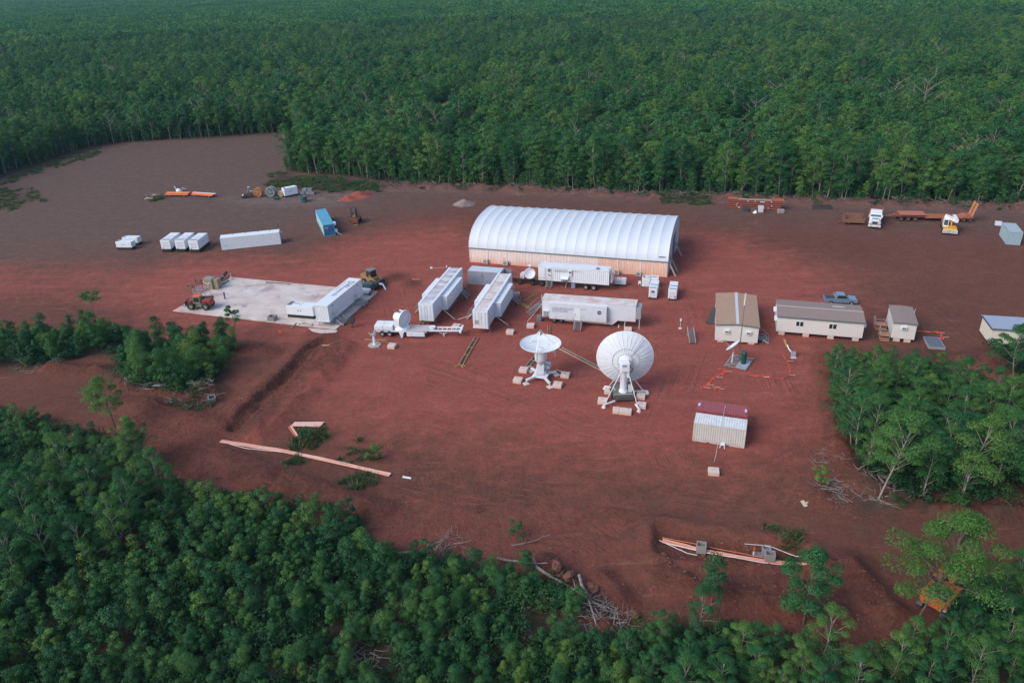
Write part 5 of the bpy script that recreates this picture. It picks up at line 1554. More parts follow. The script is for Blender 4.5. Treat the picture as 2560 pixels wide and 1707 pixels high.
for k in range(4):
    t_ = R(45 + 90 * k)
    part(a2, 'feed_strut', MB().beam(C2 + AX * .75 + (aa * math.cos(t_) + bb * math.sin(t_)) * 2.6, C2 + AX * 3.0 + (aa * math.cos(t_) + bb * math.sin(t_)) * .2, .08), WHITE_CLEAN)
part(a2, 'feed_head', MB().cyl(C2 + AX * 2.8, C2 + AX * 3.3, .3, n=14), STEEL)
part(a2, 'cable_loop', MB().tube([(.6, -.5, 5.1), (1.0, -.6, 4.8), (.9, -.6, 4.3), (.6, -.5, 4.2)], .05, 5), DARK)
for lab, px, s in (('anchor block behind left of the big dish', (12.95, 89.26), (1, 1, 1)), ('anchor block front left of the big dish', (11.74, 86.72), (1, 1, 1)), ('anchor block behind right of the big dish', (16.99, 87.56), (.95, 1, 1)), ('anchor block front right of the big dish', (16.69, 85.20), (.95, 1, 1))):
    block(lab, *px, -14, s)
for k, px in enumerate(((13.18, 84.23), (13.98, 83.97), (14.73, 83.74))):
    block(('left', 'middle', 'right')[k] + ' of three white blocks lined up before the big dish', *px, -12, (.66, .85, 1.05))

# ---------------------------------------------------------------- dish turret trailer at the left
rx, ry = -21.64, 109.33
a3 = thing('radar_trailer', 'white trailer with turret dish, deck and long open ladder drawbar', 'trailer', rx, ry, -7.5)
part(a3, 'chassis', MB().box(0, 8.2, .2, .45, .75, 1.0).box(0, 8.2, 1.75, 2.0, .75, 1.0).box(2.4, 7.8, .0, 2.2, .95, 1.1), WHITE)
part(a3, 'engine_housing', MB().cbox(-.2, 2.8, .05, 2.15, 1.1, 1.9, .12), WHITE_CLEAN)
part(a3, 'housing_seam', MB().box(1.2, 1.24, .03, 2.17, 1.15, 1.912), GREYMARK)
for xx in (1.0, 2.2):
    wheel(a3, xx, .2, .48, .4, .48, STEEL)
    wheel(a3, xx, 2.0, .48, .4, .48, STEEL)
part(a3, 'turntable', MB().revolve([(1.25, 1.1), (1.25, 1.3), (1.0, 1.5), (.75, 1.55), (.001, 1.55)], (4.1, 1.1, 0), (0, 0, 1), 24), WHITE_CLEAN)
part(a3, 'yoke', MB().prism([(3.0, 1.5), (4.6, 1.5), (4.3, 2.4), (3.7, 3.2), (3.1, 3.0), (2.9, 2.2)], 'xz', .55, 1.65), WHITE_CLEAN)
part(a3, 'drum', MB().revolve([(.001, -.75), (.62, -.7), (.7, -.4), (.72, .2), (.9, .5), (.9, .8)], (3.7, 1.15, 3.0), (.86, -.32, -.10), 24), WHITE_CLEAN)
part(a3, 'reflector', dish_mesh(1.38, -.18, (4.75, .75, 2.85), (.86, -.42, -.05), .12, 36), WHITE)
part(a3, 'reflector_rim', MB().revolve([(1.36, -.30), (1.44, -.30), (1.44, -.02), (1.36, -.02), (1.36, -.30)], (4.78, .74, 2.85), (.86, -.42, -.05), 36), WHITE_CLEAN)
part(a3, 'stow_light', MB().beam((4.0, .9, 4.35), (4.7, .75, 4.2), .18, .18), WHITE_CLEAN)
part(a3, 'support_leg', MB().prism([(3.9, 1.05), (4.7, 1.05), (4.35, .05), (4.15, .05)], 'xz', -.35, .05), WHITE)
part(a3, 'deck', MB().box(5.0, 8.4, -.1, 2.3, 1.1, 1.16), paint('pale_tread_deck', (0.50, 0.46, 0.47), .7, .3))
part(a3, 'tool_box', MB().cbox(5.1, 8.0, -.35, .0, .35, .95, .03), WHITE)
ld = MB()
for sy in (.45, 1.65):
    ld.beam((8.2, sy, 1.05), (13.6, sy, 1.15), .14, .24)
for k in range(8):
    ld.beam((8.5 + .72 * k, .45, 1.08), (8.5 + .72 * k, 1.65, 1.08), .10, .14)
part(a3, 'ladder_drawbar', ld, WHITE_CLEAN)
part(a3, 'end_bar', MB().beam((13.7, -.15, 1.15), (13.7, 2.3, 1.15), .3, .3), WHITE_CLEAN)
part(a3, 'drawbar_tray', MB().box(12.4, 13.4, .5, 1.6, 1.02, 1.06), STEEL_DK)
part(a3, 'jack', MB().beam((10.8, .9, 1.0), (10.9, .6, .05), .12).beam((10.0, .5, 1.0), (10.9, .6, .3), .06).beam((11.5, .5, 1.0), (10.9, .6, .3), .06), WHITE)
part(a3, 'white_lid', MB().cyl((9.0, 1.2, 1.15), (9.0, 1.2, 1.45), .52, n=24), paint('pale_blue_lid', (0.6, 0.72, 0.76), .5, .1))
hx = thing('pedestal_mount', 'white pedestal with camera head on a grey hexagonal base', 'pedestal', -21.43, 106.27, 10)
part(hx, 'hex_base', MB().cyl((0, 0, 0), (0, 0, .16), 1.08, n=6, smooth=False), paint('grey_hex_base', (0.38, 0.36, 0.34), .8, .25))
part(hx, 'post', MB().cyl((0, 0, .16), (0, 0, 1.75), .24, .2, 14), WHITE)
part(hx, 'flange', MB().cyl((0, 0, .16), (0, 0, .26), .36, n=14), WHITE)
part(hx, 'head', MB().cbox(-.5, .4, -.2, .2, 1.75, 2.05, .05).cbox(.05, .35, -.3, .15, 2.0, 2.5, .04).cyl((-.45, 0, 2.0), (-.65, -.1, 2.25), .1, n=8), paint('grey_camera_head', (0.38, 0.42, 0.46), .5, .2))

# ---------------------------------------------------------------- satellite terminal with mast on a skid
vx, vy = 32.59, 96.37
sk = thing('satellite_skid', 'steel ladder skid carrying a tall mast and green cylinder', 'skid', vx, vy, 58)
part(sk, 'side_rail', MB().box(-2.1, 2.1, 1.35, 1.47, .1, .22), STEEL)
part(sk, 'side_rail', MB().box(-2.1, 2.1, -1.65, -1.53, .1, .22), STEEL)
for k in range(7):
    part(sk, 'rung', MB().box(-1.95 + .62 * k, -1.83 + .62 * k, -1.53, 1.35, .12, .2), STEEL)
part(sk, 'deck_plate', MB().box(-1.8, .9, -1.5, -.1, .2, .24), paint('pale_blue_plate', (0.34, 0.40, 0.47), .5, .25))
part(sk, 'brace', MB().beam((-2.1, -1.6, .25), (-1.2, 0, .5), .08).beam((-2.1, 1.4, .25), (-1.2, 0, .5), .08).beam((1.6, 1.4, .3), (0, 0, .5), .08).beam((1.6, -1.6, .3), (0, 0, .5), .08), STEEL)
part(sk, 'mast', MB().limb([(-.1, .05, .2), (-.1, .05, 5.5), (-.1, .05, 9.4)], [.085, .07, .055], 8), STEEL_DK)
part(sk, 'mast_head', MB().cyl((-.1, .05, 9.1), (-.1, .05, 10.9), .11, n=10), CREAM)
part(sk, 'green_cylinder', MB().revolve([(.001, .22), (.36, .22), (.38, .35), (.36, 1.0), (.39, 1.05), (.36, 1.6), (.39, 1.65), (.34, 2.15), (.001, 2.25)], (-.25, -.75, 0), (0, 0, 1), 18), GREENP)
vd = thing('satellite_dish', 'white satellite dish seen edge-on beside the tall mast', 'satellite dish', 31.54, 96.12, 0)
part(vd, 'post', MB().cyl((0, 0, .2), (.05, 0, 2.0), .08, n=10), WHITE)
part(vd, 'reflector', dish_mesh(1.12, .22, (.05, .15, 2.75), (-.58, .38, .72), .05, 36), WHITE_CLEAN)
part(vd, 'mount', MB().beam((.05, 0, 1.9), (.08, .15, 2.7), .16), STEEL)
part(vd, 'feed_arm', MB().beam((-.3, .1, 2.4), (-1.1, .3, 3.5), .06).beam((-1.2, .32, 3.4), (-1.2, .32, 3.75), .12), STEEL)

# ---------------------------------------------------------------- site huts
def window(par, x, z, w=.9, h=.9, y=-.02):
    f = part(par, 'window', MB().box(x, x + w, y - .03, y + .02, z, z + h), WHITE_CLEAN)
    for k in range(2):
        part(f, 'pane', MB().box(x + .06 + k * w / 2, x + w / 2 - .03 + k * w / 2, y - .045, y - .03, z + .06, z + h - .06), GLASS)
def wall_ac(par, x, z, y=-.3, s=1.0):
    c = part(par, 'wall_air_conditioner', MB().cbox(x, x + .75 * s, y, .02, z, z + .5 * s, .02), WHITE_CLEAN)
    part(c, 'grille', MB().box(x + .1 * s, x + .65 * s, y - .012, y, z + .1 * s, z + .36 * s), FASCIA)
def hut(label, L, W, z0, z1, x, y, yaw, roofmat, ridge='x', rise=.35, group='site huts', ridge_cap=None, wall=None):
    wall = wall or CREAM
    t = thing('site_hut', label, 'hut', x, y, yaw, 0, group)
    part(t, 'wall', MB().box(0, L, 0, W, z0, z1 - .03), wall)
    ov = .12
    if ridge == 'x':       # ridge runs along the length
        zr = z1 + rise
        for k, (ya, yb) in enumerate(((-ov, W / 2), (W + ov, W / 2))):
            part(t, 'roof', MB().add([(-ov, ya, z1), (L + ov, ya, z1), (L + ov, yb, zr), (-ov, yb, zr), (-ov, ya, z1 + .05), (L + ov, ya, z1 + .05), (L + ov, yb, zr + .05), (-ov, yb, zr + .05)], [(0, 3, 2, 1), (4, 5, 6, 7), (0, 1, 5, 4), (1, 2, 6, 5), (2, 3, 7, 6), (3, 0, 4, 7)]), roofmat)
        part(t, 'ridge_cap', MB().box(-ov, L + ov, W / 2 - .15, W / 2 + .15, zr + .04, zr + .075), ridge_cap or roofmat)
        part(t, 'fascia', MB().box(-ov, L + ov, -ov - .03, -ov, z1 - .22, z1 + .06), FASCIA)
        part(t, 'gable', MB().prism([(0, z1 - .03), (W, z1 - .03), (W / 2, zr)], 'yz', .0, .04).prism([(0, z1 - .03), (W, z1 - .03), (W / 2, zr)], 'yz', L - .04, L), wall)
    else:                   # ridge runs across, front to back
        zr = z1 + rise
        for k, (xa, xb) in enumerate(((-ov, L / 2), (L + ov, L / 2))):
            part(t, 'roof', MB().add([(xa, -ov, z1), (xa, W + ov, z1), (xb, W + ov, zr), (xb, -ov, zr), (xa, -ov, z1 + .05), (xa, W + ov, z1 + .05), (xb, W + ov, zr + .05), (xb, -ov, zr + .05)], [(0, 3, 2, 1), (4, 5, 6, 7), (0, 1, 5, 4), (1, 2, 6, 5), (2, 3, 7, 6), (3, 0, 4, 7)]), roofmat)
        part(t, 'ridge_cap', MB().box(L / 2 - .22, L / 2 + .22, -ov, W + ov, zr + .03, zr + .07), ridge_cap or roofmat)
        part(t, 'fascia', MB().prism([(-ov, z1 - .18), (L / 2, zr - .18), (L + ov, z1 - .18), (L + ov, z1 + .05), (L / 2, zr + .05), (-ov, z1 + .05)], 'xz', -ov - .03, -ov), FASCIA)
        part(t, 'gable', MB().prism([(0, z1 - .03), (L, z1 - .03), (L / 2, zr)], 'xz', .0, .04).prism([(0, z1 - .03), (L, z1 - .03), (L / 2, zr)], 'xz', W - .04, W), wall)
    for xx in np.linspace(.4, L - 1.3, max(2, int(L / 3))):
        part(t, 'footing', MB().box(xx, xx + .9, .1, .5, 0, z0), BLOCK)
        part(t, 'footing', MB().box(xx, xx + .9, W - .5, W - .1, 0, z0), BLOCK)
    return t
h1 = hut('site hut with tan roof and white ridge strip beside the tall mast', 6.2, 12.0, .35, 3.0, 30.88, 103.21, -14.5, TANROOF, 'y', .3, ridge_cap=SKYLIGHT)
wall_ac(h1, 1.25, 1.75)
wall_ac(h1, 4.4, 1.75)
part(h1, 'roof_seam', MB().box(.2, 2.6, 10.8, 10.9, 3.2, 3.24).box(.3, 2.6, .9, 1.0, 3.2, 3.24), paint('pale_seam', (0.45, 0.33, 0.25), .7, .2))
h2 = hut('long cream site hut with brown ridged roof and two windows', 12.3, 6.3, .62, 3.2, 40.75, 104.96, -16.2, BROWNROOF, 'x', .32, ridge_cap=paint('pale_ridge', (0.42, 0.36, 0.33), .6, .2))
window(h2, 2.7, 1.75, 1.1, .85)
window(h2, 7.4, 1.75, 1.1, .85)
part(h2, 'skylight', MB().add([(8.2, 4.6, 3.43), (9.9, 4.6, 3.43), (9.9, 5.0, 3.40), (8.2, 5.0, 3.40)], [(0, 1, 2, 3)]), SKYLIGHT)
for yy in (.6, 4.0):
    part(h2, 'end_air_conditioner', MB().cbox(-.42, .0, yy, yy + .8, 2.1, 2.65, .02), WHITE_CLEAN)
    part(h2, 'end_air_conditioner', MB().cbox(12.3, 12.7, yy, yy + .8, 2.1, 2.65, .02), WHITE_CLEAN)
h3 = hut('small cream hut with flat brown roof right of the long hut', 3.15, 6.3, .6, 3.15, 56.85, 101.44, -19, BROWNROOF, 'y', .08)
wall_ac(h3, 1.1, 2.15)
part(h3, 'antenna', MB().cyl((3.2, 4.0, 3.1), (3.25, 4.0, 3.9), .03, n=6), CREAM)
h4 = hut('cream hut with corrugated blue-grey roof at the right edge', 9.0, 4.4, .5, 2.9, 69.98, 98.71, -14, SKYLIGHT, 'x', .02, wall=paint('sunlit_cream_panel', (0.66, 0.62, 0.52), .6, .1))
for o in [c for c in h4.children if c.name.startswith(('roof', 'ridge_cap', 'gable'))]:
    bpy.data.objects.remove(o)
part(h4, 'roof', MB().corr_flat(-.15, 9.15, -.2, 4.55, 3.02, .26, .05), paint('corrugated_zinc', (0.34, 0.40, 0.50), .45, .15, metal=.3))
part(h4, 'roof_edge', MB().box(-.2, -.15, -.2, 4.55, 2.82, 3.04), NAVY)
part(h4, 'antenna', MB().cyl((-.05, 4.2, 2.9), (-.3, 4.3, 3.2), .03, n=6), CREAM)
stairs('short stair at the right side of the tan-roofed hut', *lc(h1, 7.9, 1.4), 74, .6, 1.3, .8, 3, plat=1.0)
def deck(label, x, y, yaw, w, d, h, rail=True):
    t = thing('timber_deck', label, 'deck', x, y, yaw, 0, 'small entry decks')
    part(t, 'boards', MB().box(0, w, 0, d, h - .08, h), paint('dusty_deck_boards', (0.36, 0.18, 0.12), .8, .4))
    part(t, 'step', MB().box(.1, w - .1, -.3, 0, h * .4, h * .5).box(.1, w - .1, -.55, -.3, .0, h * .25), paint('dusty_deck_boards', (0, 0, 0)))
    for sx in (0.05, w - .05):
        for sy in (.05, d - .05):
            part(t, 'post', MB().box(sx - .04, sx + .04, sy - .04, sy + .04, 0, h + (1.0 if rail else 0)), STEEL)
    if rail:
        part(t, 'rail', MB().tube([(w - .05, .05, h + 1.0), (.05, .05, h + 1.0), (.05, d - .05, h + 1.0)], .03, 5), STEEL)
    return t
deck('timber entry deck left of the small hut', *lc(h3, -1.5, .4), -19, 1.45, 1.5, .6)
deck('rear timber deck between the long hut and the small hut', *lc(h3, -1.9, 4.2), -19, 1.8, 1.4, .55)
rp = thing('tilted_ramp', 'dark ramp leaning beside the tan-roofed hut', 'ramp', 31.15, 109.81, -14)
part(rp, 'panel', MB().add([(0, 0, .05), (1.7, 0, .05), (1.9, 2.3, 1.7), (.8, 2.6, 1.7), (0, 0, .15), (1.7, 0, .15), (1.9, 2.3, 1.8), (.8, 2.6, 1.8)], [(0, 3, 2, 1), (4, 5, 6, 7), (0, 1, 5, 4), (1, 2, 6, 5), (2, 3, 7, 6), (3, 0, 4, 7)]), DARK)
part(rp, 'leg', MB().cyl((.9, 2.4, 0), (.9, 2.4, 1.7), .05, n=6).cyl((1.8, 2.2, 0), (1.8, 2.2, 1.7), .05, n=6), DARK)
st = thing('loose_stair', 'grey steel stair lying on the dirt left of the tan-roofed hut', 'stairs', 27.43, 102.73, -5)
for sx in (-.5, .42):
    part(st, 'stringer', MB().beam((sx + .04, 0, .2), (sx + .04, 3.2, 1.3), .08, .25), STEEL)
for k in range(10):
    part(st, 'tread', MB().box(-.46, .46, .1 + .31 * k, .28 + .31 * k, .24 + .107 * k, .29 + .107 * k), STEEL_DK)
part(st, 'prop', MB().cyl((-.45, 2.9, 0), (-.45, 3.0, 1.2), .05, n=6).cyl((.45, 2.9, 0), (.45, 3.0, 1.2), .05, n=6), STEEL)
sg = thing('sign_post', 'small white sign on a thin post left of the loose stair', 'sign', 26.73, 108.35, 0)
part(sg, 'post', MB().cyl((0, 0, 0), (0, 0, 1.6), .03, n=6).cyl((0, 0, 0), (0, 0, .08), .28, n=10), CREAM)
part(sg, 'board', MB().box(-.15, .15, -.04, -.01, 1.3, 1.75), WHITE_CLEAN)
gp_ = thing('steel_grate_platform', 'blue-grey slatted steel platform lying by the small hut', 'platform', 61.04, 98.34, -14)
part(gp_, 'frame', MB().box(0, 2.25, 0, .08, .1, .45).box(0, 2.25, 3.42, 3.5, .1, .45).box(0, .08, .08, 3.42, .1, .45).box(2.17, 2.25, .08, 3.42, .1, .45), STEEL)
for k in range(4):
    part(gp_, 'slat', MB().box(.1, 2.15, .12 + .83 * k, .86 + .83 * k, .40, .44), paint('blue_grey_slat', (0.10, 0.13, 0.17), .5, .2))
# pickup parked behind the long hut
pk = thing('pickup_truck', 'silver-blue pickup parked behind the long hut', 'pickup', 55.05, 115.85, -10)
part(pk, 'body', MB().prism([(-2.6, .45), (2.5, .45), (2.6, .75), (2.45, 1.0), (1.2, 1.12), (-2.6, 1.1)], 'xz', -.9, .9), PALEBLUE)
part(pk, 'cab', MB().prism([(-.9, 1.1), (1.25, 1.1), (.55, 1.72), (-.65, 1.76)], 'xz', -.78, .78), PALEBLUE)
part(pk, 'windscreen', MB().add([(1.2, -.7, 1.15), (1.2, .7, 1.15), (.58, .66, 1.7), (.58, -.66, 1.7)], [(0, 1, 2, 3)]), GLASS)
part(pk, 'side_window', MB().add([(-.75, -.80, 1.16), (1.05, -.80, 1.16), (.5, -.80, 1.66), (-.6, -.80, 1.66)], [(0, 1, 2, 3)]), GLASS)
part(pk, 'tray', MB().box(-2.5, -.95, -.75, .75, 1.1, 1.13), DARK)
part(pk, 'roll_bar', MB().tube([(-1.0, -.75, 1.1), (-1.05, -.7, 1.6), (-1.05, .7, 1.6), (-1.0, .75, 1.1)], .04, 5), STEEL)
for xx in (-1.6, 1.6):
    for yy in (-.85, .85):
        wheel(pk, xx, yy, .38, .24, .38, STEEL)

# ---------------------------------------------------------------- red and white containers in the foreground
rc = container('shipping_container', 'dull red corrugated container behind the white one in the foreground', 'container', 6.1, 2.44, 2.59, 22.5, 80.1, -19.6, 0, REDBOX, pitch=.27)
for xx in (.12, 5.72):
    part(rc, 'roof_plate', MB().box(xx, xx + .26, .9, 1.55, 2.61, 2.64), paint('white_roof_marking', (0.55, 0.58, 0.66), .5, .1))
part(rc, 'corner_panel', MB().box(.14, .6, .1, 2.3, 2.60, 2.63).box(5.5, 5.96, .1, 2.3, 2.60, 2.63), REDBOX)
wc = container('shipping_container', 'white corrugated container standing in the foreground with stained roof', 'container', 6.1, 2.44, 2.59, 21.5, 77.1, -19.6, 0, paint('off_white_container', (0.50, 0.50, 0.48), .6, .25, (0.45, 0.26, 0.18), low=(.5, .4)), roof=paint('pale_container_roof', (0.62, 0.66, 0.68), .6, .35, (0.42, 0.22, 0.16)), pitch=.27)
part(wc, 'side_bracket', MB().box(3.35, 3.85, -.5, .0, .3, .42).beam((3.4, -.45, .35), (3.3, -.7, .02), .07).beam((3.8, -.45, .35), (3.85, -.75, .02), .07), WHITE_CLEAN)
part(wc, 'forklift_pocket', MB().box(1.7, 2.05, -.012, .01, .01, .12).box(4.0, 4.35, -.012, .01, .01, .12), DARK)
part(wc, 'roof_strap', MB().cyl((3.25, .05, 2.66), (3.25, 2.4, 2.66), .025, n=5).cyl((3.25, 2.4, 2.66), (3.3, 4.8, 2.68), .025, n=5), CREAM)
rod('thin tie rod from the white foreground container down to its block', (*lc(wc, 3.1, -.05), .7), (22.82, 71.84, .6), .025)
block('lone pale block below the white foreground container', 22.39, 70.39, -10, (1.0, .95, 1.0))

# ---------------------------------------------------------------- concrete pad and what stands on it
slab = MB().prism(SLAB, 'xy', -.35, .10)
m_, nt, n, l, b = newmat('pad_concrete')
vec = coords(nt)
c1 = ramp(n, [(0.3, (0.44, 0.385, 0.355)), (0.7, (0.60, 0.545, 0.51))])
l.new(noise(nt, .35, 6, vec, .65), c1.inputs[0])
st_ = maprange(nt, noise(nt, .22, 5, vec, .6, 1.2), .56, .66, 0, .8)
o_ = mixc(nt, c1.outputs[0], (0.27, 0.22, 0.24, 1), st_)
rt_ = maprange(nt, noise(nt, .5, 5, coords(nt, 'Object', (.25, 1.2, 1), (0, 0, R(-25))), .65), .48, .7, 0, .6)
o_ = mixc(nt, o_, (0.47, 0.25, 0.19, 1), rt_)
l.new(o_, b.inputs['Base Color'])
b.inputs['Roughness'].default_value = .85
pad = link_mesh('concrete_pad', slab.mesh('concrete_pad', m_))
tag(pad, kind='structure')
part(pad, 'notch_plate', MB().prism([(-46.31, 134.79), (-41.33, 133.58), (-41.18, 132.97), (-46.13, 134.13)], 'xy', .09, .12), TIMBER_GREY)
apron = MB().prism([(-33.48, 113.51), (-28.35, 112.15), (-28.53, 111.42), (-30.74, 111.24), (-32.37, 112.11)], 'xy', -.35, .03)
ap = link_mesh('pad_apron', apron.mesh('pad_apron', m_))
tag(ap, kind='structure')
dw = container('control_container', 'long white control container on short legs with big roof lettering', 'container', 12.19, 2.44, 2.9, 0, 0, 0, 0, WHITE_CLEAN, flat_side=True, corr_roof=False)
dwx, dwy = -29.76, 113.39
place(dw, dwx, dwy, 72.5, .95)
lg = MB()
for xx in (.4, 4.2, 8.0, 11.7):
    for yy in (.2, 2.24):
        lg.cyl((xx, yy, -.85), (xx, yy, .02), .05, n=6)
        lg.box(xx - .15, xx + .15, yy - .15, yy + .15, -.85, -.82)
part(dw, 'support_leg', lg, STEEL)
for xx in (1.0, 8.9):
    d_ = part(dw, 'side_door', MB().box(xx, xx + .95, -.012, .016, .1, 2.2), WHITE)
    part(d_, 'door_handle', MB().box(xx + .1, xx + .16, -.05, -.012, 1.0, 1.25), DARK)
part(dw, 'side_light', MB().box(1.3, 1.6, -.14, .02, 2.35, 2.5).box(10.2, 10.5, -.14, .02, 2.35, 2.5), GREYMARK)
tm = Matrix.Rotation(math.pi, 4, 'Z')
tm.translation = (10.6, 2.0, 2.92)
big = Matrix.Rotation(math.pi, 4, 'Z')
big.translation = (10.7, 1.5, 2.918)
text_part(dw, 'roof_lettering', 'DW', 1.6, NAVY, big, .003)
b2_ = Matrix.Rotation(math.pi, 4, 'Z')
b2_.translation = (7.9, 1.5, 2.918)
text_part(dw, 'roof_lettering', 'controls', 1.15, paint('purple_lettering', (0.16, 0.09, 0.20), .5, .1), b2_, .003)
b3_ = Matrix.Rotation(math.pi, 4, 'Z')
b3_.translation = (10.4, 2.15, 2.918)
text_part(dw, 'roof_lettering', 'electrical & automation', .42, GREYMARK, b3_, .003)
stairs('pale steel stair at the near door of the lettered control container', *lc(dw, 1.5, -1.9), 162.5 - 90 + 0, .95, 1.1, 1.2, 4, plat=.7, z=.10)
stairs('pale steel stair at the far door of the lettered control container', *lc(dw, 9.4, -1.9), 162.5 - 90, .95, 1.1, 1.2, 4, plat=.7, z=.10)
gs = generator('generator', 'large white generator on a black base beside the lettered control container', 4.95, 1.95, 2.2, -37.92, 117.97, -15, .1, None, .55, 'x1')
tmx = Matrix.Identity(4)
tmx.translation = (1.0, .9, 2.206)
text_part(gs, 'roof_lettering', '680', .75, GREYMARK, tmx, .003)
part(gs, 'roof_vent', MB().box(.1, .7, .2, 1.75, 2.2, 2.24), FASCIA)
cbx = thing('cable_stand', 'pale cable stand lying before the large generator', 'frame', -34.83, 114.76, -14, .1)
part(cbx, 'rail', MB().box(0, 1.9, 0, .06, 0, .1).box(0, 1.9, .5, .56, 0, .1).box(0, .06, .06, .5, 0, .1).box(1.84, 1.9, .06, .5, 0, .1), STEEL)
part(cbx, 'riser', MB().cyl((.1, .2, 0), (.1, .2, .9), .03, n=6).cyl((.5, .2, 0), (.5, .2, .9), .03, n=6), STEEL)
part(cbx, 'cap', MB().cyl((-.35, .1, 0), (-.35, .1, .1), .2, .05, 8).cyl((2.0, -.2, 0), (2.0, -.2, .1), .15, .05, 8), DARK)
pb = thing('concrete_pit_box', 'open grey precast pit box on the near edge of the concrete pad', 'pit box', -41.00, 116.64, -14, .1)
def open_box(t, L, W, H, th, mat, z=0):
    part(t, 'wall', MB().box(0, L, 0, th, z, z + H), mat)
    part(t, 'wall', MB().box(0, L, W - th, W, z, z + H), mat)
    part(t, 'wall', MB().box(0, th, th, W - th, z, z + H), mat)
    part(t, 'wall', MB().box(L - th, L, th, W - th, z, z + H), mat)
    part(t, 'bottom', MB().box(th, L - th, th, W - th, z + .02, z + .08), DARK)
open_box(pb, 1.25, 1.25, .75, .12, CONC_GREY)
plk = thing('timber_plank', 'timber plank leaning over the near pad edge', 'plank', 0, 0)
part(plk, 'board', MB().beam((-35.81, 115.42, .14), (-36.29, 113.37, .06), .25, .06), TIMBER_GREY)
crt = thing('canvas_crate', 'khaki covered crate with frame parts on top at the pad corner', 'crate', -57.04, 132.15, -14, .1)
part(crt, 'box', MB().cbox(0, 1.9, 0, 1.6, 0, 2.0, .06), KHAKI)
part(crt, 'crate_extension', MB().cbox(1.92, 2.9, .3, 1.5, 0, 1.9, .06), KHAKI)
part(crt, 'top_frame', MB().box(.2, 1.7, .2, .32, 2.0, 2.1).box(.2, 1.7, .7, .82, 2.0, 2.1).box(.2, 1.7, 1.2, 1.32, 2.0, 2.1).beam((.3, .2, 2.12), (1.5, 1.3, 2.12), .12, .06), GREYBLUE)
for k, (xx, zz) in enumerate(((.1, 1.35), (.5, 1.15), (1.15, 1.2), (.9, .95))):
    part(crt, 'paper_label', MB().box(xx, xx + .22, -.02, -.004, zz, zz + .16), WHITE_CLEAN)
part(crt, 'skid', MB().box(0, 2.9, .1, .3, -.0, .04).box(0, 2.9, 1.2, 1.4, -.0, .04), TIMBER_GREY)
for k, (px, lab) in enumerate((((-60.49, 132.85), 'dark timber frame standing in the dirt, left of two by the crate'), ((-59.95, 135.34), 'dark timber frame standing in the dirt, right of two by the crate'))):
    t = thing('timber_trestle', lab, 'frame', px[0], px[1], -20 + 14 * k, 0, 'dark timber frames')
    part(t, 'post', MB().box(0, .12, 0, .12, 0, 1.05), TIMBER_GREY)
    part(t, 'post', MB().box(1.0, 1.12, 0, .12, 0, 1.05), TIMBER_GREY)
    part(t, 'crossbar', MB().box(.12, 1.0, .02, .1, .85, 1.0).box(.12, 1.0, .02, .1, .1, .25), TIMBER_GREY)
    part(t, 'brace', MB().beam((.06, .1, .9), (.06, .8, .05), .1).beam((1.06, .1, .9), (1.06, .8, .05), .1), TIMBER_GREY)
for k, (p0, p1, rr, lab, mm) in enumerate((((-55.01, 135.62, .35), (-54.85, 138.66, .75), .3, 'dark wrapped roll beside the khaki crate', DARK), ((-54.20, 134.30, .2), (-53.45, 135.47, .3), .17, 'grey pipe offcut lying beside the khaki crate', STEEL_DK))):
    t = thing('wrapped_roll', lab, 'roll', 0, 0, 0, .1)
    part(t, 'roll', MB().cyl(p0, p1, rr, n=12), mm)
    part(t, 'chock', MB().obox((p0[0], p0[1], .08), (.5, .5, .16)), TIMBER_GREY)
    part(t, 'band', MB().cyl(Vector(p0).lerp(Vector(p1), .3), Vector(p0).lerp(Vector(p1), .38), rr + .015, n=12), STEEL)
vl = thing('valve_stand', 'pale upright pipe stand at the back corner of the concrete pad', 'stand', -53.24, 136.45, 0, .1)
part(vl, 'pipe', MB().cyl((0, 0, 0), (0, 0, 1.4), .07, n=8).cbox(-.25, .3, -.2, .2, 0, .6, .03), paint('pale_grey_stand', (.42, .42, .40), .6, .2))
part(vl, 'handle', MB().cyl((-.2, 0, .75), (.25, 0, .75), .04, n=6), STEEL_DK)
bo = thing('bollard', 'dark blue bollard standing on the concrete pad', 'bollard', -51.48, 127.01, 0, .1)
part(bo, 'post', MB().cyl((0, 0, 0), (0, 0, 1.3), .13, n=12), paint('blue_bollard', (0.05, 0.10, 0.17), .5, .25))
part(bo, 'cap', MB().cyl((0, 0, 1.3), (0, 0, 1.36), .15, n=12), STEEL_DK)
# telehandler
th_ = thing('telehandler', 'red telehandler with big black tyres carrying a steel cage frame', 'telehandler', -54.39, 123.33, -8, .1)
part(th_, 'chassis', MB().prism([(-1.9, .55), (1.9, .55), (2.1, 1.0), (1.9, 1.25), (-1.9, 1.25)], 'xz', -.75, .75), MACHGREY)
part(th_, 'rear_housing', MB().cbox(.75, 2.35, -.95, .55, .85, 1.9, .18), MACHRED)
part(th_, 'front_cover', MB().prism([(-2.1, 1.1), (-.9, 1.1), (-1.2, 1.7), (-1.9, 1.6)], 'xz', -.8, .8), MACHRED)
part(th_, 'cab', MB().prism([(-.9, 1.2), (.55, 1.2), (.45, 2.45), (-.7, 2.45)], 'xz', -.95, .1), MACHGREY)
part(th_, 'cab_window', MB().add([(-.72, -.965, 1.5), (.4, -.965, 1.5), (.35, -.965, 2.3), (-.6, -.965, 2.3)], [(0, 1, 2, 3)]), GLASS)
part(th_, 'cab_roof', MB().cbox(-.8, .6, -1.0, .15, 2.45, 2.58, .04), EXC)
part(th_, 'boom', MB().beam((2.2, .55, 1.9), (-2.7, .55, 1.25), .4, .5).beam((-2.5, .55, 1.25), (-2.9, .55, .5), .3, .3), DARK)
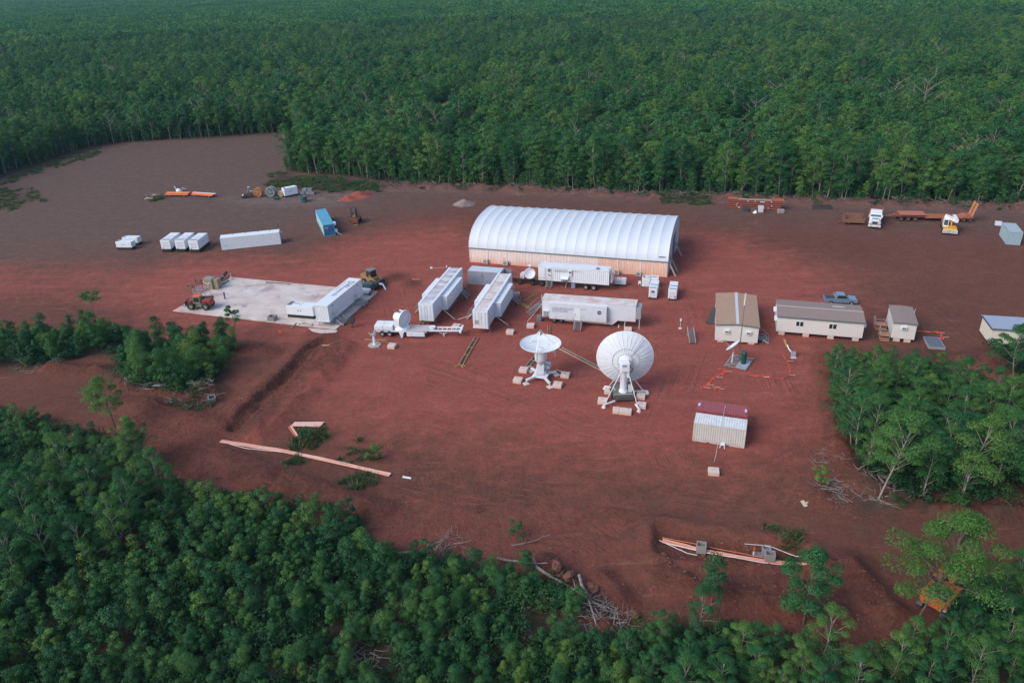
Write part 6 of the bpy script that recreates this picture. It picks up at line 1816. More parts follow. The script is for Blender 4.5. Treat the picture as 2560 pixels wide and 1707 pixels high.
for xx in (-1.35, 1.35):
    for yy in (-.95, .95):
        wheel(th_, xx, yy, .72, .5, .72, MACHGREY)
part(th_, 'carriage', MB().box(-3.0, -2.85, -.1, 1.2, .3, 1.1), DARK)
part(th_, 'fork', MB().box(-4.1, -3.0, .0, .14, .3, .36).box(-4.1, -3.0, .9, 1.04, .3, .36), DARK)
cg = thing('steel_cage', 'pale steel cage frame standing behind the telehandler cab', 'frame', -57.19, 127.52, -14, .1)
fr = MB()
for zz in (1.2, 1.9):
    for p0, p1 in (((0, 0), (2.4, 0)), ((2.4, 0), (2.4, 1.6)), ((2.4, 1.6), (0, 1.6)), ((0, 1.6), (0, 0)), ((.8, 0), (.8, 1.6)), ((1.6, 0), (1.6, 1.6)), ((0, .8), (2.4, .8))):
        fr.beam((*p0, zz), (*p1, zz), .07)
for xx in (0, 2.4):
    for yy in (0, 1.6):
        fr.beam((xx, yy, 0), (xx, yy, 1.9), .07)
part(cg, 'frame', fr, STEEL)
part(cg, 'mesh_base', MB().box(.05, 2.35, .05, 1.55, .05, .1), STEEL_DK)
# loader behind the container, car hood, floodlight
ld_ = thing('wheel_loader', 'dusty yellow loader with dark cab beyond the lettered control container', 'loader', -25.64, 131.84, -38)
part(ld_, 'body', MB().cbox(-1.3, 1.3, -.8, .8, .7, 1.6, .1), OLIVE)
part(ld_, 'hood', MB().cbox(-2.2, -.6, -.7, .7, .9, 1.9, .12), OLIVE)
part(ld_, 'cab', MB().prism([(-.55, 1.6), (.75, 1.6), (.65, 2.9), (-.45, 2.9)], 'xz', -.7, .7), GLASS)
part(ld_, 'cab_roof', MB().cbox(-.65, .85, -.8, .8, 2.9, 3.02, .04), STEEL_DK)
for yy in (-.75, .75):
    part(ld_, 'lift_arm', MB().beam((.2, yy, 2.0), (2.0, yy, 1.1), .16, .28), OLIVE)
    for xx in (-1.1, 1.1):
        wheel(ld_, xx, yy * 1.25, .62, .42, .62, OLIVE)
part(ld_, 'bucket', MB().prism([(2.0, .3), (2.9, .25), (2.2, .35), (2.15, 1.1), (2.0, 1.2)], 'xz', -1.2, 1.2), DARK)
ag = thing('auger_arm', 'pale jointed digging arm lying beside the dusty loader', 'attachment', -25.26, 129.89, -30)
part(ag, 'boom', MB().beam((0, 0, .15), (.9, .5, .85), .22, .25).beam((.9, .5, .85), (2.0, .5, .95), .22, .25), WHITE)
part(ag, 'stick', MB().beam((2.0, .5, .95), (2.9, .2, .1), .18, .2), WHITE)
part(ag, 'pivot', MB().cyl((.9, .35, .85), (.9, .65, .85), .16, n=10).cyl((2.0, .35, .95), (2.0, .65, .95), .16, n=10), STEEL)
uc = thing('utility_truck', 'dark utility truck with pale hood hidden behind the lettered control container', 'truck', -26.72, 129.32, 72)
part(uc, 'tray', MB().cbox(-.6, 3.0, -.95, .95, .6, 1.25, .05), DARK)
part(uc, 'cab', MB().cbox(-2.0, -.55, -.9, .9, .6, 1.85, .15), paint('dark_teal_paint', (.03, .07, .08), .35, .2))
part(uc, 'hood', MB().cbox(-3.2, -1.9, -.85, .85, .55, 1.15, .14), WHITE_CLEAN)
for xx in (-2.5, 1.6):
    for yy in (-.85, .85):
        wheel(uc, xx, yy, .4, .26, .4, STEEL)
hx_, hy_ = -25.95, 126.86
place(uc, hx_ + 2.4 * math.cos(R(72.5)), hy_ + 2.4 * math.sin(R(72.5)), 72.5, 0)
fl = thing('floodlight', 'round black floodlight standing right of the concrete pad', 'floodlight', -26.13, 113.27, 0)
part(fl, 'lamp_head', MB().revolve([(.001, -.12), (.4, -.1), (.62, .05), (.62, .2), (.5, .22), (.001, .1)], (.05, 0, 1.25), (-.3, -.8, .35), 22), BLACK)
part(fl, 'stand', MB().cyl((0, .1, 0), (0, .05, 1.2), .06, n=8).cyl((-.3, 0, .05), (.3, .1, .05), .08, n=8), DARK)
cn = thing('orange_barrier', 'small orange barrier in the dirt below the concrete pad', 'barrier', -37.45, 111.24, 0)
part(cn, 'leg', MB().beam((-.3, 0, 0), (-.2, 0, .75), .1).beam((.3, 0, 0), (.2, 0, .75), .1), EXC)
part(cn, 'bar', MB().box(-.28, .28, -.05, .05, .35, .5).box(-.22, .22, -.05, .05, .62, .74), EXC)
ob = thing('orange_barrier', 'pinkish fallen barrier left of the striped-roof van', 'barrier', -17.44, 133.12, -15)
part(ob, 'bar', MB().obox((0, 0, .12), (1.1, .3, .12), .2).obox((-.6, -.1, .1), (.5, .35, .2), -.6), paint('faded_red_barrier', (.55, .16, .12), .6, .2))
part(ob, 'foot', MB().box(-.2, .2, -.3, -.1, 0, .1), DARK)
ln = thing('weather_mast', 'thin pole with white cups reaching out behind the striped-roof van', 'mast', *lc(V1, .3, 16.3), 178, 3.9)
part(ln, 'boom', MB().cyl((0, 0, .15), (3.4, 0, .15), .03, n=6), STEEL)
part(ln, 'sensor', MB().cbox(3.3, 3.7, -.12, .12, .02, .3, .04).cyl((.7, 0, .15), (.7, 0, .55), .06, n=6), WHITE_CLEAN)
part(ln, 'foot', MB().cyl((0, 0, .05), (0, 0, .2), .06, n=6), STEEL)

# ---------------------------------------------------------------- cable trays and planks on the dirt
def tray(label, p0, p1, w=.6, mat=None, name='cable_tray', cat='cable tray'):
    a, b_ = Vector((*p0, 0)), Vector((*p1, 0))
    d = (b_ - a).normalized()
    s = Vector((-d.y, d.x, 0)) * w / 2
    t = thing(name, label, cat, 0, 0, 0, 0, 'cable trays on the dirt')
    zr = Vector((0, 0, .10))
    part(t, 'side_board', MB().beam(a + s + zr, b_ + s + zr, .09, .2), mat or TIMBER)
    part(t, 'side_board', MB().beam(a - s + zr, b_ - s + zr, .09, .2), mat or TIMBER)
    part(t, 'cable_bed', MB().beam(a + zr * .5, b_ + zr * .5, w - .1, .05), DARK)
    L = (b_ - a).length
    for k in range(int(L / 2.4)):
        c = a + d * (1.2 + 2.4 * k) + Vector((0, 0, .21))
        part(t, 'cross_strap', MB().beam(c - s, c + s, .12, .03), mat or TIMBER)
    return t
tray('timber cable tray ending in a fork left of the upward dish', (-5.58, 107.44), (-7.55, 98.98), .62)
tray('short left branch at the end of the forked cable tray', (-7.60, 98.73), (-8.57, 98.22), .34)
tray('short right branch at the end of the forked cable tray', (-7.53, 98.64), (-7.10, 97.86), .34)
tray('long cable tray running from the upward dish to the big dish', (7.32, 102.86), (12.79, 95.55), .5, paint('pale_tray_edge', (.38, .28, .22), .8, .3))
tray('cable tray behind the upward dish', (3.40, 100.13), (2.19, 97.54), .6, paint('pale_tray_edge', (.38, .28, .22)))
tray('timber cable tray under the striped-roof van', (-14.45, 114.70), (-15.16, 111.72), .6)
tray('timber cable tray between the vans and the long expandable trailer', (1.59, 120.47), (3.62, 117.67), .35)
tray('timber cable tray behind the stair platforms by the long trailer', (2.33, 121.30), (5.14, 124.89), .35)
tray('timber cover behind the upward dish', (5.99, 110.70), (5.90, 108.07), .35)
tray('timber cable tray by the far end of the striped-roof van', (-8.30, 127.89), (-7.70, 130.32), .4)
def plank(label, p0, p1, w=.2, h=.08, mat=None):
    t = thing('timber_plank', label, 'plank', 0, 0, 0, 0, 'loose planks')
    part(t, 'board', MB().beam((*p0, .06), (*p1, .06), w, h), mat or TIMBER)
    part(t, 'batten', MB().obox(((p0[0] + p1[0]) / 2, (p0[1] + p1[1]) / 2, .03), (.3, .3, .05)), TIMBER_GREY)
plank('plank lying behind the white pedestal', (-23.32, 108.39), (-19.70, 107.81))
plank('plank at the head of the trench', (-29.83, 106.79), (-27.78, 106.70), .18, .1, PINK)
plank('thin pale plank on the dirt below the dish turret trailer', (-20.49, 107.30), (-19.43, 107.06), .12)

# ---------------------------------------------------------------- conduits
def conduit(label, runs, group, r=.075, name='conduit_bundle'):
    """a bundle laid together: every pipe is a part"""
    t = thing(name, label, 'pipes', 0, 0, 0, 0, group)
    for pts, mm in runs:
        part(t, 'pipe', MB().limb(pts, [r] * len(pts), 7), mm)
    return t
def along(pts, off, lift=.1, bend=0.0, seed=0):
    rr = random.Random(seed)
    out = []
    for i, (x, y) in enumerate(pts):
        j = min(i, len(pts) - 2)
        dx, dy = pts[j + 1][0] - pts[j][0], pts[j + 1][1] - pts[j][1]
        L = math.hypot(dx, dy)
        o = off + bend * math.sin(math.pi * i / (len(pts) - 1)) + rr.uniform(-.05, .05)
        X, Y = x - dy / L * o, y + dx / L * o
        out.append((X, Y, hz(X, Y) + lift))
    return out
def straight(pts, off, lift, bend=0, seed=0):
    q = along(pts, off, lift, bend, seed)
    z_ = sum(p[2] for p in q) / len(q) + .05
    return [(p[0], p[1], z_) for p in q]
def dense(pts, k=9):
    P_ = [Vector((*p, 0)) for p in pts]
    tot = sum((b_ - a).length for a, b_ in zip(P_[:-1], P_[1:]))
    out = []
    for i in range(k + 1):
        s = tot * i / k
        for a, b_ in zip(P_[:-1], P_[1:]):
            L = (b_ - a).length
            if s <= L + 1e-6:
                q = a.lerp(b_, s / L)
                break
            s -= L
        out.append((q.x, q.y))
    return out
LP = dense([(-37.12, 80.66), (-29.30, 78.26), (-22.79, 75.73), (-14.70, 72.31)], 12)
runs = []
for k in range(8):
    runs.append((straight(LP, -.26 + .075 * k, .12 + .03 * (k % 2), (.06 if k < 3 else -.02), k), (PINK, PINK, PIPEWHITE, PINK, ORANGE, PINK, PIPEWHITE, PINK)[k]))
runs.append((straight(dense([(-35.86, 80.03), (-33.16, 78.79), (-29.23, 77.98), (-25.68, 76.73)], 8), 0, .1, 0, 9), PIPEWHITE))
conduit('long bundle of sun-faded orange conduits running across the lower dirt', runs, None, .048)
runs = []
for k in range(11):
    pa, pb_ = (-28.64, 84.14), (-24.74, 83.94)
    pc, pd = (-28.82, 83.37), (-24.99, 82.91)
    f_ = k / 10
    a_ = (pa[0] + (pc[0] - pa[0]) * f_, pa[1] + (pc[1] - pa[1]) * f_)
    b_ = (pb_[0] + (pd[0] - pb_[0]) * f_, pb_[1] + (pd[1] - pb_[1]) * f_)
    runs.append(([(*a_, .25), ((a_[0] + b_[0]) / 2, (a_[1] + b_[1]) / 2, .24), (*b_, .25)], PINK if k % 4 else PIPEWHITE))
cs = conduit('flat stack of sun-faded conduits beside the trench', runs, None, .075)
part(cs, 'bearer', MB().beam((-28.25, 84.43, .1), (-28.27, 83.06, .1), .12, .18).beam((-25.32, 84.23, .1), (-25.35, 82.77, .1), .12, .18), TIMBER_GREY)
conduit('three short orange conduits lying askew beside the flat conduit stack', [([(-29.14, 83.12, .2), (-27.68, 80.85, .2)], ORANGE), ([(-29.01, 83.38, .2), (-27.51, 80.92, .2)], PINK), ([(-28.89, 83.50, .2), (-27.35, 80.87, .2)], PINK)], None, .08)
lpip = thing('pipe_offcut', 'short white pipe offcut at the end of the long conduit bundle', 'pipe', 0, 0)
ex_, ey_ = -12.68, 71.71
part(lpip, 'pipe', MB().cyl((ex_ - .5, ey_ + .2, hz(ex_, ey_) + .12), (ex_ + .5, ey_ - .15, hz(ex_, ey_) + .12), .12, n=10), WHITE_CLEAN)
part(lpip, 'collar', MB().cyl((ex_ - .5, ey_ + .2, hz(ex_, ey_) + .12), (ex_ - .38, ey_ + .158, hz(ex_, ey_) + .12), .15, n=10), PIPEWHITE)
# pit with conduits at lower right
runs = []
PP = dense([(14.60, 60.13), (17.87, 58.62), (19.93, 57.86), (24.01, 56.55), (27.88, 55.91)], 12)
for k in range(8):
    runs.append((straight(PP, -.24 + .075 * k, .16 + .03 * (k % 2), (.12 if k < 3 else 0), 20 + k), (PIPEWHITE, PINK, PINK, ORANGE, PINK, PINK, ORANGE, PINK)[k]))
runs.append((straight(dense([(14.70, 60.66), (18.34, 59.26), (21.88, 57.94), (24.18, 57.09)], 9), 0, .2, 0, 31), ORANGE))
runs.append((along(dense([(14.38, 60.34), (15.70, 59.11), (16.72, 58.40), (17.65, 57.97)], 8), 0, .14, 0, 32), PIPEWHITE))
conduit('bundle of orange and white conduits lying in the lower right pit', runs, None, .045)
for lab, px in (('open grey pit box on the conduits at the left of the lower pit', (17.62, 58.26)), ('open grey pit box on the conduits right in the lower pit', (23.98, 56.64))):
    t = thing('concrete_pit_box', lab, 'pit box', px[0], px[1], -14, hz(*px) + .12, 'grey pit boxes in the pit')
    open_box(t, .95, .8, .95, .08, CONC_GREY)
t = thing('concrete_pit_box', 'pale pit frame standing behind the right box in the lower pit', 'pit box', 24.03, 57.64, -14, hz(24.03, 57.64) + .02)
open_box(t, .8, .7, .9, .07, STEEL)
mk = thing('marker_post', 'orange and white marker post in the lower pit', 'post', 23.22, 57.73, 0, hz(23.22, 57.73) - .02)
part(mk, 'post', MB().cyl((0, 0, 0), (0, 0, .6), .07, n=8), WHITE_CLEAN)
part(mk, 'band', MB().cyl((0, 0, .6), (0, 0, 1.15), .072, n=8), EXC)
pl_ = thing('steel_plate', 'dark grey plate lying behind the conduits in the lower pit', 'plate', 23.06, 57.60, -12, hz(23.50, 57.76) + .05)
part(pl_, 'sheet', MB().cbox(0, 1.1, 0, .7, 0, .08, .02), STEEL_DK)
part(pl_, 'lip', MB().box(.05, 1.05, -.03, 0, .02, .12), STEEL)
conduit('thin pale hose looping behind the lower pit', [([(x, y, max(hz(x, y), 0) + .12) for x, y in dense([(22.52, 58.58), (24.23, 58.28), (25.10, 57.96), (26.86, 56.59), (27.52, 56.48)], 10)], PIPEWHITE)], None, .035, 'hose')
slabx = thing('stone_slab', 'pale flat stone on the orange spoil near the east grove', 'stone', 30.51, 64.32, 20, hz(30.51, 64.32))
part(slabx, 'stone', MB().obox((0, 0, .18), (.42, .75, .1), 0, 0, .35), paint('pale_stone', (.55, .47, .34), .9, .2))
part(slabx, 'chip', MB().obox((.5, .1, .06), (.25, .2, .12), .4), paint('pale_stone', (.5, .5, .3)))

# ---------------------------------------------------------------- safety mesh on the dirt
def ribbon(label, pts, w, seed):
    rr = random.Random(seed)
    P_ = dense(pts, 26)
    mb = MB()
    vv, ff = [], []
    for i, (x, y) in enumerate(P_):
        j = min(i, len(P_) - 2)
        dx, dy = P_[j + 1][0] - P_[j][0], P_[j + 1][1] - P_[j][1]
        L = math.hypot(dx, dy)
        for s in (-1, -.3, .4, 1):
            ww = w * (0.5 + .6 * rr.random()) * s
            vv.append((x - dy / L * ww + rr.uniform(-.06, .06), y + dx / L * ww, .03 + .10 * rr.random()))
    for i in range(len(P_) - 1):
        for s in range(3):
            if rr.random() > .3:
                ff.append((i * 4 + s, i * 4 + s + 1, i * 4 + s + 5, i * 4 + s + 4))
    t = thing('safety_mesh', label, 'barrier mesh', 0, 0, 0, 0, 'fallen orange safety mesh')
    part(t, 'netting', mb.add(vv, ff), SAFETY)
    for k in (4, 13, 22):
        part(t, 'stake', MB().cyl((*P_[k], .05), (P_[k][0] + .9, P_[k][1] - .3, .12), .025, n=5), CREAM)
    return t
ribbon('crumpled orange safety mesh trailing left of the skid', [(29.19, 94.82), (30.16, 93.78), (27.87, 92.06), (26.32, 90.04), (25.77, 89.64)], .26, 3)
ribbon('short scrap of orange safety mesh at the end of the trail', [(25.37, 89.52), (26.58, 89.88), (28.11, 89.47), (27.23, 88.94)], .24, 4)
ribbon('orange safety mesh curving right of the skid to the manhole', [(32.90, 92.63), (37.16, 91.23), (38.97, 92.96), (39.49, 95.84), (39.65, 98.20)], .16, 5)
ribbon('red netting lying behind the steel grate platform', [(62.32, 104.28), (63.92, 103.91), (65.60, 103.53), (64.62, 101.27)], .3, 6)
mh = thing('service_pit', 'small grey service box in an excavated hole below the long hut', 'service box', 40.94, 97.76, -10)
part(mh, 'box', MB().cbox(-.3, .35, -.3, .3, 0, .7, .04), STEEL)
part(mh, 'pipe', MB().limb([(-.2, .3, .5), (-.45, 1.4, .55), (-.45, 2.4, .6)], [.1, .1, .1], 8), WHITE_CLEAN)
part(mh, 'plank', MB().beam((-.5, 2.3, .3), (-.6, 4.4, .55), .3, .08), TIMBER)
part(mh, 'cover', MB().obox((.0, -.55, .06), (.8, .45, .06), .2), paint('pale_cover', (.5, .5, .48), .7, .2))

# ---------------------------------------------------------------- left yard
lw = container('shipping_container', 'long plain white container standing alone in the left yard', 'container', 12.19, 2.44, 2.59, -60.91, 154.21, 13, 0, WHITE, flat_side=True, corr_roof=False, roof=WHITE_CLEAN)
part(lw, 'end_cooler', MB().cbox(12.2, 12.6, .7, 1.7, 1.6, 2.3, .04), STEEL)
for xx in (2.4, 5.0, 7.6, 10.0):
    part(lw, 'roof_vent', MB().box(xx, xx + .3, 1.9, 2.1, 2.6, 2.66), GREYMARK)
text_part(lw, 'corner_lettering', 'VEGA', .3, GREYMARK, wall_text(.6, .0, .8))
bc = container('shipping_container', 'faded blue container with dark blue doors and side coolers in the left yard', 'container', 12.8, 2.44, 2.59, -38.19, 161.67, 109.5, 0, TEAL_SIDE, roof=BLUE, door='x0', doormat=BLUE_DOOR, frame=BLUE)
part(bc, 'door_plate', MB().box(-.07, -.05, 1.4, 2.1, 1.7, 2.1), GREYMARK)
for o in [c for c in bc.children if c.name.startswith('side_panel')][:1]:
    o.data.materials[0] = BLUE
part(bc, 'side_cooler', MB().cbox(1.0, 1.9, -.55, .02, 1.9, 2.55, .04), WHITE_CLEAN)
part(bc, 'side_cooler', MB().cbox(.3, 1.1, -.6, .0, .55, 1.15, .04), WHITE_CLEAN)
part(bc, 'drain_pipe', MB().beam((.2, -.3, .6), (-.6, -1.3, .05), .2, .1), STEEL)
for k, (px, lab) in enumerate((((-71.51, 154.07), 'left of three white generators lined up in the left yard'), ((-68.31, 153.73), 'middle of three white generators lined up in the left yard'), ((-65.23, 153.10), 'right of three white generators lined up in the left yard'))):
    g_ = generator('generator', lab, 5.2, 2.05, 2.65, px[0], px[1], 86, 0, 'three generators in the left yard', .72, 'x0')
    part(g_, 'roof_plate', MB().box(.7, 3.4, .3, 1.75, 2.65, 2.675), paint('pale_roof_plate', (.62, .66, .76), .5, .2))
generator('generator', 'small low white generator in front of another at the far left', 3.6, 1.5, 1.75, -84.52, 157.11, -9, 0, 'two small generators at the far left', .5, 'x0')
generator('generator', 'small low white generator behind another at the far left', 3.6, 1.5, 1.75, -84.41, 159.96, -9, 0, 'two small generators at the far left', .5, 'x0')
# forklift
fk = thing('forklift', 'dark forklift with raised mast beside the blue container', 'forklift', -35.10, 170.21, -92)
part(fk, 'body', MB().cbox(-1.6, .6, -.85, .85, .45, 1.5, .12), OLIVE)
part(fk, 'counterweight', MB().cbox(-2.1, -1.5, -.8, .8, .4, 1.4, .15), DARK)
cage = MB()
for xx in (-1.1, .5):
    for yy in (-.75, .75):
        cage.beam((xx, yy, 1.4), (xx * .9, yy * .9, 2.5), .1)
part(fk, 'cab_frame', cage, DARK)
part(fk, 'cab_roof', MB().box(-1.1, .5, -.72, .72, 2.5, 2.58), DARK)
mst = MB()
for yy in (-.62, .62):
    mst.box(.85, 1.05, yy - .1, yy + .1, .1, 4.0)
    mst.box(1.06, 1.2, yy * .75 - .08, yy * .75 + .08, .1, 3.7)
for zz in (.8, 2.2, 3.85):
    mst.box(.88, 1.02, -.52, .52, zz, zz + .16)
part(fk, 'mast', mst, DARK)
part(fk, 'backrest', MB().box(1.22, 1.3, -.75, .75, .3, 1.5), RUST)
part(fk, 'fork', MB().box(1.3, 2.5, -.55, -.4, .12, .18).box(1.3, 2.5, .4, .55, .12, .18), STEEL_DK)
for xx in (-1.2, .45):
    for yy in (-.85, .85):
        wheel(fk, xx, yy, .5, .36, .5, OLIVE)
fs = thing('wheel_chock', 'small yellow chock on the dirt before the forklift', 'chock', -34.84, 168.30, 0)
part(fs, 'wedge', MB().prism([(-.55, 0), (.55, 0), (.4, .14), (-.4, .14)], 'xz', -.12, .12), YELLOW)
part(fs, 'grip', MB().box(-.3, .3, -.05, .05, .14, .18), DARK)
# reels and clutter
def reel(label, x, y, yaw, r, w, mat, drum):
    t = thing('cable_reel', label, 'cable reel', x, y, yaw, 0, 'cable reels in the left yard')
    for k, yy in enumerate((0, w)):
        f_ = part(t, 'flange', MB().revolve([(r * .72, -.05), (r, -.05), (r, .05), (r * .72, .05), (r * .72, -.05)], (0, yy, r), (0, -1, 0), 26), mat)
        sp = MB()
        for q in range(6):
            a = q * math.pi / 3
            sp.beam((math.cos(a) * r * .2, yy, r + math.sin(a) * r * .2), (math.cos(a) * r * .75, yy, r + math.sin(a) * r * .75), r * .16, .06)
        part(f_, 'spoke', sp, mat)
        part(f_, 'hub', MB().cyl((0, yy - .06, r), (0, yy + .06, r), r * .26, n=14), mat)
    part(t, 'drum', MB().cyl((0, .06, r), (0, w - .06, r), r * .62, n=22), drum)
    return t
reel('rusty orange cable reel standing in the left yard', -64.83, 195.56, -8, 1.2, .9, paint('rust_reel', (.36, .15, .055), .8, .4), TIMBER)
reel('grey-blue cable reel standing right of the rusty one', -61.42, 195.12, -12, 1.32, 1.1, paint('grey_reel', (.16, .22, .25), .7, .3), STEEL_DK)
reel('small pale timber reel beside the white generator at the back', -58.76, 195.01, -25, .78, .7, paint('pale_timber_reel', (.38, .30, .20), .8, .3), TIMBER)
generator('generator', 'white generator on dark base at the back of the left yard', 3.6, 1.7, 2.3, -57.49, 194.14, 36, 0, None, .35, 'x0')
dr = thing('water_drum', 'dark green drum standing before the clutter in the left yard', 'drum', -51.58, 189.45, 0)
part(dr, 'barrel', MB().revolve([(.001, 0), (.85, 0), (.9, .1), (.86, .7), (.9, .75), (.86, 1.4), (.9, 1.5), (.82, 1.55), (.8, 1.3), (.001, 1.3)], (0, 0, 0), (0, 0, 1), 22), paint('teal_drum', (.03, .12, .13), .6, .3))
part(dr, 'band', MB().revolve([(.9, .4), (.92, .42), (.92, .48), (.9, .5)], (0, 0, 0), (0, 0, 1), 22), STEEL_DK)
sc_ = thing('scrap_machine', 'dark broken machine with white parts left of the cable reels', 'machinery', -67.42, 195.66, 20)
part(sc_, 'body', MB().cbox(-1.2, 1.0, -.7, .7, .3, 1.4, .2).cbox(-1.9, -.9, -.4, .5, .1, .8, .15), paint('burnt_machine', (.09, .075, .07), .8, .4))
part(sc_, 'arm', MB().beam((.0, 0, 1.3), (.5, .2, 2.5), .25).beam((.5, .2, 2.5), (.9, .2, 2.2), .2), STEEL_DK)
part(sc_, 'panel', MB().obox((.9, -.3, 1.6), (.7, .5, .1), .3, .3).obox((-1.3, -.4, .9), (.6, .5, .1), .2, -.4).obox((.4, .2, 2.6), (.6, .4, .12)), WHITE)
for xx in (-.9, .8):
    wheel(sc_, xx, -.75, .42, .3, .42, RUST)
px_ = thing('crate_pile', 'grey-green plastic crates piled behind the green drum', 'crates', -54.08, 196.32, -8)
for k, (xx, yy, zz) in enumerate(((0, 0, 0), (1.3, .2, 0), (2.6, .1, 0), (.6, .1, .8), (2.0, .2, .8))):
    part(px_, 'crate', MB().cbox(xx, xx + 1.2, yy, yy + 1.1, zz, zz + .78, .05), paint('grey_green_crate', (.16, .21, .22), .6, .3) if k % 2 else STEEL_DK)
ul = thing('green_bag', 'dark green bag lying before the reels', 'bag', -59.19, 192.49, 0)
part(ul, 'bag', MB().blob((0, 0, .35), (.9, .5, .42), 3, 2, .18), GREENP)
part(ul, 'tie', MB().cyl((0, 0, .7), (.05, 0, .85), .08, n=6), DARK)
runs = []
o0, o1 = (-90.56, 199.27), (-84.31, 198.45)
for k in range(26):
    row, c_ = divmod(k, 9)
    yy = (c_ + row * .5) * .2
    runs.append(([(o0[0] + .25 * ((k * 7) % 5) / 5, o0[1] + yy, .45 + row * .18), (o1[0] + .4 * ((k * 3) % 5) / 5, o1[1] + yy, .45 + row * .18)], ORANGE))
op = conduit('pile of bright orange pipes stacked at the left of the yard', runs, None, .095, 'pipe_stack')
part(op, 'bearer', MB().beam((o0[0] + 1, o0[1] - .2, .2), (o0[0] + 1, o0[1] + 2.0, .2), .25, .34).beam((o1[0] - 1, o1[1] - .2, .2), (o1[0] - 1, o1[1] + 2.0, .2), .25, .34), TIMBER_GREY)
runs = []
o0, o1 = (-83.46, 198.59), (-77.02, 196.31)
for k in range(14):
    row, c_ = divmod(k, 7)
    runs.append(([(o0[0] + .2 * (k % 3), o0[1] + c_ * .24 + .12 * row, .5 + row * .19), (o1[0] + .5 * (c_ / 7), o1[1] + c_ * .24 + .12 * row, .5 + row * .19)], PIPEWHITE if (c_ > 4) else ORANGE))
op = conduit('orange and white pipes stacked right of the bright orange pile', runs, None, .1, 'pipe_stack')
part(op, 'bearer', MB().beam((o0[0] + 1, o0[1] - .2, .2), (o0[0] + 1, o0[1] + 2.0, .2), .25, .34).beam((o1[0] - 1, o1[1] - .2, .2), (o1[0] - 1, o1[1] + 2.0, .2), .25, .34), TIMBER_GREY)
sw_ = thing('white_scrap', 'white broken plastic pieces behind the orange pipe pile', 'scrap', -88.80, 204.36, 10)
part(sw_, 'shell', MB().revolve([(.9, 0), (.75, .5), (.4, .8)], (0, 0, 0), (.2, 0, 1), 10).obox((1.2, .5, .5), (1.0, .4, .2), .3, .5), WHITE)
part(sw_, 'strip', MB().beam((-.6, .3, .1), (-1.2, .6, 1.4), .3, .1), WHITE)
for k, (px, lab) in enumerate((((-94.47, 197.37), 'pale rubble lump at the left end of the orange pipes'), ((-93.83, 200.30), 'pale rubble heap behind the left end of the orange pipes'))):
    t = thing('rubble_lump', lab, 'rubble', px[0], px[1], 0, 0, 'pale rubble by the pipes')
    part(t, 'lump', MB().blob((0, 0, .15), (.9, .5, .3), 20 + k, 2, .3), SAND)
    part(t, 'chip', MB().blob((1.0, .3, .1), (.3, .3, .2), 30 + k, 1, .3), SAND)

# ---------------------------------------------------------------- right yard
ss = thing('steel_stack', 'stack of rust-red steel beams with a pale one on top by the forest', 'steel stack', 51.02, 171.06, -16)
for k in range(4):
    for q in range(3):
        L0 = .2 * ((k * 5 + q * 3) % 4)
        part(ss, 'beam', MB().box(L0, 11.8 + L0 * .6, q * .62, q * .62 + .5, .15 + k * .5, .15 + k * .5 + .36), RUST)
part(ss, 'pale_beam', MB().box(2.3, 9.8, .0, .62, 2.14, 2.34), paint('pale_khaki_steel', (.33, .27, .21), .7, .3))
part(ss, 'end_beam', MB().box(.1, 2.2, .0, 1.7, 2.14, 2.36).box(9.9, 12.4, .0, 1.7, 2.14, 2.36), ORANGE_RUST)
for k in range(4):
    part(ss, 'bearer', MB().box(.8 + 3.3 * k, 1.1 + 3.3 * k, -.1, 1.9, 0, .15), TIMBER_GREY)
for k, (xx, zz, ww) in enumerate(((4.4, 1.85, .25), (6.0, 1.85, .2), (7.2, 1.75, 1.0), (9.6, 1.8, .2), (2.1, 1.2, .2), (2.0, .7, .2), (2.4, .3, .5), (9.7, .9, .2), (7.9, .35, .4), (9.0, .4, .2))):
    part(ss, 'paper_tag', MB().box(xx, xx + ww, -.02, -.008, zz, zz + .17), WHITE_CLEAN)
for lab, px, dims, mm in (('black crate before the steel stack', (53.67, 167.72), (1.3, .9, 1.3), DARK), ('dark low crate in the middle before the steel stack', (55.44, 167.30), (1.5, .9, 1.0), paint('burnt_machine', (.09, .075, .07))), ('white wrapped sack before the steel stack', (56.93, 166.80), (1.15, .9, 1.5), paint('white_sack', (.52, .53, .57), .7, .25)), ('grey pallet box before the right end of the steel stack', (61.00, 165.78), (1.5, 1.0, .85), paint('grey_pallet_box', (.26, .24, .25), .7, .3))):
    t = thing('pallet_load', lab, 'pallet load', px[0], px[1], -12, 0, 'pallet loads before the steel stack')
    part(t, 'load', MB().cbox(0, dims[0], 0, dims[1], .12, dims[2], .06), mm)
    part(t, 'pallet', MB().box(-.03, dims[0] + .03, 0, dims[1], 0, .12), TIMBER_GREY)
t = thing('white_sheet', 'crumpled white sheet on the ground before the steel stack', 'sheet', 56.06, 166.59, 0)
part(t, 'sheet', MB().add([(-.5, 0, .02), (.5, -.1, .02), (.5, .5, .6), (.1, .6, .3)], [(0, 1, 2, 3)]), WHITE_CLEAN)
part(t, 'fold', MB().add([(-.5, 0, .03), (-.1, -.4, .03), (.5, -.1, .04)], [(0, 1, 2)]), WHITE_CLEAN)
t = thing('dark_trough', 'long dark trough near the windrow right of the steel stack', 'trough', 69.84, 167.87, -8)
open_box(t, 4.0, 1.1, .8, .1, DARK)
sb = thing('scraper_bucket', 'rusty brown scraper bucket left of the white truck', 'bucket', 72.29, 156.30, -14)
part(sb, 'floor', MB().box(0, 4.0, .1, 2.7, .6, .75), paint('earth_rust', (.17, .085, .06), .9, .4))
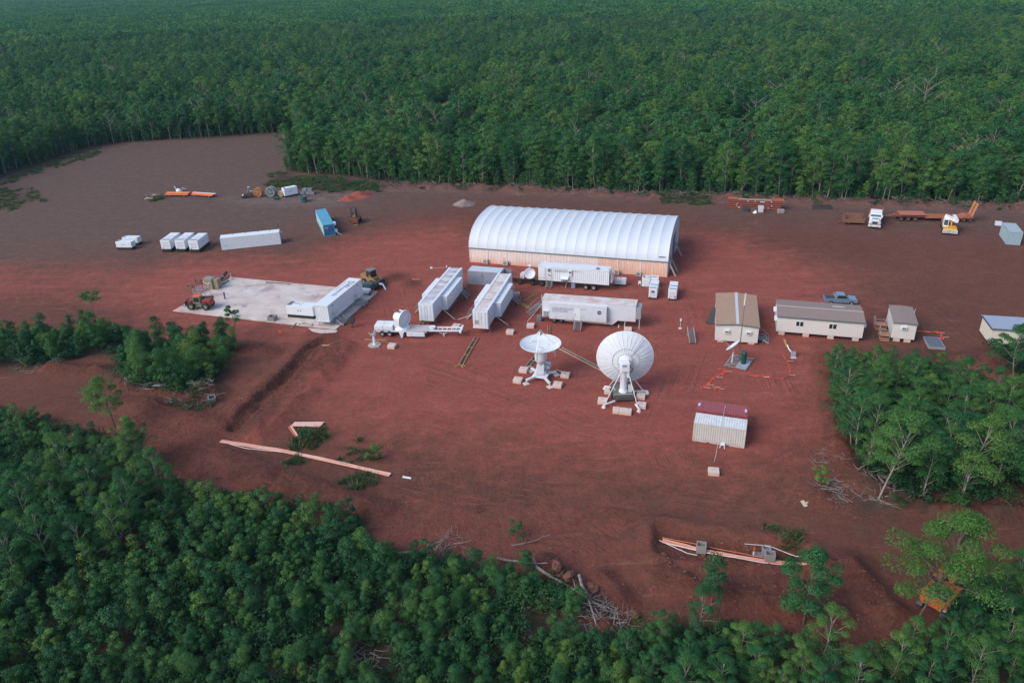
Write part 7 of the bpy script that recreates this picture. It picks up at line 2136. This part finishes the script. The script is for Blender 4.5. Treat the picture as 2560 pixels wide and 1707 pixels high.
part(sb, 'side', MB().prism([(0, .5), (4.0, .5), (4.1, 1.5), (.2, 1.3)], 'xz', 0, .12), paint('earth_rust', (0, 0, 0)))
part(sb, 'side', MB().prism([(0, .5), (4.0, .5), (4.1, 1.9), (.2, 1.8)], 'xz', 2.7, 2.82), paint('earth_rust', (0, 0, 0)))
part(sb, 'back', MB().box(-.1, .1, .0, 2.8, .4, 1.6), paint('earth_rust', (0, 0, 0)))
for yy in (.3, 2.5):
    wheel(sb, .9, yy, .45, .3, .45, RUST)
part(sb, 'drawbar', MB().beam((.0, 1.4, .4), (-1.2, 1.2, .1), .18), RUST)
# white truck facing the camera
tk = thing('truck', 'white truck with bull bar and tipping tray facing the viewer', 'truck', 77.21, 152.78, 0)
place(tk, tk.location.x, tk.location.y + .2, -25)
part(tk, 'hood', MB().prism([(-1.0, .75), (1.0, .75), (1.0, 1.45), (.7, 1.85), (-.7, 1.85), (-1.0, 1.45)], 'xz', .0, 1.9), WHITE_CLEAN)
part(tk, 'cab', MB().prism([(1.9, .8), (3.7, .8), (3.7, 3.05), (2.35, 3.05), (1.9, 1.9)], 'yz', -1.12, 1.12), WHITE_CLEAN)
part(tk, 'cab_roof', MB().cbox(-1.1, 1.1, 2.4, 3.7, 3.05, 3.2, .05), WHITE_CLEAN)
part(tk, 'windscreen', MB().add([(-1.0, 1.93, 2.0), (1.0, 1.93, 2.0), (.95, 2.3, 2.9), (-.95, 2.3, 2.9)], [(0, 1, 2, 3)]), GLASS_TEAL)
part(tk, 'sun_visor', MB().box(-1.05, 1.05, 2.1, 2.4, 2.95, 3.04), WHITE_CLEAN)
part(tk, 'hood_stripe', MB().box(-.6, .6, .9, 1.5, 1.855, 1.875), NAVY)
part(tk, 'grille', MB().box(-.5, .5, -.03, .0, .85, 1.6), DARK)
part(tk, 'bull_bar', MB().tube([(-.75, -.25, .5), (-.65, -.25, 1.6), (.65, -.25, 1.6), (.75, -.25, .5), (-.75, -.25, .5)], .06, 6).tube([(-.72, -.25, 1.0), (.72, -.25, 1.0)], .05, 6), STEEL)
part(tk, 'bumper', MB().cbox(-1.2, 1.2, -.2, .15, .4, .85, .05), CREAM)
for sx in (-.85, .85):
    part(tk, 'headlight', MB().cbox(sx - .22, sx + .22, -.22, -.16, .92, 1.15, .03), STEEL)
    part(tk, 'mudguard', MB().cbox(sx - .32, sx + .32, .25, 1.6, .9, 1.3, .12), WHITE_CLEAN)
    part(tk, 'mirror', MB().box(sx * 1.5 - .08, sx * 1.5 + .08, 1.9, 2.0, 1.9, 2.5), WHITE)
    wheel(tk, sx * 1.12, .95, .52, .3, .52, STEEL, 'x')
    for yy in (6.6, 8.0):
        wheel(tk, sx * 1.12, yy, .52, .5, .52, STEEL, 'x')
part(tk, 'number_plate', MB().box(-.3, .3, -.225, -.205, .45, .62), WHITE_CLEAN)
part(tk, 'chassis', MB().box(-.5, .5, 1.9, 9.2, .7, 1.0), DARK)
part(tk, 'tipper_tray', MB().box(-1.25, 1.25, 4.0, 9.4, 1.1, 1.25).box(-1.25, -1.13, 4.0, 9.4, 1.25, 2.1).box(1.13, 1.25, 4.0, 9.4, 1.25, 2.1).box(-1.13, 1.13, 4.0, 4.12, 1.25, 3.1).box(-1.13, 1.13, 9.28, 9.4, 1.25, 2.1), RUST)
part(tk, 'tray_post', MB().box(-1.35, -1.22, 4.0, 4.15, .9, 3.4).box(1.22, 1.35, 4.0, 4.15, .9, 3.4), ORANGE_RUST)
# low loader
lo = thing('low_loader_trailer', 'rust-orange low loader trailer with raised ramps behind the crane', 'trailer', 83.67, 157.67, -10.5)
part(lo, 'gooseneck_deck', MB().cbox(1.0, 6.2, -.1, 2.5, 1.35, 1.55, .03), paint('salmon_deck', (.42, .15, .10), .75, .3))
part(lo, 'drawbar', MB().beam((-2.2, 1.2, .75), (1.2, 1.2, 1.2), .35, .25), ORANGE_RUST)
part(lo, 'dolly_frame', MB().box(.2, 6.0, .2, 2.2, .9, 1.3), RUST)
for xx in (1.3, 2.75, 4.15):
    wheel(lo, xx, -.05, .5, .4, .5, RUST)
    wheel(lo, xx, 2.45, .5, .4, .5, RUST)
part(lo, 'well_deck', MB().box(6.1, 14.0, -.1, 2.5, .75, 1.0), ORANGE_RUST)
part(lo, 'rear_frame', MB().prism([(13.0, .8), (15.6, .8), (15.6, 1.4), (14.2, 1.4), (13.2, 1.0)], 'xz', .0, 2.4), ORANGE_RUST)
for xx in (12.4, 13.8, 15.1):
    wheel(lo, xx, -.05, .48, .4, .48, RUST)
    wheel(lo, xx, 2.45, .48, .4, .48, RUST)
for yy in (.05, 1.55):
    r_ = part(lo, 'ramp', MB().beam((15.4, yy + .4, 1.3), (16.0, yy + .4, 4.0), .8, .16), paint('orange_ramp', (.52, .22, .10), .7, .35))
    cl_ = MB()
    for q in range(6):
        cl_.box(15.38 + .09 * q, 15.5 + .09 * q, yy + .05, yy + .75, 1.6 + .4 * q, 1.68 + .4 * q)
    part(r_, 'cleat', cl_, RUST)
# crane
cr = thing('mobile_crane', 'yellow and white pick-and-carry crane with striped bumper', 'crane', 90.11, 147.32, 0)
place(cr, cr.location.x, cr.location.y, -24)
part(cr, 'front_body', MB().prism([(0, .55), (.2, 1.25), (2.4, 1.35), (2.6, .6)], 'yz', -1.25, 1.25), YELLOW)
part(cr, 'rear_body', MB().cbox(-1.25, 1.1, 2.7, 6.4, .6, 1.6, .1), ORANGE_RUST)
bs = part(cr, 'bumper', MB().box(-1.35, 1.35, -.12, .0, .4, 1.05), WHITE_CLEAN)
for k in range(12):
    x0 = -1.3 + .22 * k
    sg_ = 1 if k < 6 else -1
    part(bs, 'warning_stripe', MB().add([(x0, -.125, .42), (x0 + .1, -.125, .42), (x0 + .1 + .16 * sg_, -.125, 1.03), (x0 + .16 * sg_, -.125, 1.03)], [(0, 1, 2, 3)]), DARK)
part(cr, 'cab', MB().prism([(1.5, 1.3), (3.0, 1.3), (3.0, 2.75), (1.9, 2.75)], 'yz', -1.3, -.35), WHITE_CLEAN)
part(cr, 'cab_window', MB().add([(-1.2, 1.52, 1.55), (-.45, 1.52, 1.55), (-.45, 1.83, 2.6), (-1.2, 1.83, 2.6)], [(0, 1, 2, 3)]), GLASS)
part(cr, 'boom_pivot', MB().box(.3, .9, 3.6, 4.4, 1.6, 2.9), YELLOW)
part(cr, 'boom', MB().beam((.6, 4.0, 2.9), (.9, .9, 2.75), .6, .65).beam((-1.1, 2.8, 3.2), (1.2, 1.4, 2.6), .55, .6), WHITE_CLEAN)
part(cr, 'boom_stripe', MB().obox((-.05, 2.02, 3.12), (.9, .5, .06), R(-31), R(14)), YELLOW)
part(cr, 'ram', MB().cyl((.3, 2.0, 1.3), (.1, 2.2, 2.7), .14, n=10), YELLOW)
part(cr, 'hook_block', MB().cbox(1.0, 1.3, .9, 1.2, 1.6, 2.0, .05).cyl((1.15, 1.05, 2.0), (1.15, 1.05, 2.6), .03, n=6), DARK)
for yy in (1.0, 4.9):
    for sx in (-1.15, 1.15):
        wheel(cr, sx, yy, .6, .42, .6, YELLOW, 'x')
gb = container('shipping_container', 'grey-blue container standing end-on at the right edge', 'container', 2.44, 6.06, 2.59, 97.8, 140.8, -19.4, 0, GREYBLUE, roof=paint('pale_grey_blue_roof', (.33, .42, .48), .6, .3), pitch=.3)
sk2 = thing('white_cabinet', 'small white cabinet left of the grey-blue container', 'cabinet', 101.96, 151.58, -19)
part(sk2, 'case', MB().cbox(0, 1.2, 0, .9, .2, 1.0, .05), WHITE)
part(sk2, 'plinth', MB().box(.1, 2.0, .1, .8, 0, .2), DARK)

# ---------------------------------------------------------------- excavator half hidden by the big leaning tree
ex = thing('excavator', 'orange excavator with white stripe partly hidden by the leaning tree', 'excavator', 37.53, 50.05, 38)
ex.scale = (.82, .82, .82)
part(ex, 'track', MB().prism([(-2.0, .0), (2.0, .0), (2.3, .45), (2.0, .85), (-2.0, .85), (-2.3, .45)], 'xz', -1.5, -.9), DARK)
part(ex, 'track', MB().prism([(-2.0, .0), (2.0, .0), (2.3, .45), (2.0, .85), (-2.0, .85), (-2.3, .45)], 'xz', .9, 1.5), DARK)
part(ex, 'turntable', MB().cyl((0, 0, .7), (0, 0, 1.1), .9, n=20), DARK)
part(ex, 'house', MB().prism([(-2.3, -1.0), (-2.0, -1.4), (1.4, -1.4), (1.4, 1.4), (-2.0, 1.4), (-2.3, 1.0)], 'xy', 1.1, 2.3), EXC)
part(ex, 'counterweight_stripe', MB().prism([(-2.34, -.9), (-2.03, -1.43), (-.3, -1.43), (-.3, -1.40), (-2.0, -1.40), (-2.31, -.9)], 'xy', 1.2, 1.55), WHITE_CLEAN)
text_part(ex, 'side_lettering', 'HITACHI', .32, WHITE_CLEAN, wall_text(-1.75, -1.41, 1.75))
part(ex, 'yellow_edge', MB().box(-.6, .5, -1.44, -1.405, 1.12, 1.22), YELLOW)
part(ex, 'engine_deck', MB().box(-1.9, .1, -1.1, 1.0, 2.3, 2.36).box(-1.5, -.9, -.5, .2, 2.36, 2.5), DARK)
part(ex, 'cab', MB().prism([(.2, 1.1), (1.9, 1.1), (1.75, 2.95), (.35, 2.95)], 'xz', .35, 1.35), GLASS)
part(ex, 'cab_roof', MB().cbox(.3, 1.8, .3, 1.4, 2.95, 3.05, .03), EXC)
part(ex, 'hand_rail', MB().tube([(-2.0, -1.3, 2.3), (-2.0, -1.3, 2.9), (-.2, -1.3, 2.9), (-.2, -1.3, 2.3)], .03, 5).tube([(-1.1, -1.3, 2.3), (-1.1, -1.3, 2.9)], .03, 5).tube([(-2.0, 1.1, 2.3), (-2.0, 1.1, 2.9), (-2.0, -1.3, 2.9)], .03, 5), YELLOW)
part(ex, 'boom', MB().beam((1.2, -.2, 1.8), (3.6, -.2, 4.0), .5, .6).beam((3.5, -.2, 4.0), (5.6, -.2, 3.5), .45, .5), EXC)
part(ex, 'stick', MB().beam((5.5, -.2, 3.6), (6.4, -.2, 1.4), .35, .4), EXC)
part(ex, 'bucket', MB().prism([(6.0, 1.3), (6.9, 1.2), (6.8, .3), (6.0, .1), (5.6, .7)], 'xz', -.75, .35), RUST)

# ---------------------------------------------------------------- logs, stones and litter
def log(label, p0, p1, r=.14, seed=0):
    rr = random.Random(seed)
    t = thing('fallen_log', label, 'log', 0, 0, 0, 0, 'fallen grey logs')
    pts, rad = [], []
    for k in range(6):
        f_ = k / 5
        x, y = p0[0] + (p1[0] - p0[0]) * f_ + rr.uniform(-.1, .1), p0[1] + (p1[1] - p0[1]) * f_ + rr.uniform(-.1, .1)
        pts.append((x, y, hz(x, y) + r + .35 + .12 * rr.random()))
        rad.append(r * (1.15 - .75 * f_))
    part(t, 'stem', MB().limb(pts, rad, 8), DEADWOOD)
    br = MB()
    for k in (2, 3, 4):
        a = rr.random() * 6.28
        q = Vector(pts[k])
        br.limb([q, q + Vector((math.cos(a) * .6, math.sin(a) * .6, .3)), q + Vector((math.cos(a) * 1.2, math.sin(a) * 1.2, .35))], [r * .4, r * .25, r * .08], 5)
    part(t, 'branch', br, DEADWOOD)
log('thick pale log lying across the lower thicket', (-0.63, 52.74), (5.18, 50.78), .24, 1)
log('long grey log reaching into the dirt from the thicket', (1.35, 55.61), (7.42, 49.78), .15, 2)
log('grey log lying along the top edge of the thicket', (-15.67, 58.48), (-8.64, 58.67), .12, 3)
log('log resting on the bank beside the boulders', (-2.20, 57.47), (2.53, 55.55), .13, 4)
log('bleached log deep in the lower middle thicket', (-7.61, 46.88), (-3.40, 47.85), .12, 5)
log('crossed log in the brush pile beside the boulders', (5.48, 54.00), (6.38, 47.92), .14, 6)
log('pale log in the left thicket', (-42.88, 60.26), (-40.54, 64.65), .12, 7)
log('grey log in the lower left thicket', (-25.46, 56.77), (-24.47, 58.21), .14, 8)
log('pale log over the middle clump edge left of the dirt mound', (-72.09, 107.36), (-68.00, 108.16), .14, 9)
log('bleached snag left of the dirt road', (-78.71, 107.00), (-73.72, 102.59), .1, 10)
log('thin dark pole lying on the red dirt above the thicket', (-0.82, 59.04), (3.36, 60.52), .06, 11)
log('white bleached branch on the bank before the east grove', (34.49, 68.05), (35.75, 67.36), .08, 12)
def boulder(label, x, y, r, seed):
    t = thing('boulder', label, 'boulder', x, y, seed * 40, hz(x, y), 'red boulders')
    part(t, 'rock', MB().blob((0, 0, r[2] * .3), (r[0], r[1] * .85, r[2] * .8), seed, 2, .26), ROCK)
    part(t, 'chip', MB().blob((r[0] * 1.2, r[1] * .3, .08), (.18, .16, .12), seed + 50, 1, .25), ROCK)
boulder('bright orange boulder beside the brush pile', 4.46, 53.85, (.62, .5, .42), 1)
boulder('large brown boulder at the edge of the brush pile', 3.47, 55.30, (.75, .6, .55), 2)
boulder('grey-brown boulder under the leaning log', 6.67, 52.96, (.6, .55, .45), 3)
boulder('rounded boulder at the right end of the brush pile', 9.90, 49.84, (.7, .5, .45), 4)
boulder('small boulder at the thicket edge on the left', -12.92, 59.11, (.4, .35, .3), 5)
boulder('small reddish boulder below the grey-green bush', -18.26, 63.09, (.5, .4, .32), 6)
boulder('boulder in the lower pit corner', 14.36, 57.87, (.4, .32, .25), 7)
gl_ = thing('concrete_pit_box', 'tilted grey pit box lying by the dirt mound at left', 'pit box', -41.75, 90.01, 25, hz(-41.75, 90.01) + .05)
open_box(gl_, .95, .8, .8, .08, CONC_GREY)
gl_.rotation_euler.x = R(20)
wp = thing('white_scrap', 'white plastic scrap on the ground below the middle clump', 'scrap', -50.76, 95.26, 0, hz(-50.76, 95.26) + .02)
part(wp, 'sheet', MB().blob((0, 0, .15), (.9, .35, .18), 9, 2, .3), WHITE)
part(wp, 'strip', MB().obox((-1.3, .2, .1), (.8, .15, .06), .3), WHITE)
# stones scattered on rough spoil, too many to count
V_, F_ = [], []
ico = bmesh.new()
bmesh.ops.create_icosphere(ico, subdivisions=1, radius=1)
iv = np.array([v.co[:] for v in ico.verts])
if_ = [[v.index for v in f.verts] for f in ico.faces]
ico.free()
zones = [(PIT, 200), (REDR, 330), (REDB, 330), (ZONE_RIM, 30), ([(-13.48, 71.65), (14.76, 52.54), (7.25, 51.91), (-16.62, 62.53)], 240), ([(32.50, 76.52), (37.95, 72.05), (35.36, 61.60), (28.85, 61.96)], 160), ([(-36.23, 202.72), (116.28, 164.84), (112.78, 159.19), (-35.03, 194.66)], 420), ([(-54.89, 92.01), (-40.06, 90.97), (-36.23, 79.14), (-44.34, 77.09)], 130)]
for zn, k in zones:
    zx, zy = [p[0] for p in zn], [p[1] for p in zn]
    q = np.stack([rng.uniform(min(zx), max(zx), k * 4), rng.uniform(min(zy), max(zy), k * 4)], 1)
    q = q[inside(zn, q[:, 0], q[:, 1])][:k]
    if not len(q):
        continue
    zz = height(q[:, 0], q[:, 1])
    for (x, y), z in zip(q, zz):
        s = .05 + .14 * rng.random() ** 2.2
        o0_ = len(V_)
        V_ += (iv * (1 + .25 * rng.normal(size=(12, 1))) * np.array([s, s * .85, s * .65]) + np.array([x, y, z + s * .25])).tolist()
        F_ += [[a + o0_ for a in f] for f in if_]
me = bpy.data.meshes.new('stones')
me.from_pydata(V_, [], F_)
me.materials.append(ROCK)
tag(link_mesh('stones', me), 'loose red stones strewn over the spoil and banks', 'stones', kind='stuff')

# ---------------------------------------------------------------- air
hb = MB().box(-2600, 2600, -60, 3400, -4.0, 60.0)
haze = link_mesh('haze', bpy.data.meshes.new('haze'))
haze.data = hb.mesh('haze', None) if False else haze.data
hm = bpy.data.materials.new('haze_air')
hm.use_nodes = True
hn = hm.node_tree.nodes
for q in list(hn):
    if q.type == 'BSDF_PRINCIPLED':
        hn.remove(q)
pv = hn.new('ShaderNodeVolumePrincipled')
pv.inputs['Color'].default_value = (0.40, 0.80, 0.95, 1)
pv.inputs['Density'].default_value = 0.00009
pv.inputs['Anisotropy'].default_value = 0.1
hm.node_tree.links.new(pv.outputs[0], hn['Material Output'].inputs['Volume'])
haze.data = hb.mesh('haze', hm)
tag(haze, 'thin bluish evening haze over the forest', 'haze', kind='stuff')
scene.cycles.volume_bounces = 0
